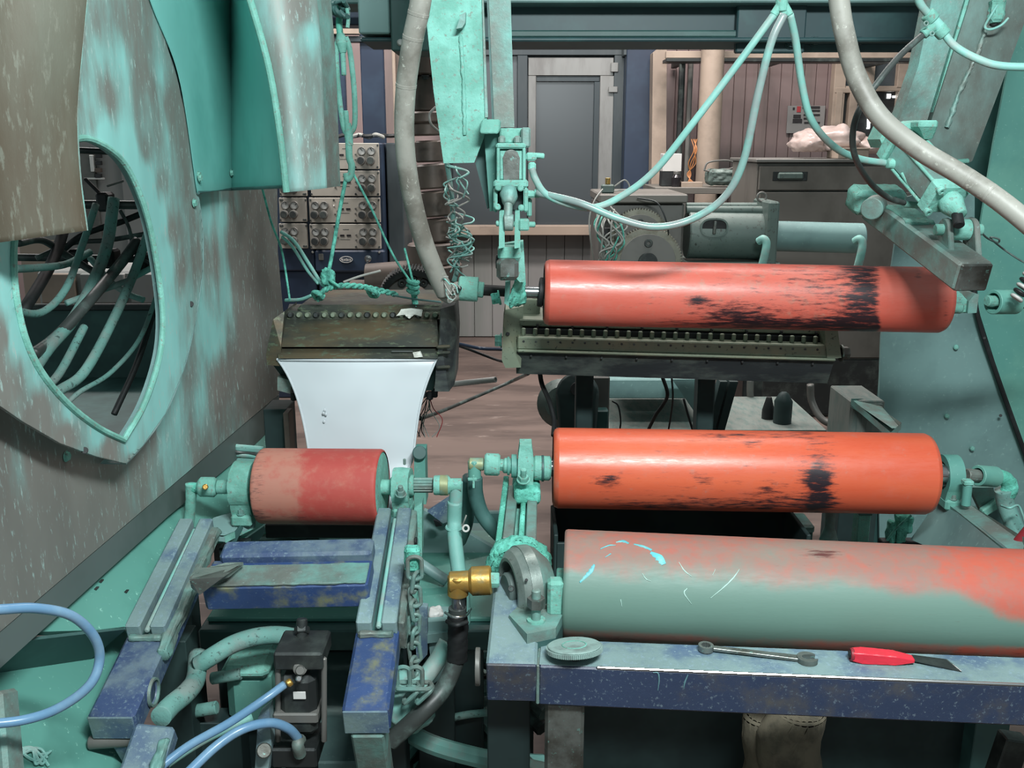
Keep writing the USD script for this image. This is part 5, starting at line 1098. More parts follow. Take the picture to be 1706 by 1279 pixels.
t.part('hose_clip', tube([P(742, 1020, Yj - .02), P(756, 1028, Yj - .05), P(775, 1026, Yj - .04), P(784, 1014, Yj)], M(2.5, Yj), 8), 'chrome'); t.part('tape_fold', rough(fine(tube([P(745, 1035, Yj - .02), P(760, 1041, Yj - .045), P(778, 1036, Yj - .03)], M(4, Yj), 10), .006), .003, 120), 'black'); t.done()
hose('vertical_hose', 'pale grey teal hose running up to the pale rotary joint with a cable tie', 'hose', [(758, 835, 2.03), (757, 870, 2.03), (758, 900, 2.0), (764, 950, 1.96), (770, 990, 1.95), (772, 1040, 1.95)], 13, 'hose_teal')
t = Thing('cable_tie', 'white cable tie with free tail on the pale vertical hose', 'cable tie'); c = P(757, 878, 2.02); th = np.linspace(0, 2 * np.pi, 24, endpoint=False)
t.part('loop', tube(c + M(14, 2.0) * np.stack([np.cos(th), np.sin(th), .1 * np.sin(th)], 1), .003, 6, smooth=False, closed=True), 'hose_teal'); t.part('lock_ring', tube(P(776, 880, 1.98) + M(5, 2) * np.stack([np.cos(th), .3 * np.sin(th), np.sin(th)], 1), .0025, 6, smooth=False, closed=True), 'white'); t.part('tail', tube([P(770, 876, 1.98), P(774, 866, 1.97), P(777, 858, 1.97)], .0018, 6), 'wire'); t.done()
def slab(p, d):
    """convex block: corners of its front, d metres deep"""
    p = np.asarray(p); return hull(np.vstack([p, p + YA * d]))
# ------------------------------------------------------------------ right die under the top roller
t = Thing('sheet_die', 'greenish steel flat die with a row of bolts under the top coral roller', 'die')
YD = 2.42
DA, DB = P(862, 571, YD), P(1392, 586, YD); dD = unit(DB - DA); LD = np.linalg.norm(DB - DA)
FD = np.stack([dD, unit(np.cross(unit(np.cross(dD, YA)) * -1, dD)) * 1, unit(np.cross(dD, YA))], 1)
upD = unit(np.cross(dD, YA)); upD = upD if upD[2] > 0 else -upD
outD = -YA
def bar(z0, z1, y0, y1, x0=0.0, x1=LD, b=.003):
    """a bar along the die: heights z0..z1 over the face line, depths y0..y1 behind it"""
    return box(DA + dD * (x0 + x1) / 2 + upD * (z0 + z1) / 2 + YA * (y0 + y1) / 2, x1 - x0, abs(y1 - y0), z1 - z0, b, np.stack([dD, YA, upD], 1))
k = M(1, YD, 570)
t.part('lower_bar', bar(-11 * k, 10 * k, .0, .2), 'die_green')
t.part('bolt_bed', bar(8 * k, 20 * k, .045, .2), 'black'); t.part('upper_bar', bar(22 * k, 34 * k, .05, .24), 'die_green'); t.part('rear_body', bar(-55 * k, 30 * k, .1, .34), 'die')
t.part('lip', prism([DA + upD * (-12 * k), DB + upD * (-12 * k), DB + upD * (-60 * k) + YA * .035, DA + upD * (-58 * k) + YA * .035], .06, YA * .06), 'die_lip')
t.part('lip_edge', bar(-15 * k, -10 * k, -.012, .02), 'die_green')
n = 27
for i in range(n):
    x = LD * (i + .5) / n; c = DA + dD * x + YA * .03
    t.part('bolt', hull(np.vstack([cyl(c + upD * 9 * k, c + upD * 22 * k, M(3.8, YD), 12).vertices])), 'die_green')
for i in range(9):
    x = LD * (i + .4) / 9; t.part('bolt_hole', cyl(DA + dD * x + upD * -22 * k - YA * .004 + YA * .01, DA + dD * x + upD * -22 * k + YA * .02 - YA * .019, M(2, YD), 10, .0004), 'black'); t.part('slot_pin', box(DA + dD * (x + .015) + upD * 23 * k + YA * .046, .006, .006, .014, .001), 'black')
for i in range(26): t.part('small_screw', cyl(DA + dD * LD * (i + .5) / 26 + upD * 3 * k - YA * .002, DA + dD * LD * (i + .5) / 26 + upD * 3 * k + YA * .004, .003, 8, .0005), 'dark_steel')
t.part('end_cheek', slab([P(842, 516, YD + .02), P(872, 510, YD + .08), P(868, 612, YD), P(842, 613, YD), P(836, 600, YD), P(838, 540, YD)], .16), 'die_green'); t.part('end_cheek', prism([P(1374, 549, YD - .005), P(1396, 551, YD - .005), P(1402, 596, YD - .005), P(1378, 598, YD - .005)], .18, YA * .18), 'die_green')
t.part('cheek_bolt', hexbolt(P(1400, 588, YD + .03), XA, .018, .022), 'steel'); t.part('cheek_bolt', hexbolt(P(836, 567, YD + .03), -XA, .016, .018), 'teal'); t.part('cheek_screw', cyl(P(846, 556, YD - .006), P(846, 556, YD), .005, 12, .001), 'black')
for px in (873, 893): t.part('stud_bolt', cat(cyl(P(px, 512, YD + .16), P(px, 494, YD + .16), M(8, YD), 16, .002), cyl(P(px, 506, YD + .16), P(px, 502, YD + .16), M(9.5, YD), 16, .002)), 'die_green')
t.part('neck', bar(20 * k, 60 * k, .14, .30, -.02, .06), 'die_green')
for x in (.24, .67): q = DA + dD * LD * x; t.part('support', box((q[0], q[1] + .3, (q[2] - .1) / 2), .05, .06, q[2] - .1, .004), 'tank')
t.done()

# ------------------------------------------------------------------ left die with the film curtain
YL = 2.30
t = Thing('film_die', 'oily dark steel flat die pouring the white film, hung on cords at the left', 'die')
e0, e1 = 466, 728
A, B = P(e0, 590, YL), P(e1, 590, YL)
t.part('lower_lip', prism([P(461, 580, YL + .01), P(732, 580, YL + .01), P(729, 597, YL - .02), P(464, 597, YL - .02)], .1, YA * .1), 'die')
t.part('front_face', prism([P(472, 533, YL + .09), P(728, 533, YL + .09), P(732, 578, YL), P(466, 578, YL)], .12, YA * .12), 'die')
t.part('bolt_bed', prism([P(478, 518, YL + .12), P(738, 518, YL + .12), P(734, 532, YL + .10), P(474, 532, YL + .10)], .1, YA * .1), 'die')
t.part('top_plate', prism([P(482, 506, YL + .3), P(752, 506, YL + .3), P(742, 518, YL + .12), P(478, 518, YL + .12)], .04, -ZA * .1), 'die_lip')
t.part('rear_body', box(((A[0] + B[0]) / 2 + .02, YL + .26, P(600, 556, YL + .1)[2] - .03), B[0] - A[0] + .0, .28, .2, .01), 'die')
for i in range(18): c = P(484 + i * 14.2, 526, YL + .105); t.part('bolt', lathe(c + YA * .01, c - YA * .012 + ZA * .004, [(0, M(5.5, YL)), (.012, M(5.5, YL)), (.018, M(3.5, YL))], 12), 'die_green' if i % 3 else 'dark_steel')
t.part('end_cheek', slab([P(734, 514, YL + .04), P(757, 508, YL + .10), P(760, 560, YL + .06), P(757, 640, YL + .04), P(748, 652, YL), P(724, 652, YL), P(727, 600, YL), P(733, 560, YL)], .18), 'die_lip')
t.part('cheek_rib', cat(*[beam(P(727, y, YL - .006), P(750, y - 1, YL - .006), .012, .008) for y in (578, 588, 612)]), 'die')
t.part('end_cheek', slab([P(455, 532, YL + .05), P(474, 518, YL + .09), P(468, 578, YL - .005), P(470, 610, YL - .005), P(445, 608, YL - .005), P(443, 590, YL - .005)], .14), 'die')
t.part('under_body', prism([P(453, 605, YL + .03), P(730, 605, YL + .03), P(722, 650, YL + .07), P(490, 655, YL + .07)], .12, YA * .12), 'tank'); t.part('under_clamp', plate([(462, 628, ), (486, 634), (484, 656), (462, 650)], YL + .02, .05), 'steel_dusty')
for px, py in ((705, 657), (716, 660), (724, 656), (489, 662)): t.part('heater_plug', rough(fine(cyl(P(px, py - 8, YL + .08), P(px, py + 5, YL + .08), M(5.5, YL), 14), .008), .004, 90), 'black')
t.part('white_residue', rough(fine(plate([(660, 526), (668, 516), (684, 514), (704, 517), (702, 527), (690, 524), (682, 531), (674, 524)], YL + .09, .008), .012), .006, 90), 'residue', smooth=True); t.part('white_residue', rough(fine(plate([(640, 512), (660, 506), (680, 505), (676, 512), (655, 514)], YL + .2, .006), .012), .006, 90), 'residue'); t.part('white_residue', rough(fine(plate([(688, 588), (700, 586), (704, 594), (690, 595)], YL - .02, .008), .01), .004, 90), 'residue')
t.part('scraper_mark', beam(P(652, 585, YL - .012), P(688, 585, YL - .012), .004, .003), 'chrome')
for px, py in ((527, 508), (690, 500)): t.part('lifting_pin', cyl(P(px, py + 5, YL + .2), P(px, py - 12, YL + .2), M(3, YL), 12), 'chrome')
q = P(600, 640, YL + .3); t.part('neck_pipe', cyl(P(690, 520, YL + .5), P(690, 500, 3.1), .05, 24), 'barrel')
for px in (450, 478): pass
x0 = P(455, 690, YL + .12); x1 = P(468, 690, YL + .12)
t.part('stand_post', box((P(463, 690, 2.48)[0], 2.50, .46), M(40, 2.4), .1, .92), 'tank'); t.part('stand_strip', box((P(480, 690, 2.44)[0], 2.44, .46), M(10, 2.4), .05, .92), 'barrel'); t.done()
# the film
Lf = [(462, 598, YL - .005), (472, 612, YL - .012), (484, 634, YL - .02), (495, 662, YL - .03), (504, 695, YL - .04), (511, 730, YL - .05), (516, 765, YL - .06), (521, 810, YL - .08), (526, 860, YL - .09), (530, 925, YL - .09), (532, 960, YL - .08)]
Rf = [(727, 598, YL - .005), (722, 610, YL - .012), (713, 632, YL - .02), (704, 660, YL - .03), (697, 692, YL - .04), (692, 728, YL - .05), (687, 765, YL - .06), (672, 800, YL - .08), (662, 860, YL - .09), (655, 925, YL - .09), (652, 960, YL - .08)]
G = grid_between([P(*q) for q in Lf], [P(*q) for q in Rf], 40, 60, -.008)
rr = np.random.default_rng(2)
t = Thing('film_curtain', 'smooth white plastic film curtain falling from the left die and necking in', 'film'); t.part('web', sheet(G, .0015), 'film', smooth=True)
t.part('edge_bead', tube(G[:, 0], .003, 8, smooth=False), 'film'); t.part('edge_bead', tube(G[:, -1], .003, 8, smooth=False), 'film'); t.part('melt_line', tube(G[0] - [0, .004, 0], .0035, 8, smooth=False), 'film')
for px, py in ((541, 683), (539, 688), (543, 690), (540, 702)): t.part('bubble', tm(ico.vertices * [.003, .0015, .004] + P(px, py, YL - .052), ico.faces), 'film', smooth=True)
t.done()

# ------------------------------------------------------------------ cords, turnbuckle and hook that hang the left die
t = Thing('turnbuckle', 'teal caked turnbuckle hanging from the overhead beam', 'turnbuckle'); Yt = 2.45
for pts in ([(564, 65), (560, 85), (564, 150), (571, 205), (576, 222)], [(576, 62), (583, 85), (590, 150), (591, 205), (584, 222)]): t.part('frame_side', tube([P(x, y, Yt) for x, y in pts], M(4.2, Yt), 12), 'teal')
t.part('upper_screw', cyl(P(570, 64, Yt), P(573, 126, Yt), M(4, Yt), 14), 'teal'); t.part('lower_screw', cyl(P(576, 184, Yt), P(580, 238, Yt), M(4, Yt), 14), 'teal'); t.part('upper_nut', lathe(P(567, 56, Yt), P(571, 84, Yt), [(0, M(6, Yt)), (M(14, Yt), M(9.5, Yt)), (M(28, Yt), M(5, Yt))], 20), 'teal'); t.part('lower_nut', lathe(P(579, 205, Yt), P(582, 240, Yt), [(0, M(5, Yt)), (M(14, Yt), M(7, Yt)), (M(34, Yt), M(6, Yt))], 20), 'teal')
t.part('lower_hook', tube([P(581, 236, Yt), P(582, 262, Yt), P(586, 276, Yt), P(584, 292, Yt), P(579, 298, Yt), P(577, 288, Yt)], M(5.5, Yt), 12), 'teal'); t.part('upper_link', tube([P(567, 60, Yt), P(565, 40, Yt), P(566, 10, Yt), P(566, -30, Yt)], M(5, Yt), 12), 'rope'); t.done()
t = Thing('rope_knot', 'dark teal rope knot tied above the turnbuckle', 'rope')
for i in range(5):
    a = i * 1.3; t.part('loop', tube([P(566 + 14 * math.cos(a + b), 14 + 14 * math.sin(a + b * 1.3), Yt - .03 + .02 * math.sin(a + b * 2)) for b in (0, 1, 2, 3, 4)], M(3.6, Yt), 10), 'teal_dark')
t.part('tail', tube([P(578, 14, Yt - .04), P(580, 32, Yt - .04), P(579, 46, Yt - .04)], M(3, Yt), 8), 'teal'); t.part('side_strand', tube([P(530, 27, Yt), P(545, 27, Yt), P(556, 20, Yt)], M(3, Yt), 8), 'teal_dark'); t.done()
hose('sling_cord', 'teal cord from the hook down left to the rope on the left die', 'cord', [(577, 294, Yt), (566, 350, Yt), (552, 430, Yt - .02), (546, 458, Yt - .04)], 3.2, 'rope', n=8)
hose('sling_cord', "thin teal cord from the hook down right to the left die's knot", 'cord', [(588, 288, Yt), (620, 350, Yt), (655, 425, Yt), (686, 472, Yt)], 1.9, 'rope', n=8)
hose('sling_cord', 'thin teal cord beside the knot over the right of the left die', 'cord', [(674, 414, Yt + .05), (682, 445, Yt), (688, 470, Yt)], 2, 'rope', n=8)
t = Thing('rope_knot', 'teal knotted cord on the right lifting pin of the left die', 'rope')
for i, y in enumerate((470, 478, 486)): t.part('turn', tube([P(688 + 8 * math.cos(b), y + 3 * math.sin(b * 1.5), Yt - .02 + .03 * math.sin(b)) for b in np.linspace(0, 6, 7)], M(3.6, Yt), 8), 'rope')
t.part('tail', tube([P(688, 466, Yt), P(691, 500, Yt), P(694, 514, Yt - .02)], M(5, Yt), 8), 'rope'); t.done()
t = Thing('twisted_rope', 'teal twisted rope tied along the top of the left die', 'rope'); path = spline([P(530, 498, Yt - .05), P(540, 484, Yt - .06), P(565, 476, Yt - .06), P(600, 477, Yt - .05), P(630, 483, Yt - .04), P(662, 491, Yt)], 14)
for ph in (0, np.pi):
    s = np.arange(len(path)); t.part('strand', tube(path + M(2.6, Yt) * np.stack([0 * s, np.sin(s * .75 + ph), np.cos(s * .75 + ph)], 1), M(2.6, Yt), 8, smooth=False), 'rope')
for c in ((530, 492), (622, 488)):
    for i in range(4): t.part('knot_turn', tube([P(c[0] + (9 - i) * math.cos(b + i), c[1] + 6 * math.sin(b * 1.2 + i), Yt - .06 + .02 * math.sin(b + i)) for b in np.linspace(0, 5, 6)], M(3.2, Yt), 8), 'rope')
t.part('frayed_knot', rough(fine(tm(ico.vertices * [.018, .015, .024] + P(546, 462, Yt - .05), ico.faces), .008), .02, 90), 'rope'); t.part('loose_end', tube([P(548, 466, Yt - .06), P(560, 474, Yt - .08), P(566, 478, Yt - .08)], M(2.5, Yt), 8), 'rope'); t.done()
for i, (pts, r, lb) in enumerate((([(468, 386, 2.6), (490, 402, 2.58), (515, 440, 2.5), (534, 470, 2.42), (545, 480, 2.4)], 3, 'pale rod cord running from the hood edge down to the die rope, upper one'), ([(470, 394, 2.6), (488, 412, 2.58), (512, 450, 2.5), (530, 472, 2.42)], 2.6, 'pale rod cord running from the hood edge down to the die rope, lower one'), ([(476, 500, 2.5), (500, 499, 2.45), (520, 492, 2.42)], 3, 'pale cord along the top left corner of the left die'), ([(572, 470, 2.6), (600, 460, 2.62), (634, 451, 2.64)], 2, 'thin pale rod rising right behind the twisted rope'), ([(655, 492, 2.42), (690, 498, 2.4), (735, 503, 2.4)], 1.6, 'thin dark cord lying along the top of the left die'))):
    hose('tie_cord', lb, 'cord', pts, r, 'teal_dark' if 'dark' in lb else 'hose_teal' if i < 3 else 'wire', n=8)
# ------------------------------------------------------------------ left pair of lifted arms (blue), cross beam
def arm(A, B, w, h):
    d = unit(np.asarray(B) - A); F = frame(d, ZA); return np.asarray(A, float), d, F
# tops: near end -> far end (centre line of the top face)
LA0, LA1 = P(183, 1192, 1.48), P(330, 880, 2.0)
RA0, RA1 = P(608, 1182, 1.48), P(658, 862, 2.0)
t = Thing('lift_arm', 'scratched blue square arm with slotted rail at the left, nearest the spray hood', 'arm')
A, d, F = arm(LA0, LA1, 0, 0); L = np.linalg.norm(LA1 - LA0); w, h = M(86, 1.48), M(58, 1.48)
def arm_parts(t, A, d, F, L, w, h, mA, mB, s0, tube_end):
    t.part('square_tube', beam(A - F[:, 1] * h / 2, A + d * L * tube_end - F[:, 1] * h / 2, w, h, ZA, .006), mA)
    t.part('end_plate', box(A - F[:, 1] * h / 2 - d * .0015, w * .96, h * .94, .004, .0015, np.stack([F[:, 0], F[:, 1], d], 1)), mB)
    for s in (-1, 1): t.part('slot_rail', beam(A + d * L * s0 + F[:, 0] * s * w * .29 + F[:, 1] * .012, A + d * L + F[:, 0] * s * w * .27 + F[:, 1] * .012, w * .36, .034, ZA, .003), mB)
    t.part('slot_bed', beam(A + d * L * s0 + F[:, 1] * -.002, A + d * L + F[:, 1] * -.002, w * .9, .012, ZA, .002), 'teal_dark')
    t.part('adjusting_screw', cyl(A + d * L * (s0 - .01) + F[:, 1] * .02 - F[:, 0] * w * .06, A + d * L * .94 + F[:, 1] * .02 - F[:, 0] * w * .06, w * .062, 14), 'hose_teal')
    t.part('weld_bead', rough(fine(beam(A + d * L * (s0 - .012) - F[:, 0] * w * .4 + F[:, 1] * .004, A + d * L * (s0 - .012) + F[:, 0] * w * .4 + F[:, 1] * .004, .012, .012), .008), .008, 90), 'steel_dusty')
arm_parts(t, A, d, F, L, w, h, 'blue', 'blue_dusty', .36, .8)
q = A + d * L * .16 + F[:, 0] * w * .5 - F[:, 1] * h * .55
side = F[:, 0] if F[0, 0] > 0 else -F[:, 0]
q = A + d * L * .15 + side * w * .5 - F[:, 1] * h * .5
t.part('pivot_boss', lathe(q - side * .004, q + side * .006, [(0, .026), (.006, .026), (.0062, .021), (.004, .02)], 32), 'blue'); t.part('pivot_ring', hollow(q + side * .002, side, [(0, .027), (.005, .026)], .022, 28), 'steel_dusty')
Z1 = A + d * L * .55 + side * w * .5; t.part('side_weld', rough(fine(beam(A + d * L * .28 + side * (w * .52) - F[:, 1] * .006, A + d * L * .98 + side * (w * .52) - F[:, 1] * .0, .018, .03), .012), .014, 60), 'steel_dusty', smooth=True)
t.part('tail_link', beam(A - F[:, 1] * h * 1.15 + d * .02 + side * .01, A - F[:, 1] * (h + .25) + d * .06 + side * .03, w * .5, .05, d, .004), 'blue_dusty'); t.part('tail_pin', cyl(A - F[:, 1] * h * 1.2 - side * .05, A - F[:, 1] * h * 1.2 + side * .06 + d * .01, .012, 16), 'mach_grey')
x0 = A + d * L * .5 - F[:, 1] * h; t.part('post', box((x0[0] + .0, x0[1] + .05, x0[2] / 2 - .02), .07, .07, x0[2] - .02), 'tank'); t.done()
AL, dL, FL, LL, wL, hL = A, d, F, L, w, h
t = Thing('lift_arm', 'bright blue square arm with yellow green scuffs and slotted rail, left of the chain', 'arm')
A, d, F = arm(RA0, RA1, 0, 0); L = np.linalg.norm(RA1 - RA0)
arm_parts(t, A, d, F, L, w, h * 1.05, 'blue_clean', 'blue_dusty', .34, .8)
side = F[:, 0] if F[0, 0] > 0 else -F[:, 0]
t.part('side_plate', rough(fine(beam(A + d * L * .36 + side * w * .55 - F[:, 1] * .018, A + d * L * 1.02 + side * w * .52 - F[:, 1] * .018, .014, .07), .014), .008, 60), 'steel_dusty', smooth=True); t.part('torn_hole', cyl(A + d * L * .84 + side * (w * .55 + .006), A + d * L * .84 + side * (w * .55 + .010), .012, 7, .001), 'black')
t.part('tail_link', beam(A - F[:, 1] * h * 1.05 + d * .02, A - F[:, 1] * (h + .22) + d * .05, w * .72, .05, d, .004), 'steel_dusty'); x0 = A + d * L * .5 - F[:, 1] * h; t.part('post', box((x0[0], x0[1] + .05, x0[2] / 2 - .02), .07, .07, x0[2] - .02), 'tank'); t.done()
AR, dR, FR_ = A, d, F; LR = L
# cross beam between them
t = Thing('cross_beam', 'blue square cross beam with dusty top joining the two lifted arms', 'beam')
C0, C1 = AL + dL * LL * .50 + (FL[:, 0] if FL[0, 0] > 0 else -FL[:, 0]) * wL * .45, AR + dR * LR * .47 - side * w * .45
c0, c1 = P(334, 978, 1.70), P(612, 972, 1.70); dz2 = unit(c1 - c0); tilt = unit(dL - dz2 * np.dot(dL, dz2)); nU = unit(np.cross(dz2, tilt)); nU = nU if nU[2] > 0 else -nU
wc, hc = M(48, 1.72) * 1.6, M(56, 1.7)
t.part('square_tube', box((c0 + c1) / 2 + tilt * wc / 2 - nU * hc / 2, np.linalg.norm(c1 - c0), wc, hc, .006, np.stack([dz2, tilt, nU], 1)), 'blue_clean')
t.part('dust_layer', rough(fine(box((c0 + c1) / 2 + tilt * wc * .36 + nU * .001, np.linalg.norm(c1 - c0) * .98, wc * .7, .004, .001, np.stack([dz2, tilt, nU], 1)), .015), .004, 50), 'steel_dusty', smooth=True); t.part('rear_tube', box((c0 + c1) / 2 + tilt * (wc * 1.0 + .01) + dz2 * .01, np.linalg.norm(c1 - c0) * .94, .05, .04, .006, np.stack([dz2, tilt, nU], 1)), 'blue'); t.done()
t = Thing('steel_wedge', 'rough cut steel wedge plate lying where the left arm meets the cross beam', 'plate')
Yv = 1.66; top_ = [P(315, 962, Yv - .02), P(330, 950, Yv + .05), P(376, 937, Yv + .06), P(405, 936, Yv + .08), P(380, 956, Yv + .03), P(350, 965, Yv)]
t.part('wedge_top', fine(prism(top_, .008, -nU * .008), .03), 'steel_bright'); t.part('wedge_side', hull(np.array([P(315, 962, Yv - .02), P(404, 938, Yv + .07), P(372, 958, Yv + .0), P(332, 988, Yv - .01), P(318, 976, Yv - .01), P(330, 955, Yv + .04), P(380, 945, Yv + .07)]) - nU * .004), 'steel'); t.done()
t = Thing('steel_tab', 'small rusty square steel tab standing behind the wedge plate', 'plate'); t.part('tab', plate([(386, 908), (408, 906), (410, 934), (384, 936)], 1.8, .008), 'steel'); t.part('weld', rough(fine(beam(P(384, 937, 1.8), P(411, 935, 1.8), .012, .01), .006), .006, 90), 'steel_dusty'); t.done()
# sloped base plate of the left bearing
t = Thing('bearing_base', 'teal sloping base plate with bent edge under the left bearing of the short roller', 'plate')
t.part('top_plate', prism([P(356, 862, 2.06), P(400, 848, 2.10), P(428, 852, 2.10), P(424, 868, 2.04), P(374, 894, 1.98), P(330, 890, 1.98)], .012, -ZA * .012), 'teal_plate'); t.part('bent_edge', prism([P(424, 868, 2.04), P(374, 894, 1.98), P(376, 904, 1.98), P(424, 880, 2.04)], .008), 'teal'); t.part('gusset', plate([(375, 900), (398, 878), (402, 884), (388, 915), (378, 915)], 2.0, .05), 'teal_dark')
t.part('side_brace', plate([(398, 905), (440, 876), (444, 884), (410, 925)], 2.12, .02), 'teal_plate'); x0 = P(388, 910, 2.03); t.part('post', box((x0[0], 2.05, x0[2] / 2), .06, .06, x0[2]), 'tank'); t.done()
t = Thing('bearing_base', 'teal base block with bolts under the right bearing of the short roller', 'block'); x0 = P(668, 862, 2.04)
t.part('block', rough(fine(box(x0 + [0, 0, -.01], M(64, 2.04), .08, M(26, 2.04), .006), .02), .006, 50), 'teal', smooth=True); t.part('side_plate', plate([(690, 846), (703, 838), (703, 920), (694, 1000), (686, 990)], 2.0, .04), 'teal'); t.part('grease_nipple', cyl(P(674, 774, 2.04), P(674, 764, 2.04), M(2.5, 2), 10), 'steel_dusty'); t.part('stud', hexbolt(P(668, 824, 1.98), ZA - .3 * YA, .010, .012, .012), 'steel_dusty')
t.part('post', box((x0[0], 2.10, (x0[2] - .04) / 2), .05, .05, x0[2] - .04), 'tank'); t.done()
t = Thing('tall_bracket', 'teal painted bracket standing right behind the short roller, beside the white film', 'bracket')
t.part('upright', plate([(690, 752), (708, 752), (710, 840), (690, 840)], 2.2, .06), 'teal_paint'); t.part('rounded_head', cyl(P(699, 754, 2.19), P(699, 754, 2.27), M(12, 2.2), 24), 'teal_dark'); t.part('lower_plate', plate([(706, 850), (745, 868), (850, 930), (840, 960), (760, 1000), (700, 960), (700, 870)], 2.3, .02), 'teal_plate'); t.part('blue_flap', plate([(712, 852), (752, 826), (750, 868), (738, 872)], 2.26, .012), 'blue_dusty'); t.part('slot', plate([(722, 866), (732, 870), (736, 876), (726, 877)], 2.24, .01), 'black')
t.part('brace_rod', cyl(P(698, 938, 2.12), P(745, 968, 2.1), M(10, 2.1), 20), 'teal_plate')
x0 = P(720, 930, 2.32); t.part('post', box((x0[0], 2.36, x0[2] / 2), .06, .06, x0[2]), 'tank'); t.done()
# cylinder bearing bar under the small roller
t = Thing('drip_trough', 'black trough under the short red roller', 'trough'); A, B = P(443, 884, 2.12), P(622, 884, 2.12); t.part('front', box((A + B) / 2 + [0, 0, .0], B[0] - A[0], .01, .035), 'black'); t.part('floor_plate', box((A + B) / 2 + [0, .06, -.014], B[0] - A[0], .12, .006), 'black'); t.part('dark_shelf', plate([(415, 900), (530, 898), (530, 925), (405, 930)], 2.16, .02), 'teal_dark'); x0 = (A + B) / 2; t.part('leg', box((x0[0] - .06, 2.18, x0[2] / 2 - .01), .04, .04, x0[2] - .02), 'tank'); t.done()
# pneumatic cylinder under the cross beam, blue tubes
t = Thing('air_cylinder', 'dark square air cylinder hanging under the blue cross beam', 'cylinder'); Yy = 1.62
t.part('piston_rod', cyl(P(503, 1030, Yy + .03), P(503, 1066, Yy + .02), M(10, Yy), 20), 'dark_steel'); t.part('rod_nut', cyl(P(503, 1044, Yy + .03), P(503, 1056, Yy + .02), M(14, Yy), 6), 'dark_steel'); t.part('top_cap', box(P(505, 1082, Yy), M(86, Yy), .09, M(34, Yy), .004), 'dark_steel'); t.part('barrel', box(P(502, 1160, Yy), M(66, Yy), .075, M(120, Yy), .012), 'dark_steel'); t.part('mid_band', box(P(500, 1176, Yy), M(80, Yy), .085, M(20, Yy), .003), 'mach_grey'); t.part('bottom_cap', box(P(498, 1240, Yy), M(82, Yy), .09, M(40, Yy), .004), 'dark_steel')
for px in (463, 540): t.part('tie_rod', cyl(P(px, 1095, Yy - .03), P(px, 1235, Yy - .03), M(5, Yy), 12), 'mach_grey')
t.part('port_fitting', lathe(P(500, 1112, Yy - .035), P(500, 1118, Yy - .075), [(0, M(12, Yy)), (.012, M(12, Yy)), (.014, M(7, Yy)), (.036, M(7, Yy))], 18), 'mach_grey'); t.part('fitting_collar', cyl(P(486, 1134, Yy - .06), P(478, 1140, Yy - .065), M(7, Yy), 16), 'brass'); t.part('bright_plug', cyl(P(498, 1130, Yy - .04), P(498, 1130, Yy - .07), M(6, Yy), 14), 'chrome', label='bright steel plug'); t.part('name_plate', box(P(499, 1158, Yy - .042), M(22, Yy), .003, M(14, Yy), .0005), 'dial')
t.part('lower_elbow', tube([P(500, 1232, Yy - .04), P(496, 1240, Yy - .06), P(500, 1256, Yy - .05)], M(11, Yy), 12), 'steel_dusty'); x0 = P(498, 1258, Yy); t.part('clevis', box((x0[0], Yy + .02, x0[2] / 2), .05, .06, x0[2]), 'tank'); t.done()
hose('air_tube', 'light blue air tube rising to the fitting on the dark air cylinder, upper of two', 'tube', [(474, 1140, 1.56), (440, 1165, 1.53), (380, 1205, 1.50), (310, 1245, 1.47), (240, 1300, 1.42)], 8, 'hose_blue')
hose('air_tube', 'light blue air tube arching into the lower elbow of the dark air cylinder', 'tube', [(497, 1230, 1.57), (480, 1213, 1.55), (450, 1204, 1.53), (405, 1214, 1.5), (360, 1243, 1.47), (310, 1290, 1.42)], 9, 'hose_blue')
hose('air_tube', 'light blue air tube looping in from the left edge over the base cover', 'tube', [(-40, 1018, 1.2), (0, 1015, 1.22), (60, 1013, 1.26), (118, 1025, 1.30), (155, 1058, 1.33), (166, 1096, 1.34), (150, 1140, 1.32), (100, 1178, 1.3), (40, 1199, 1.28), (-40, 1208, 1.25)], 9, 'hose_blue', n=14)
hose('air_tube', 'teal dusted tube running below the upper light blue tube', 'tube', [(420, 1195, 1.62), (350, 1225, 1.58), (290, 1262, 1.54), (230, 1310, 1.5)], 10, 'hose_teal')
hose('machine_hose', 'thick powdered hose arching under the cross beam to the left arm', 'hose', [(512, 1066, 1.78), (470, 1058, 1.76), (430, 1060, 1.74), (390, 1072, 1.72), (355, 1092, 1.7), (330, 1108, 1.7)], 16, 'hose_powder', n=16)
hose('machine_hose', 'thick powdered hose stub ending under the left arm', 'hose', [(330, 1090, 1.74), (326, 1130, 1.68), (312, 1152, 1.6), (285, 1175, 1.54), (268, 1194, 1.5)], 18, 'hose_powder', n=16)
hose('machine_hose', 'pale teal hose coming round the chain to the tape wrapped hose', 'hose', [(745, 1070, 1.78), (725, 1105, 1.76), (700, 1135, 1.74), (668, 1150, 1.74)], 16, 'hose_teal', n=16)
t = Thing('blue_bar', 'dusty blue bar end standing below the left arm at the bottom edge', 'bar'); t.part('bar_body', beam(P(262, 1215, 1.5), P(225, 1330, 1.40), .07, .045, YA, .005), 'blue_dusty'); t.part('torn_edge', rough(fine(beam(P(275, 1235, 1.47), P(255, 1300, 1.40), .016, .02), .008), .012, 60), 'steel_dusty'); x0 = P(225, 1330, 1.40); t.part('post', box((x0[0], 1.42, x0[2] / 2), .06, .05, x0[2]), 'tank'); t.done()
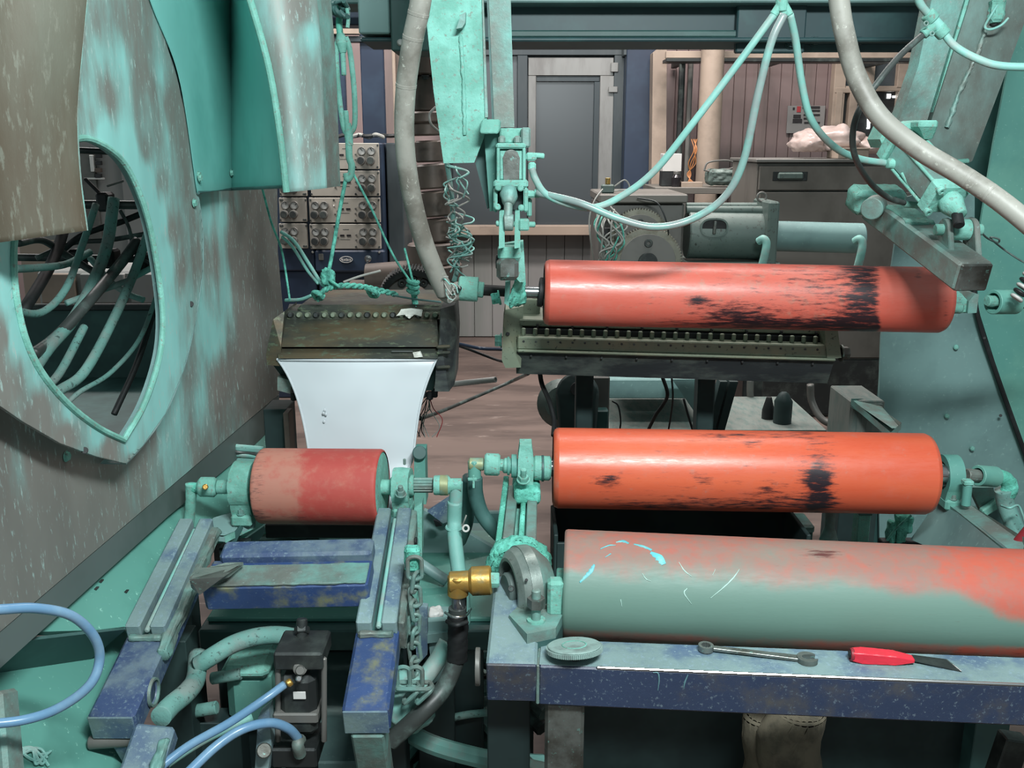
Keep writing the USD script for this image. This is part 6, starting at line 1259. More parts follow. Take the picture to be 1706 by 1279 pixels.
# chain
t = Thing('hoist_chain', 'dusty steel chain hanging beside the bright blue arm', 'chain'); Yh = 1.72
pts = spline([P(691, 946, Yh), P(692, 985, Yh), P(690, 1030, Yh), P(691, 1080, Yh), P(690, 1118, Yh - .01)], 30); seg = np.concatenate([[0], np.cumsum(np.linalg.norm(np.diff(pts, axis=0), axis=1))]); step = .030; i = 0
while i * step < seg[-1]:
    c = np.array([np.interp(i * step, seg, pts[:, k_]) for k_ in range(3)]); big = i == 0
    t.part('link', link(c, ZA + .15 * XA * math.sin(i * 1.7), [XA + .3 * YA, YA + .4 * XA][i % 2] if not big else XA, .042 if not big else .048, .021 if not big else .027, .0042), 'steel_dusty'); i += 1
t.part('anchor_lug', rough(fine(box(P(687, 930, Yh + .02), .03, .03, .05, .006), .01), .008, 80), 'caked'); t.done()
t = Thing('chain_bag', 'teal dusted cloth bundle with loops of chain at the foot of the hanging chain', 'bundle')
t.part('cloth', rough(fine(tm(ico.vertices * [.05, .05, .06] + P(680, 1168, 1.72), ico.faces), .02), .05, 26), 'hose_teal', smooth=True)
for i in range(6): t.part('link', link(P(672 + i * 7, 1128 + (i % 3) * 14, 1.64), [ZA, XA, ZA + XA][i % 3], [XA, YA, YA][i % 3], .044, .024, .0045), 'steel_dusty')
t.done()
t = Thing('foam_scrap', 'white foam scrap lying on the teal ledge right of the chain', 'foam'); t.part('foam', rough(fine(tm(ico.vertices * [.016, .02, .013] + P(727, 1020, 1.9), ico.faces), .006), .02, 60), 'white', smooth=True); t.done()
t = Thing('lower_bracket', 'teal bracket plates and ledge behind the hanging chain', 'bracket'); t.part('ledge', prism([PZ(x, y, P(727, 1026, 1.9)[2] - .014) for x, y in ((700, 1010), (760, 1010), (770, 1050), (690, 1060))], .02, -ZA * .02), 'teal_plate'); t.part('plate', plate([(690, 1010), (712, 1012), (712, 1090), (694, 1110)], 1.84, .02), 'blue_dusty'); t.part('ledge_front', plate([(712, 1036), (770, 1032), (766, 1110), (720, 1140)], 1.86, .02), 'teal_plate'); x0 = P(725, 1100, 1.88); t.part('post', box((x0[0], 1.9, x0[2] / 2), .08, .06, x0[2]), 'tank'); t.done()
# hardware below: dark boxes, cables
t = Thing('blue_knuckle', 'dusty blue hinge knuckle left of the dark air cylinder', 'hinge'); t.part('knuckle_plate', plate([(430, 1195), (448, 1180), (452, 1240), (446, 1290), (424, 1290)], 1.56, .03), 'blue_dusty'); t.part('pin', cyl(P(440, 1250, 1.54), P(440, 1250, 1.6), .014, 16), 'steel'); x0 = P(436, 1290, 1.58); t.part('base', box((x0[0], 1.58, x0[2] / 2), .05, .05, x0[2]), 'tank'); t.done()
t = Thing('valve_box', 'teal rounded box with glossy lid under the cross beam beside the thick hose', 'box'); x0 = P(418, 1140, 1.84); t.part('case', box(x0 + [0, .03, -.02], M(80, 1.85), .12, M(110, 1.85), .02), 'teal_paint'); t.part('lid', box(x0 + [0, .02, .05], M(84, 1.85), .13, .03, .012), 'teal'); t.part('stand', box((x0[0], 1.9, (x0[2] - .06) / 2), .06, .06, x0[2] - .06), 'tank'); t.done()
t = Thing('roller_guard', 'grey teal short rollers lying behind the left arm on the base', 'roller')
for (a, b, r) in (((320, 1185), (362, 1178), 12), ((352, 1130), (402, 1122), 11)): t.part('roller_body', cyl(P(*a, 1.8), P(*b, 1.8), M(r, 1.8), 20), 'hose_powder')
x0 = P(362, 1200, 1.82); t.part('stand', box((x0[0], 1.84, x0[2] / 2), .1, .06, x0[2]), 'tank'); t.done()
t = Thing('wire_scraps', 'tangled thin metal wires lying at the lower left corner', 'wire')
rq = np.random.default_rng(3)
for i in range(6): t.part('wire', tube([SL(10 + 14 * k + rq.uniform(-6, 6), 1245 + rq.uniform(-12, 16) + 3 * k, .094) for k in range(6)], .0025, 6), 'hose_teal')
t.done()
single('cover_edge', fine(beam(P(2, 1150, 1.36), P(14, 1300, 1.30), .03, .05, YA, .006), .03), 'steel_dusty', 'grey caked edge bar at the lower left corner of the picture', 'bar')
t = Thing('cable_heap', 'teal dusted heap of cables between the hood frame and the short roller bearing', 'cables', kind='stuff')
for i in range(16):
    ry = np.random.default_rng(30 + i); y0 = 742 + i * 6.0
    t.part('cable', tube([P(360 + ry.uniform(0, 30) + (i > 8) * -20, y0 + ry.uniform(-4, 6), 2.5), P(395 + ry.uniform(-6, 6), y0 + ry.uniform(-6, 6), 2.46), P(438, y0 + ry.uniform(-6, 8), 2.5)], M(4 + i % 3, 2.5), 8), ['hose_teal', 'hose_powder', 'hose_dark'][i % 3], kind='stuff')
t.part('shelf', box(P(398, 850, 2.56) + [0, .05, 0], .26, .16, .02), 'tank'); x0 = P(398, 852, 2.6); t.part('stand', box((x0[0], 2.62, x0[2] / 2), .08, .06, x0[2]), 'tank'); t.done()
t = Thing('cable_heap', 'dark jumble of hoses lying in the pit below the tape wrapped hose', 'cables', kind='stuff')
for i in range(14):
    ry = np.random.default_rng(130 + i); z = .12 + .05 * (i % 5); t.part('cable', tube([np.array([ry.uniform(-.35, -.2), 1.7 + ry.uniform(0, .5), z]), np.array([ry.uniform(-.2, .0), 1.75 + ry.uniform(0, .5), z + .05]), np.array([ry.uniform(-.05, .1), 1.7 + ry.uniform(0, .6), z])], .02, 8), ['hose_teal', 'teal_dark', 'hose_dark'][i % 3], kind='stuff')
t.done()
hose('floor_pipe', 'dusty pipe lying across the pit behind the tape wrapped hose', 'pipe', [(735, 1200, 1.9), (780, 1190, 1.9), (840, 1184, 1.92)], 7, 'hose_powder')
# pit walls: dark machine base filling the depth below the arms
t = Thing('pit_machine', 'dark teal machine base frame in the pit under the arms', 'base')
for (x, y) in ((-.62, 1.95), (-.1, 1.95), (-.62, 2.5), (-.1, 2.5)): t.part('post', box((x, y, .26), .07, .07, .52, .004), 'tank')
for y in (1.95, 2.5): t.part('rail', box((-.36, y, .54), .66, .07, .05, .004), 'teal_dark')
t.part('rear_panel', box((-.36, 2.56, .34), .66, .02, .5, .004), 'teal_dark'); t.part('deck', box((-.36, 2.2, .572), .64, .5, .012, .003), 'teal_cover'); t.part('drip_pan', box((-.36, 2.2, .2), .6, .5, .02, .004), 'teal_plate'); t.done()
# ------------------------------------------------------------------ overhead beam with end block and joint plate
YO = 3.0
t = Thing('overhead_beam', 'dark teal overhead steel beam crossing the top with bolted joint plates', 'beam')
A, B = P(540, 36, YO), P(1640, 36, YO)
t.part('web_left', rect(700, 6, 860, 64, YO + .02, .03), 'beam'); t.part('web', rect(850, 8, 1232, 62, YO, .03), 'beam'); t.part('lower_flange', cat(rect(600, 62, 1640, 69, YO - .1, .25)), 'beam'); t.part('upper_flange', rect(600, -4, 1640, 4, YO - .1, .25), 'teal_plate'); t.part('joint_plate', rect(1230, 3, 1340, 88, YO - .04, .03), 'beam'); t.part('joint_plate', rect(1342, 3, 1532, 86, YO - .02, .03), 'beam')
t.part('lower_lip', rect(850, 50, 1232, 62, YO - .03, .03), 'teal_dark')
t.part('end_block', rect(595, -20, 650, 56, YO - .12, .2), 'teal_plate'); t.part('end_plate', rect(649, -20, 722, 85, YO - .14, .2), 'teal_dark'); t.part('end_bolt', lathe(P(667, 71, YO - .13), P(667, 71, YO - .155), [(0, M(5.5, YO)), (.014, M(5, YO)), (.02, M(3, YO))], 16), 'white')
for px, py in ((1316, 73), (1356, 69), (1428, 69)): t.part('bolt', hexbolt(P(px, py, YO - .02 if px > 1340 else YO - .04), -YA, M(6.5, YO), .022, .01), 'beam')
t.part('cross_tie', rect(530, -20, 600, 42, YO + .4, .1), 'navy')
for px in (350, 1640):
    x = P(px, 40, YO + .2)[0]; t.part('column', box((x, YO + .2, .95), .12, .12, 1.9), 'teal_dark')
t.part('cross_head', rect(340, -4, 620, 6, YO + .1, .2), 'teal_dark'); t.done()

# ------------------------------------------------------------------ slanted plate, slot bar and air cylinder that load the top roller
YQ = 2.14
t = Thing('swing_plate', 'pale teal slanted plate with weld seam hanging from the overhead beam', 'plate')
pl = fine(plate([(690, -260), (790, -260), (803, 0), (812, 190), (806, 230), (790, 271), (739, 272), (722, 150), (707, 0)], YQ, .03), .03); t.part('plate', pl, 'teal', smooth=20)
t.part('weld_seam', rough(fine(tube([P(767, 60, YQ - .001), P(772, 140, YQ - .001), P(774, 225, YQ - .001)], .004, 8), .006), .006, 120), 'teal'); t.part('lug', fine(plate([(768, 24), (776, 20), (775, 38), (770, 46), (760, 48)], YQ - .03, .03), .02), 'steel_dusty'); t.part('edge_strip', plate([(790, -260), (796, -260), (813, 195), (808, 196), (803, 0)], YQ - .004, .03), 'steel_dusty')
t.part('side_web', plate([(806, 196), (812, 196), (818, 345), (812, 348), (792, 272), (800, 245)], YQ + .05, .04), 'teal_dark'); t.done()
t = Thing('slot_bar', 'rusty teal flat bar beside the slot of the slanted plate', 'bar'); t.part('bar', fine(plate([(803, -260), (846, -260), (851, 0), (857, 212), (824, 212), (817, 60)], YQ + .06, .03), .03), 'steel_dusty'); t.part('inner_edge', plate([(800, -260), (804, -260), (824, 212), (820, 212)], YQ + .062, .05), 'teal_dark'); t.done()
t = Thing('load_cylinder', 'teal caked air cylinder standing over the left end of the top coral roller', 'cylinder'); YC = 2.10
t.part('bracket_plate', plate([(806, 218), (832, 216), (836, 350), (816, 352)], YC + .05, .02), 'teal_paint'); t.part('bracket_cap', rough(fine(hull(np.vstack([box(P(818, 208, YC + .02), M(30, YC), .05, M(16, YC), .004).vertices, box(P(815, 220, YC), M(28, YC), .03, M(5, YC), .002).vertices])), .012), .004, 70), 'teal', smooth=True)
t.part('rear_block', rough(fine(rect(832, 213, 883, 240, YC + .02, .05), .015), .005, 60), 'teal', smooth=True); t.part('mount_lug', rect(868, 212, 884, 246, YC, .04), 'steel_dusty')
for px in (836, 862): t.part('cap_stud', rect(px - 6, 226, px + 6, 240, YC - .01, .03), 'steel_dusty')
t.part('rear_cap', rect(826, 238, 876, 248, YC - .02, .07), 'teal'); b_ = t.part('barrel', fine(rect(828, 246, 876, 304, YC - .01, .07, .008), .015), 'teal'); t.part('barrel_window', fine(prism([P(x, y, YC - .0135) for x, y in ((839, 300), (838, 262), (842, 252), (852, 248), (862, 253), (866, 263), (865, 300))], .006), .02), 'steel', sub=b_, label='bare rubbed steel face')
for px in (830, 873): t.part('tie_rod', cyl(P(px, 246, YC - .015), P(px, 306, YC - .015), M(2.6, YC), 10), 'teal')
t.part('front_cap', cat(rect(822, 300, 880, 313, YC - .025, .08), rect(822, 313, 829, 354, YC - .025, .08), rect(872, 313, 880, 354, YC - .025, .08)), 'teal'); t.part('front_recess', rect(828, 312, 873, 352, YC + .01, .04), 'tank')
for px, py in ((830, 313), (867, 313), (829, 345), (868, 346)): t.part('corner_bolt', rough(fine(cyl(P(px, py, YC + .005), P(px, py, YC - .036), M(5, YC), 14), .01), .003, 90), 'teal')
t.part('gland', rough(fine(lathe(P(848, 316, YC - .02), P(847, 345, YC - .05), [(0, M(12, YC)), (M(10, YC), M(14, YC)), (M(22, YC), M(11, YC)), (M(28, YC), M(8, YC))], 24), .008), .004, 80), 'steel_dusty', smooth=True); t.part('rod', cyl(P(847, 335, YC - .04), P(846, 368, YC - .05), M(7, YC), 18), 'steel_dusty')
t.part('rod_eye', lathe(P(838, 372, YC - .05), P(856, 372, YC - .05), [(0, M(10, YC)), (.006, M(13, YC)), (M(12, YC), M(13, YC)), (M(18, YC), M(10, YC))], 24) if False else hull(np.vstack([cyl(P(839, 365, YC - .05), P(856, 365, YC - .05), M(8, YC), 20).vertices, cyl(P(840, 375, YC - .05), P(855, 375, YC - .05), M(9, YC), 20).vertices])), 'steel_dusty')
for px in (832, 858): t.part('clevis_arm', fine(plate([(px, 352), (px + 8, 350), (px + 9, 412), (px - 1, 414)], YC - .05, .04), .02), 'teal')
t.part('clevis_pin', cyl(P(826, 372, YC - .04), P(892, 374, YC - .04), M(4.5, YC), 14), 'teal'); t.part('pin_collar', box(P(873, 374, YC - .04), M(16, YC), .03, M(18, YC), .003), 'teal')
t.part('port_block', fine(rect(876, 254, 894, 268, YC - .0, .04), .02), 'teal'); t.part('port_nipple', cyl(P(890, 259, YC + .01), P(907, 260, YC + .01), M(4.5, YC), 12), 'teal'); t.part('port_block', rect(880, 270, 893, 285, YC, .04), 'teal'); t.part('port_block', rect(876, 318, 892, 330, YC - .01, .04), 'teal'); t.part('port_nipple', cyl(P(890, 322, YC + .0), P(900, 322, YC), M(7, YC), 14), 'teal'); t.part('side_rod', rect(878, 330, 886, 362, YC + .01, .03), 'teal_paint'); t.done()
t = Thing('lever_block', 'dark steel lever block over a teal clamp, left of the top coral roller', 'lever'); YV = 2.12
t.part('web', fine(plate([(831, 408), (872, 402), (876, 470), (866, 470), (828, 430)], YV + .03, .04), .02), 'teal'); t.part('block_top', fine(hull(np.vstack([rect(829, 412, 868, 434, YV - .03, .08, .006).vertices])), .02), 'teal'); t.part('block_front', rect(827, 432, 864, 468, YV - .05, .09, .009), 'steel'); t.part('pad', cyl(P(826, 436, YV + .02), P(834, 436, YV + .02), M(12, YV), 20), 'black')
t.part('clamp_body', rough(fine(hull(np.array([P(862, 458, YV + .06), P(874, 462, YV + .1), P(876, 505, YV + .12), P(850, 512, YV + .08), P(846, 500, YV + .06), P(862, 470, YV + .18), P(874, 505, YV + .2), P(850, 508, YV + .18)])), .008), .012, 70), 'caked', smooth=True); t.part('clamp_plate', plate([(842, 470), (850, 468), (848, 510), (840, 505)], YV + .06, .1), 'teal_paint'); t.part('clamp_bolt', rough(fine(hexbolt(P(833, 495, YV + .12), -XA - .2 * ZA, .014, .02), .008), .004, 80), 'caked'); t.done()
t = Thing('shaft_coupling', 'pale teal coupling on a black shaft at the left of the top coral roller', 'coupling')
t.part('sleeve', lathe(P(764, 480, 2.28), P(796, 482, 2.28), [(0, M(18, 2.28)), (.003, M(20, 2.28)), (M(31, 2.28), M(20, 2.28)), (M(32, 2.28), M(18, 2.28))], 32), 'teal'); t.part('set_screw', cyl(P(766, 480, 2.25), P(766, 480, 2.225), .005, 10), 'black'); t.part('neck', cyl(P(796, 482, 2.28), P(806, 483, 2.28), M(13, 2.28), 20), 'teal'); t.part('black_shaft', cyl(P(802, 483, 2.28), P(842, 485, 2.29), M(9, 2.28), 20), 'black'); t.part('seal', cyl(P(897, 486, 2.30), P(906, 487, 2.30), M(24, 2.3), 32), 'black'); t.done()

# ------------------------------------------------------------------ hoses overhead
t = Thing('main_hose', 'thick grey hose sweeping down from the top to the coupling left of the top roller', 'hose')
t.part('hose_run', tube([P(x, y, Y) for x, y, Y in ((714, -260, 2.0), (710, -100, 2.0), (701, 0, 2.0), (687, 70, 2.02), (676, 150, 2.05), (674, 230, 2.08), (683, 310, 2.12), (702, 390, 2.18), (724, 450, 2.22), (742, 488, 2.25))], [M(16, 2.05), M(16, 2.05), M(15.5, 2.1), M(15.5, 2.2)], 20), 'hose_grey', smooth=True)
def bands(t, pts, r, at):
    c = spline([P(*q) for q in pts], 10)
    for f_ in at: k_ = int(f_ * (len(c) - 1)); d_ = unit(c[k_ + 1] - c[k_]); t.part('tape_band', cyl(c[k_] - d_ * .004, c[k_] + d_ * .004, r, 24, .001), 'hose_grey')
bands(t, ((714, -260, 2.0), (710, -100, 2.0), (701, 0, 2.0), (687, 70, 2.02), (676, 150, 2.05), (674, 230, 2.08), (683, 310, 2.12), (702, 390, 2.18), (724, 450, 2.22), (742, 488, 2.25)), M(16.4, 2.05), (.26, .33, .44))
t.part('end_fitting', rough(fine(tube([P(738, 480, 2.25), P(748, 490, 2.26), P(766, 482, 2.28)], M(14, 2.28), 16), .01), .006, 60), 'hose_grey', smooth=True)
for i in range(5): t.part('binding_wire', tube([P(744 + 3 * i + 10 * math.cos(b), 474 + 4 * i + 14 * math.sin(b + i), 2.22 + .02 * math.sin(b)) for b in np.linspace(0, 5, 7)], M(1.2, 2.2), 6), 'hose_teal' if i % 2 else 'wire')
t.done()
YH = 2.0
t = Thing('hose_tee', 'teal tee fitting at the top where three air hoses meet', 'fitting'); t.part('tee_body', rough(fine(cyl(P(1304, -40, YH), P(1302, 20, YH), M(9, YH), 18), .008), .003, 70), 'teal', smooth=True)
for a, b in (((1300, 8), (1288, 26)), ((1306, 8), (1316, 26)), ((1304, 6), (1305, 26))): t.part('branch', cyl(P(*a, YH), P(*b, YH), M(6.5, YH), 16), 'teal')
t.done()
hose('air_hose', 'teal grey air hose slanting from the top tee to the upper cylinder port', 'hose', [(1290, 24, 2.0), (1240, 92, 2.0), (1160, 198, 2.02), (1090, 285, 2.05), (1030, 330, 2.06), (985, 346, 2.06), (940, 338, 2.07), (908, 322, 2.08), (892, 298, 2.10), (886, 280, 2.10)], 5.6, 'hose_teal')
hose('air_hose', 'clear grey air hose sagging from the top tee to the lower cylinder port', 'hose', [(1306, 24, 1.96), (1285, 70, 1.96), (1262, 160, 1.97), (1238, 270, 2.0), (1205, 330, 2.02), (1150, 366, 2.03), (1090, 378, 2.03), (1030, 364, 2.04), (965, 338, 2.05), (895, 321, 2.09)], 6.2, 'hose_clear')
hose('air_hose', 'teal air hose hanging from the top tee to the right air cylinder fitting', 'hose', [(1316, 24, 2.0), (1326, 70, 2.02), (1336, 140, 2.04), (1352, 200, 2.06), (1388, 243, 2.1), (1430, 264, 2.14), (1486, 273, 2.18)], 5.6, 'hose_teal')
hose('air_hose', 'teal supply hose rising from the top tee out of the picture', 'hose', [(1304, -30, YH), (1310, -140, YH), (1318, -260, YH)], 6, 'hose_teal')
t = Thing('main_hose', 'thick grey hose swinging from the top across to the right edge of the picture', 'hose')
t.part('hose_run', tube([P(x, y, Y) for x, y, Y in ((1372, -260, 1.9), (1390, -100, 1.9), (1398, 0, 1.9), (1408, 60, 1.9), (1428, 130, 1.9), (1466, 195, 1.88), (1530, 248, 1.86), (1600, 290, 1.82), (1660, 330, 1.78), (1720, 378, 1.74), (1790, 440, 1.7), (1880, 540, 1.68), (1930, 700, 1.7))], M(15.5, 1.88), 20), 'hose_grey', smooth=True)
bands(t, ((1372, -260, 1.9), (1390, -100, 1.9), (1398, 0, 1.9), (1408, 60, 1.9), (1428, 130, 1.9), (1466, 195, 1.88), (1530, 248, 1.86), (1600, 290, 1.82), (1660, 330, 1.78), (1720, 378, 1.74), (1790, 440, 1.7), (1880, 540, 1.68), (1930, 700, 1.7)), M(15.9, 1.86), (.6, .655))
t.done()
t = Thing('hose_tee', 'teal tee fitting with ring lugs on the slanted column at the top right', 'fitting'); Y2 = 2.02
t.part('run', cyl(P(1545, 24, Y2), P(1576, 58, Y2), M(9, Y2), 20), 'hose_teal'); t.part('collar', cyl(P(1544, 22, Y2), P(1556, 34, Y2), M(11, Y2), 20), 'teal'); t.part('collar', cyl(P(1562, 46, Y2), P(1574, 58, Y2), M(11, Y2), 20), 'teal'); t.part('branch', cyl(P(1557, 42, Y2), P(1537, 58, Y2), M(8, Y2), 20), 'teal')
for a in ((1543, 39), (1553, 56)): t.part('ring_lug', tube(P(*a, Y2 - .02) + M(3, Y2) * np.stack([np.cos(np.linspace(0, 6.28, 16)), 0 * np.linspace(0, 6.28, 16), np.sin(np.linspace(0, 6.28, 16))], 1), M(1.2, Y2), 6, smooth=False), 'steel_dusty')
t.done()
hose('air_hose', 'teal air hose entering the right tee from the top edge', 'hose', [(1470, -260, 2.0), (1510, -60, 2.0), (1530, 0, 2.01), (1548, 26, 2.02)], 6, 'hose_teal')
hose('air_hose', 'teal grey air hose running from the right tee to the right edge of the picture', 'hose', [(1572, 55, 2.02), (1592, 78, 2.0), (1628, 98, 1.98), (1670, 110, 1.96), (1760, 112, 1.93)], 6, 'hose_teal')
hose('air_hose', 'thin dark grey air hose looping from the right tee round behind the thick hose', 'hose', [(1540, 56, 2.02), (1500, 92, 2.0), (1468, 130, 1.98), (1434, 178, 1.97), (1421, 220, 1.98), (1425, 262, 2.0), (1448, 302, 2.04), (1478, 328, 2.08), (1506, 338, 2.12)], 4.8, 'hose_dark')

# ------------------------------------------------------------------ right: slanted column, teal side panel, swing arm, cylinder
t = Thing('side_shield', 'large teal dusted steel shield panel at the right with a dark overlap seam', 'panel'); YS = 2.95
t.part('left_sheet', fine(plate([(1502, 330), (1486, 440), (1468, 560), (1463, 705), (1466, 960), (1780, 960), (1720, 800), (1655, 620), (1622, 515), (1624, 330), (1620, 300)], YS, .01), .05), 'teal_plate', smooth=20); t.part('right_sheet', fine(plate([(1655, 240), (1690, 60), (1720, -60), (1860, -60), (1860, 960), (1790, 960), (1728, 800), (1663, 620), (1630, 515), (1626, 420)], YS - .03, .01), .05), 'teal_paint', smooth=20)
t.part('seam', tube([P(1624, 420, YS - .025), P(1626, 512, YS - .025), P(1659, 620, YS - .025), P(1724, 800, YS - .025)], .008, 8), 'black')
for px, py in ((1593, 578), (1578, 693), (1620, 747)): t.part('rivet', rough(fine(cyl(P(px, py, YS), P(px, py, YS - .016), M(4, YS), 12, .004), .01), .004, 90), 'teal')
for px, py in ((1640, 563), (1646, 178), (1667, 692)): t.part('rivet_hole', cyl(P(px, py, YS - .028), P(px, py, YS - .034), M(2.5, YS), 10, .0005), 'black')
for px in (1480, 1800):
    x = P(px, 700, YS + .05)[0]; t.part('stay', box((x, YS + .06, .45), .06, .06, .9), 'teal_dark')
t.done()
t = Thing('cast_block', 'grey teal cast block with ribbed front left of the shield panel', 'block'); Yb2 = 2.85
t.part('block_front', prism([P(1418, 664, Yb2), P(1470, 664, Yb2 + .1), P(1502, 700, Yb2 - .2), P(1478, 722, Yb2 - .25), P(1414, 722, Yb2 - .05)], .02, -ZA * .001 + YA * .15) if False else rect(1418, 668, 1466, 760, Yb2, .2), 'concrete_block'); t.part('block_top', prism([P(1418, 664, Yb2), P(1464, 664, Yb2 + .06), P(1466, 680, Yb2 + .0), P(1502, 704, Yb2 - .2), P(1484, 720, Yb2 - .22)], .014, -ZA * .02), 'steel_dusty'); x0 = P(1442, 760, Yb2); t.part('stand', box((x0[0], Yb2 + .1, x0[2] / 2), .12, .16, x0[2]), 'tank')
for i in range(6): t.part('rib', rect(1420 + i * 8, 672, 1424 + i * 8, 756, Yb2 - .006, .01), 'concrete_block')
t.done()
t = Thing('slanted_column', 'slanted box column of two stained channels with a dark slit at the top right', 'column'); YK = 2.32
t.part('left_channel', fine(plate([(1620, -260), (1676, -260), (1606, 0), (1545, 200), (1528, 246), (1484, 262), (1498, 200), (1530, 110), (1552, 0)], YK, .06), .04), 'steel_dusty', smooth=20); t.part('slit', plate([(1672, -260), (1686, -260), (1610, 14), (1545, 216), (1537, 216)], YK + .012, .05), 'black')
t.part('inner_lip', plate([(1684, -260), (1692, -260), (1615, 14), (1556, 200), (1546, 216)], YK - .004, .06), 'teal')
t.part('right_channel', fine(plate([(1690, -260), (1810, -260), (1706, 40), (1665, 150), (1620, 268), (1604, 276), (1528, 240), (1552, 200), (1612, 14)], YK - .01, .08), .04), 'column_dark', smooth=20)
t.part('weld_seam', rough(fine(tube([P(1650, 20, YK - .012), P(1630, 85, YK - .012), P(1600, 150, YK - .012), P(1578, 212, YK - .012)], .005, 8), .006), .01, 100), 'steel_dusty')
t.part('hook_wire', tube([P(1662, 8, YK - .03), P(1652, 24, YK - .04), P(1641, 44, YK - .03), P(1650, 49, YK - .04), P(1668, 42, YK - .05), P(1680, 30, YK - .05)], M(1.8, YK), 8), 'hose_teal'); t.part('lug', rough(fine(box(P(1660, 18, YK - .02), .03, .03, .05, .006), .01), .01, 70), 'teal'); t.part('lug_hole', cyl(P(1656, 34, YK - .012), P(1656, 34, YK - .02), .011, 14, .001), 'black'); t.part('pin', cyl(P(1590, 270, YK - .02), P(1614, 268, YK - .02), M(4, YK), 12), 'teal'); t.done()
t = Thing('load_cylinder', 'teal dusted square air cylinder on the slanted column over the right swing arm', 'cylinder'); Y3 = 2.16
t.part('bracket', fine(plate([(1466, 232), (1478, 206), (1500, 210), (1528, 200), (1532, 222), (1500, 244), (1472, 246)], Y3 + .06, .08), .02), 'teal'); t.part('bracket_lug', fine(hull(np.vstack([rect(1532, 200, 1563, 214, Y3 - .02, .05).vertices, rect(1540, 214, 1556, 232, Y3, .04).vertices])), .02), 'teal')
ax_ = unit(P(1572, 326, Y3 - .10) - P(1512, 252, Y3 + .02)); b0 = P(1508, 250, Y3 + .02); b1 = P(1568, 318, Y3 - .09)
t.part('barrel', beam(b0, b1, M(56, Y3), M(40, Y3), ZA, .006), 'steel_dusty'); t.part('front_cap', beam(b1 - ax_ * .0, b1 + ax_ * .03, M(66, Y3), M(52, Y3), ZA, .005), 'teal'); t.part('rear_cap', beam(b0 - ax_ * .03, b0, M(66, Y3), M(48, Y3), ZA, .005), 'teal')
Fc = frame(ax_, ZA)
for sx in (-1, 1):
    for sy in (-1, 1):
        o = Fc[:, 0] * sx * M(27, Y3) + Fc[:, 1] * sy * M(20, Y3); t.part('tie_rod', cyl(b0 + o, b1 + o, M(2.8, Y3), 10), 'teal'); t.part('corner_nut', hollow(b1 + ax_ * .028 + o, ax_, [(0, M(6, Y3)), (.01, M(6, Y3))], M(2.5, Y3), 18), 'teal')
t.part('gland', rough(fine(lathe(b1 + ax_ * .03, b1 + ax_ * .09, [(0, M(17, Y3)), (.014, M(18, Y3)), (.03, M(14, Y3)), (.05, M(9, Y3))], 24), .01), .004, 70), 'teal', smooth=True); t.part('rod', cyl(b1 + ax_ * .06, P(1598, 376, Y3 - .17), M(8, Y3), 18), 'black')
t.part('hose_fitting', rough(fine(cyl(P(1478, 272, Y3), P(1500, 274, Y3), M(8, Y3), 14), .01), .004, 70), 'teal', smooth=True); t.part('hose_fitting', cyl(P(1506, 340, Y3 - .02), P(1536, 342, Y3 - .02), M(5.5, Y3), 14), 'teal'); t.part('side_rod', cyl(P(1502, 288, Y3 - .03), P(1530, 332, Y3 - .07), M(3, Y3), 12), 'teal'); t.done()
t = Thing('press_lever', 'worn square steel arm with clevis pressing toward the right end of the top roller', 'arm')
s0, s1 = P(1462, 344, 2.36), P(1622, 462, 1.94)
ds = unit(s1 - s0); Fs = frame(ds, ZA); t.part('square_tube', beam(s0, s1, M(56, 2.05), M(48, 2.0), ZA, .006), 'steel_dusty'); t.part('end_plate', beam(s1 - ds * .004, s1 + ds * .004, M(52, 2.0), M(45, 2.0), ZA, .003), 'steel', label='bare steel end plate')
t.part('pivot_head', rough(fine(beam(s0 - ds * .05 + Fs[:, 1] * .012, s0 + ds * .02 + Fs[:, 1] * .012, M(84, 2.36), M(40, 2.36), ZA, .012), .02), .008, 40), 'teal', smooth=True); t.part('pivot_bolt', lathe(P(1452, 346, 2.30), P(1446, 352, 2.24), [(0, M(14, 2.3)), (.02, M(13, 2.3)), (.03, M(10, 2.3))], 24), 'teal'); t.part('pivot_washer', cyl(P(1460, 342, 2.28), P(1452, 348, 2.235), M(17, 2.3), 24), 'steel_dusty')
cq = P(1596, 392, 2.04); 
for s in (-1, 1): t.part('clevis_plate', hull(np.vstack([cyl(cq + XA * s * .028 - XA * .006 + ZA * .01, cq + XA * s * .028 + XA * .006 + ZA * .01, .026, 20).vertices, box(cq + XA * s * .028 + ds * .01 - ZA * .045, .012, .07, .02).vertices])), 'steel_dusty')
t.part('clevis_pin', cyl(cq - XA * .05 + ZA * .012, cq + XA * .05 + ZA * .012, .012, 16), 'teal'); t.part('clevis_bush', cyl(cq - XA * .02 + ZA * .012, cq + XA * .022 + ZA * .012, .022, 20), 'teal'); t.part('dust_pile', rough(fine(box(s1 * .35 + s0 * .65 + Fs[:, 1] * M(24, 2.0) * 1.0, .06, .12, .008, .003, Fs[:, [0, 2, 1]]), .012), .012, 50), 'teal', smooth=True); t.done()
hose('wire', 'thin looped wire hanging on the shield panel beside the clevis', 'wire', [(1602, 366, 2.1), (1622, 364, 2.15), (1630, 380, 2.2), (1644, 396, 2.3), (1662, 404, 2.4), (1664, 398, 2.4), (1650, 396, 2.4), (1668, 412, 2.5), (1694, 430, 2.5), (1712, 440, 2.5)], 1.6, 'hose_dark', n=8)
t = Thing('roll_bearing', 'pale teal wedge shaped clamp bearing at the right end of the top roller', 'bearing'); Y4 = 2.26
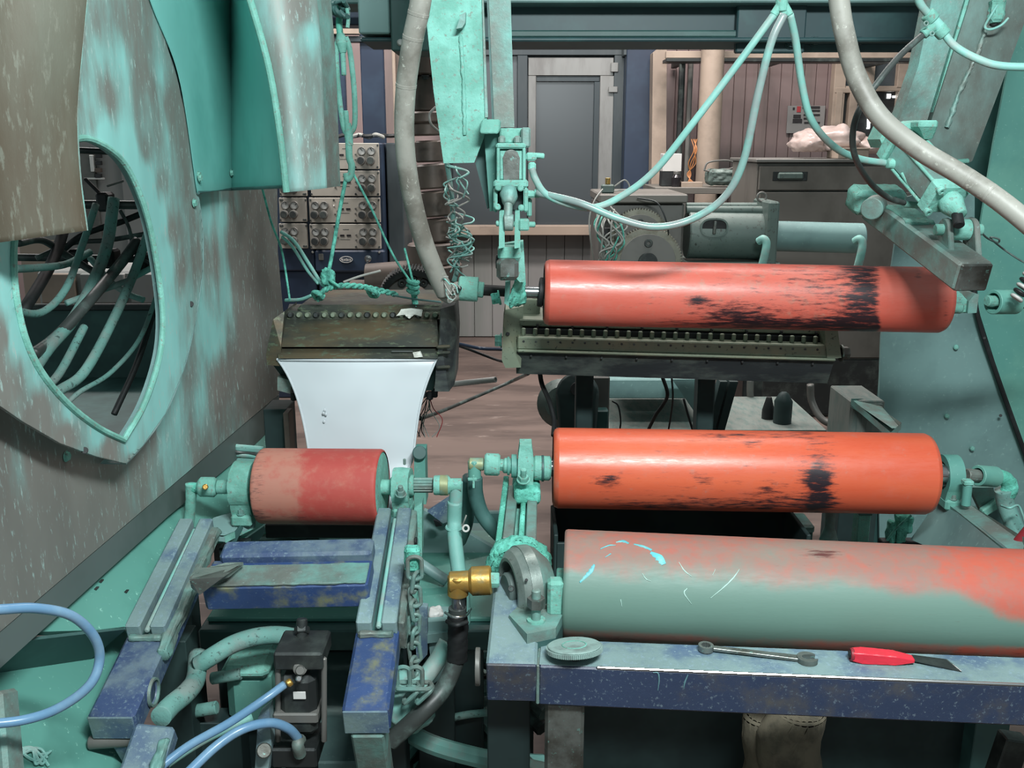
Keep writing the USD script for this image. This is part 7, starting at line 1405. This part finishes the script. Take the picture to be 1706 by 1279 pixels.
t.part('wedge', rough(fine(hull(np.array([P(1584, 476, Y4), P(1590, 478, Y4), P(1614, 503, Y4), P(1612, 520, Y4), P(1582, 522, Y4)] + [P(1584, 476, Y4 + .08), P(1614, 503, Y4 + .08), P(1612, 520, Y4 + .08), P(1582, 522, Y4 + .08)])), .012), .005, 60), 'teal', smooth=True); t.part('nut', rough(fine(cyl(P(1583, 512, Y4 - .02), P(1603, 513, Y4 - .02), M(9, Y4), 8, .004), .012), .003, 80), 'teal', smooth=True); t.part('side_plate', plate([(1614, 502), (1624, 490), (1631, 490), (1627, 521), (1612, 522)], Y4 - .01, .07), 'steel_dusty'); t.done()
t = Thing('rotary_joint', 'pale teal ring coupling on a dark shaft right of the top roller', 'coupling'); t.part('ring_body', ring(P(1654, 503, 2.27), P(1692, 503, 2.29), M(20, 2.27), M(15, 2.27)), 'teal_paint'); t.part('inner_plug', rough(fine(cyl(P(1644, 501, 2.27), P(1672, 502, 2.28), M(9, 2.27), 16), .01), .005, 70), 'teal'); t.part('tail', cyl(P(1690, 503, 2.29), P(1760, 503, 2.32), M(11, 2.27), 20), 'dark_steel'); t.done()
t = Thing('braided_hose', 'dark and white ringed hose curling up at the right edge beside the ring coupling', 'hose')
for i in range(6): a = P(1692 + 5 * i, 498 - 9 * i, 2.2); t.part('hose_ring', cyl(a, a + M(5, 2.2) * unit(np.array([.6, 0, .8])), M(11, 2.2), 18), 'black' if i % 2 else 'white')
t.done()
# ------------------------------------------------------------------ work table beam in front with the tools
zt = n0[2] - .004
t0, t1 = PZ(897, 1108, zt), PZ(1706, 1141, zt); dt_ = unit(t1 - t0); t1 = t0 + dt_ * 1.15; bk = unit(np.cross(ZA, dt_))
hB_, dB_ = M(84, 1.45), .092
t = Thing('table_beam', 'long worn dark blue square beam along the front, tools lying on it', 'beam')
Ft = np.stack([dt_, bk, ZA], 1)
t.part('square_tube', box((t0 + t1) / 2 + bk * dB_ / 2 - ZA * hB_ / 2, np.linalg.norm(t1 - t0), dB_, hB_, .004, Ft), 'bluerust')
t.part('top_wear', box((t0 + t1) / 2 + bk * dB_ * .5 + ZA * .0004, np.linalg.norm(t1 - t0) * .998, dB_ * .95, .0012, .0004, Ft), 'blue_dusty', label='paler dusty blue top face')
t.part('bare_edge', beam(t0 + dt_ * .10 + bk * .002 - ZA * .001, t1 + bk * .002 - ZA * .001, .006, .006, ZA, .002), 'chrome', label='bright bare steel edge'); t.part('end_cap', box(t0 + bk * dB_ / 2 - ZA * hB_ / 2 - dt_ * .001, .006, dB_ * .98, hB_ * .98, .002, Ft), 'steel_dusty')
mt['drip'] = look('pale_drip', srgb(92, 130, 136), rough=.5, bump=.1)
for pts in ([(1088, 1120), (1096, 1121), (1098, 1132), (1096, 1150)], [(1146, 1124), (1141, 1136), (1139, 1146)]):
    t.part('paint_drip', tube([PP(x, y, t0 - bk * .0005, bk) for x, y in pts], [.0008, .0016, .0006], 6), 'drip', kind='stuff')
legc = PP(940, 1205, t0, bk); t.part('leg', box(legc * [1, 1, 0] + bk * .05 + [0, 0, (t0[2] - hB_ - .002) / 2], .07, .07, t0[2] - hB_ - .002, .006, Ft), 'steel', label='grey bare steel leg'); lr = t0 + dt_ * 1.05 - ZA * hB_; t.part('leg', box(lr * [1, 1, 0] + bk * .05 + [0, 0, lr[2] / 2], .07, .07, lr[2], .006, Ft), 'steel'); t.done()
def on_top(px, py, h=0.0): return PZ(px, py, zt + .0012 + h)
t = Thing('toothed_disc', 'dusty toothed metal disc lying flat on the left end of the table beam', 'gear'); c = on_top(957, 1080, .018)
R = np.linalg.norm(on_top(1004, 1086, .012) - c)
tiltD = unit(ZA + .2 * YA - .05 * XA)
t.part('disc', gear(c, tiltD, R, .008, 90, R * .05), 'disc', smooth=False); t.part('top_face', cyl(c + tiltD * .004, c + tiltD * .0065, R * .94, 48, .001), 'disc'); t.part('center_ring', ring(c + tiltD * .0062, c + tiltD * .0075, R * .45, R * .40, 32), 'teal'); t.part('hub', cyl(c - ZA * .0175, c - tiltD * .003, R * .3, 24), 'dark_steel'); t.done()
t = Thing('combination_wrench', 'steel combination wrench lying on the table beam against the powdered roller', 'wrench')
w0, w1 = on_top(1176, 1079, .006), on_top(1345, 1098, .004); dw = unit(w1 - w0); Fw = frame(dw, ZA); Fz = np.stack([dw, unit(np.cross(ZA, dw)), ZA], 1)
th = np.linspace(0, 2 * np.pi, 36, endpoint=False); rw_ = .0135
star = Polygon([(rw_ * (.62 + .05 * math.cos(12 * a)) * math.cos(a), rw_ * (.62 + .05 * math.cos(12 * a)) * math.sin(a)) for a in np.linspace(0, 2 * np.pi, 96, endpoint=False)])
t.part('ring_end', extrude(Polygon([(rw_ * math.cos(a), rw_ * math.sin(a)) for a in th]).difference(star), .010, w0 - ZA * .004, Fz), 'steel'); Lw = np.linalg.norm(w1 - w0)
t.part('shank', hull(np.vstack([box(w0 + dw * rw_ * 1.0 + ZA * .001, .002, .011, .006, .001, Fz).vertices, box(w1 - dw * .012, .002, .015, .006, .001, Fz).vertices])), 'steel')
jaw = Polygon([(.018 * math.cos(a), .018 * math.sin(a)) for a in th]).difference(Polygon([(-.002, -.0075), (.03, -.0075), (.03, .0075), (-.002, .0075)])).difference(Polygon([(.0075 * math.cos(a) - .002, .0075 * math.sin(a)) for a in th]))
t.part('open_jaw', extrude(jaw, .009, w1 - ZA * .004, Fz @ np.array([[math.cos(.26), -math.sin(.26), 0], [math.sin(.26), math.cos(.26), 0], [0, 0, 1]])), 'steel'); t.done()
t = Thing('scraper', 'scraper with bright red taped handle and black blade on the table beam', 'scraper')
h0, h1 = on_top(1416, 1090, .011), on_top(1524, 1098, .008); dh = unit(h1 - h0); Fh = np.stack([dh, unit(np.cross(ZA, dh)), ZA], 1)
hand = hull(np.vstack([box(h0 + dh * .004, .004, .02, .017, .006, Fh).vertices, box(h0 + dh * .02, .004, .026, .021, .008, Fh).vertices, box(h0 + dh * .075, .004, .025, .018, .007, Fh).vertices, box(h1 - dh * .004, .004, .017, .008, .003, Fh).vertices]))
t.part('handle', rough(fine(hand, .006), .0015, 120), 'red', smooth=True); t.part('handle_end', rough(fine(box(h0 + dh * .001, .006, .014, .012, .003, Fh), .004), .004, 150), 'black'); t.part('tape_edge', ring(h0 + dh * .0, h0 + dh * .006, .0115, .0085, 20), 'red_dark')
bl0, bl1 = on_top(1520, 1097, .004), on_top(1598, 1108, .0015); db = unit(bl1 - bl0); sb_ = unit(np.cross(ZA, db)); t.part('blade', prism([bl0 - sb_ * .009 + ZA * .002, bl1 - sb_ * .020, bl1 + sb_ * .016 - db * .018, bl0 + sb_ * .011 + ZA * .002], .002, -ZA * .0018), 'dark_steel'); t.part('blade_edge', beam(bl1 - sb_ * .020, bl1 + sb_ * .016 - db * .018, .002, .002), 'chrome'); t.done()
single('red_handle', cyl(P(1790, 800, 1.78), P(1690, 920, 1.80), M(15, 1.75), 20, .005), 'red_dark', 'dark red handle behind the powdered roller at the right edge', 'handle')
t = Thing('canvas_sack', 'stiff beige dusty sack standing on the floor under the table beam', 'sack')
x0 = P(1300, 1290, 1.85); t.part('sack_body', rough(fine(hull(np.vstack([cyl((x0[0] + .015, 1.8, 0), (x0[0] + .015, 1.8, .44), .05, 24).vertices, (np.asarray(ico.vertices) * [.055, .05, .07] + P(1308, 1232, 1.8))])), .03), .03, 14), 'canvas', smooth=True); t.part('sack_fold', rough(fine(hull(np.vstack([cyl((x0[0] - .05, 1.84, 0), (x0[0] - .05, 1.84, .4), .035, 20).vertices, (np.asarray(ico.vertices) * [.04, .04, .06] + P(1272, 1240, 1.84))])), .03), .03, 14), 'canvas', smooth=True); t.done()
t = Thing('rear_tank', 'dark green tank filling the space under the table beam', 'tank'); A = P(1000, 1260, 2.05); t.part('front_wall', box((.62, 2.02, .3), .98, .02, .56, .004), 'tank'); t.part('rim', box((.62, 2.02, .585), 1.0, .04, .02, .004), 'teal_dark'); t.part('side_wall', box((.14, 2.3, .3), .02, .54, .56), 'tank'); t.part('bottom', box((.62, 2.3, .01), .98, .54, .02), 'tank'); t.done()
t = Thing('slanted_brace', 'dark steel brace leaning under the right end of the table beam', 'brace'); A = P(1690, 1225, 1.7); t.part('brace', beam(A, (A[0] - .08, 1.7, .0), .05, .04, YA), 'dark_steel'); t.part('foot', box((A[0] - .08, 1.7, .01), .1, .1, .02), 'dark_steel'); t.done()
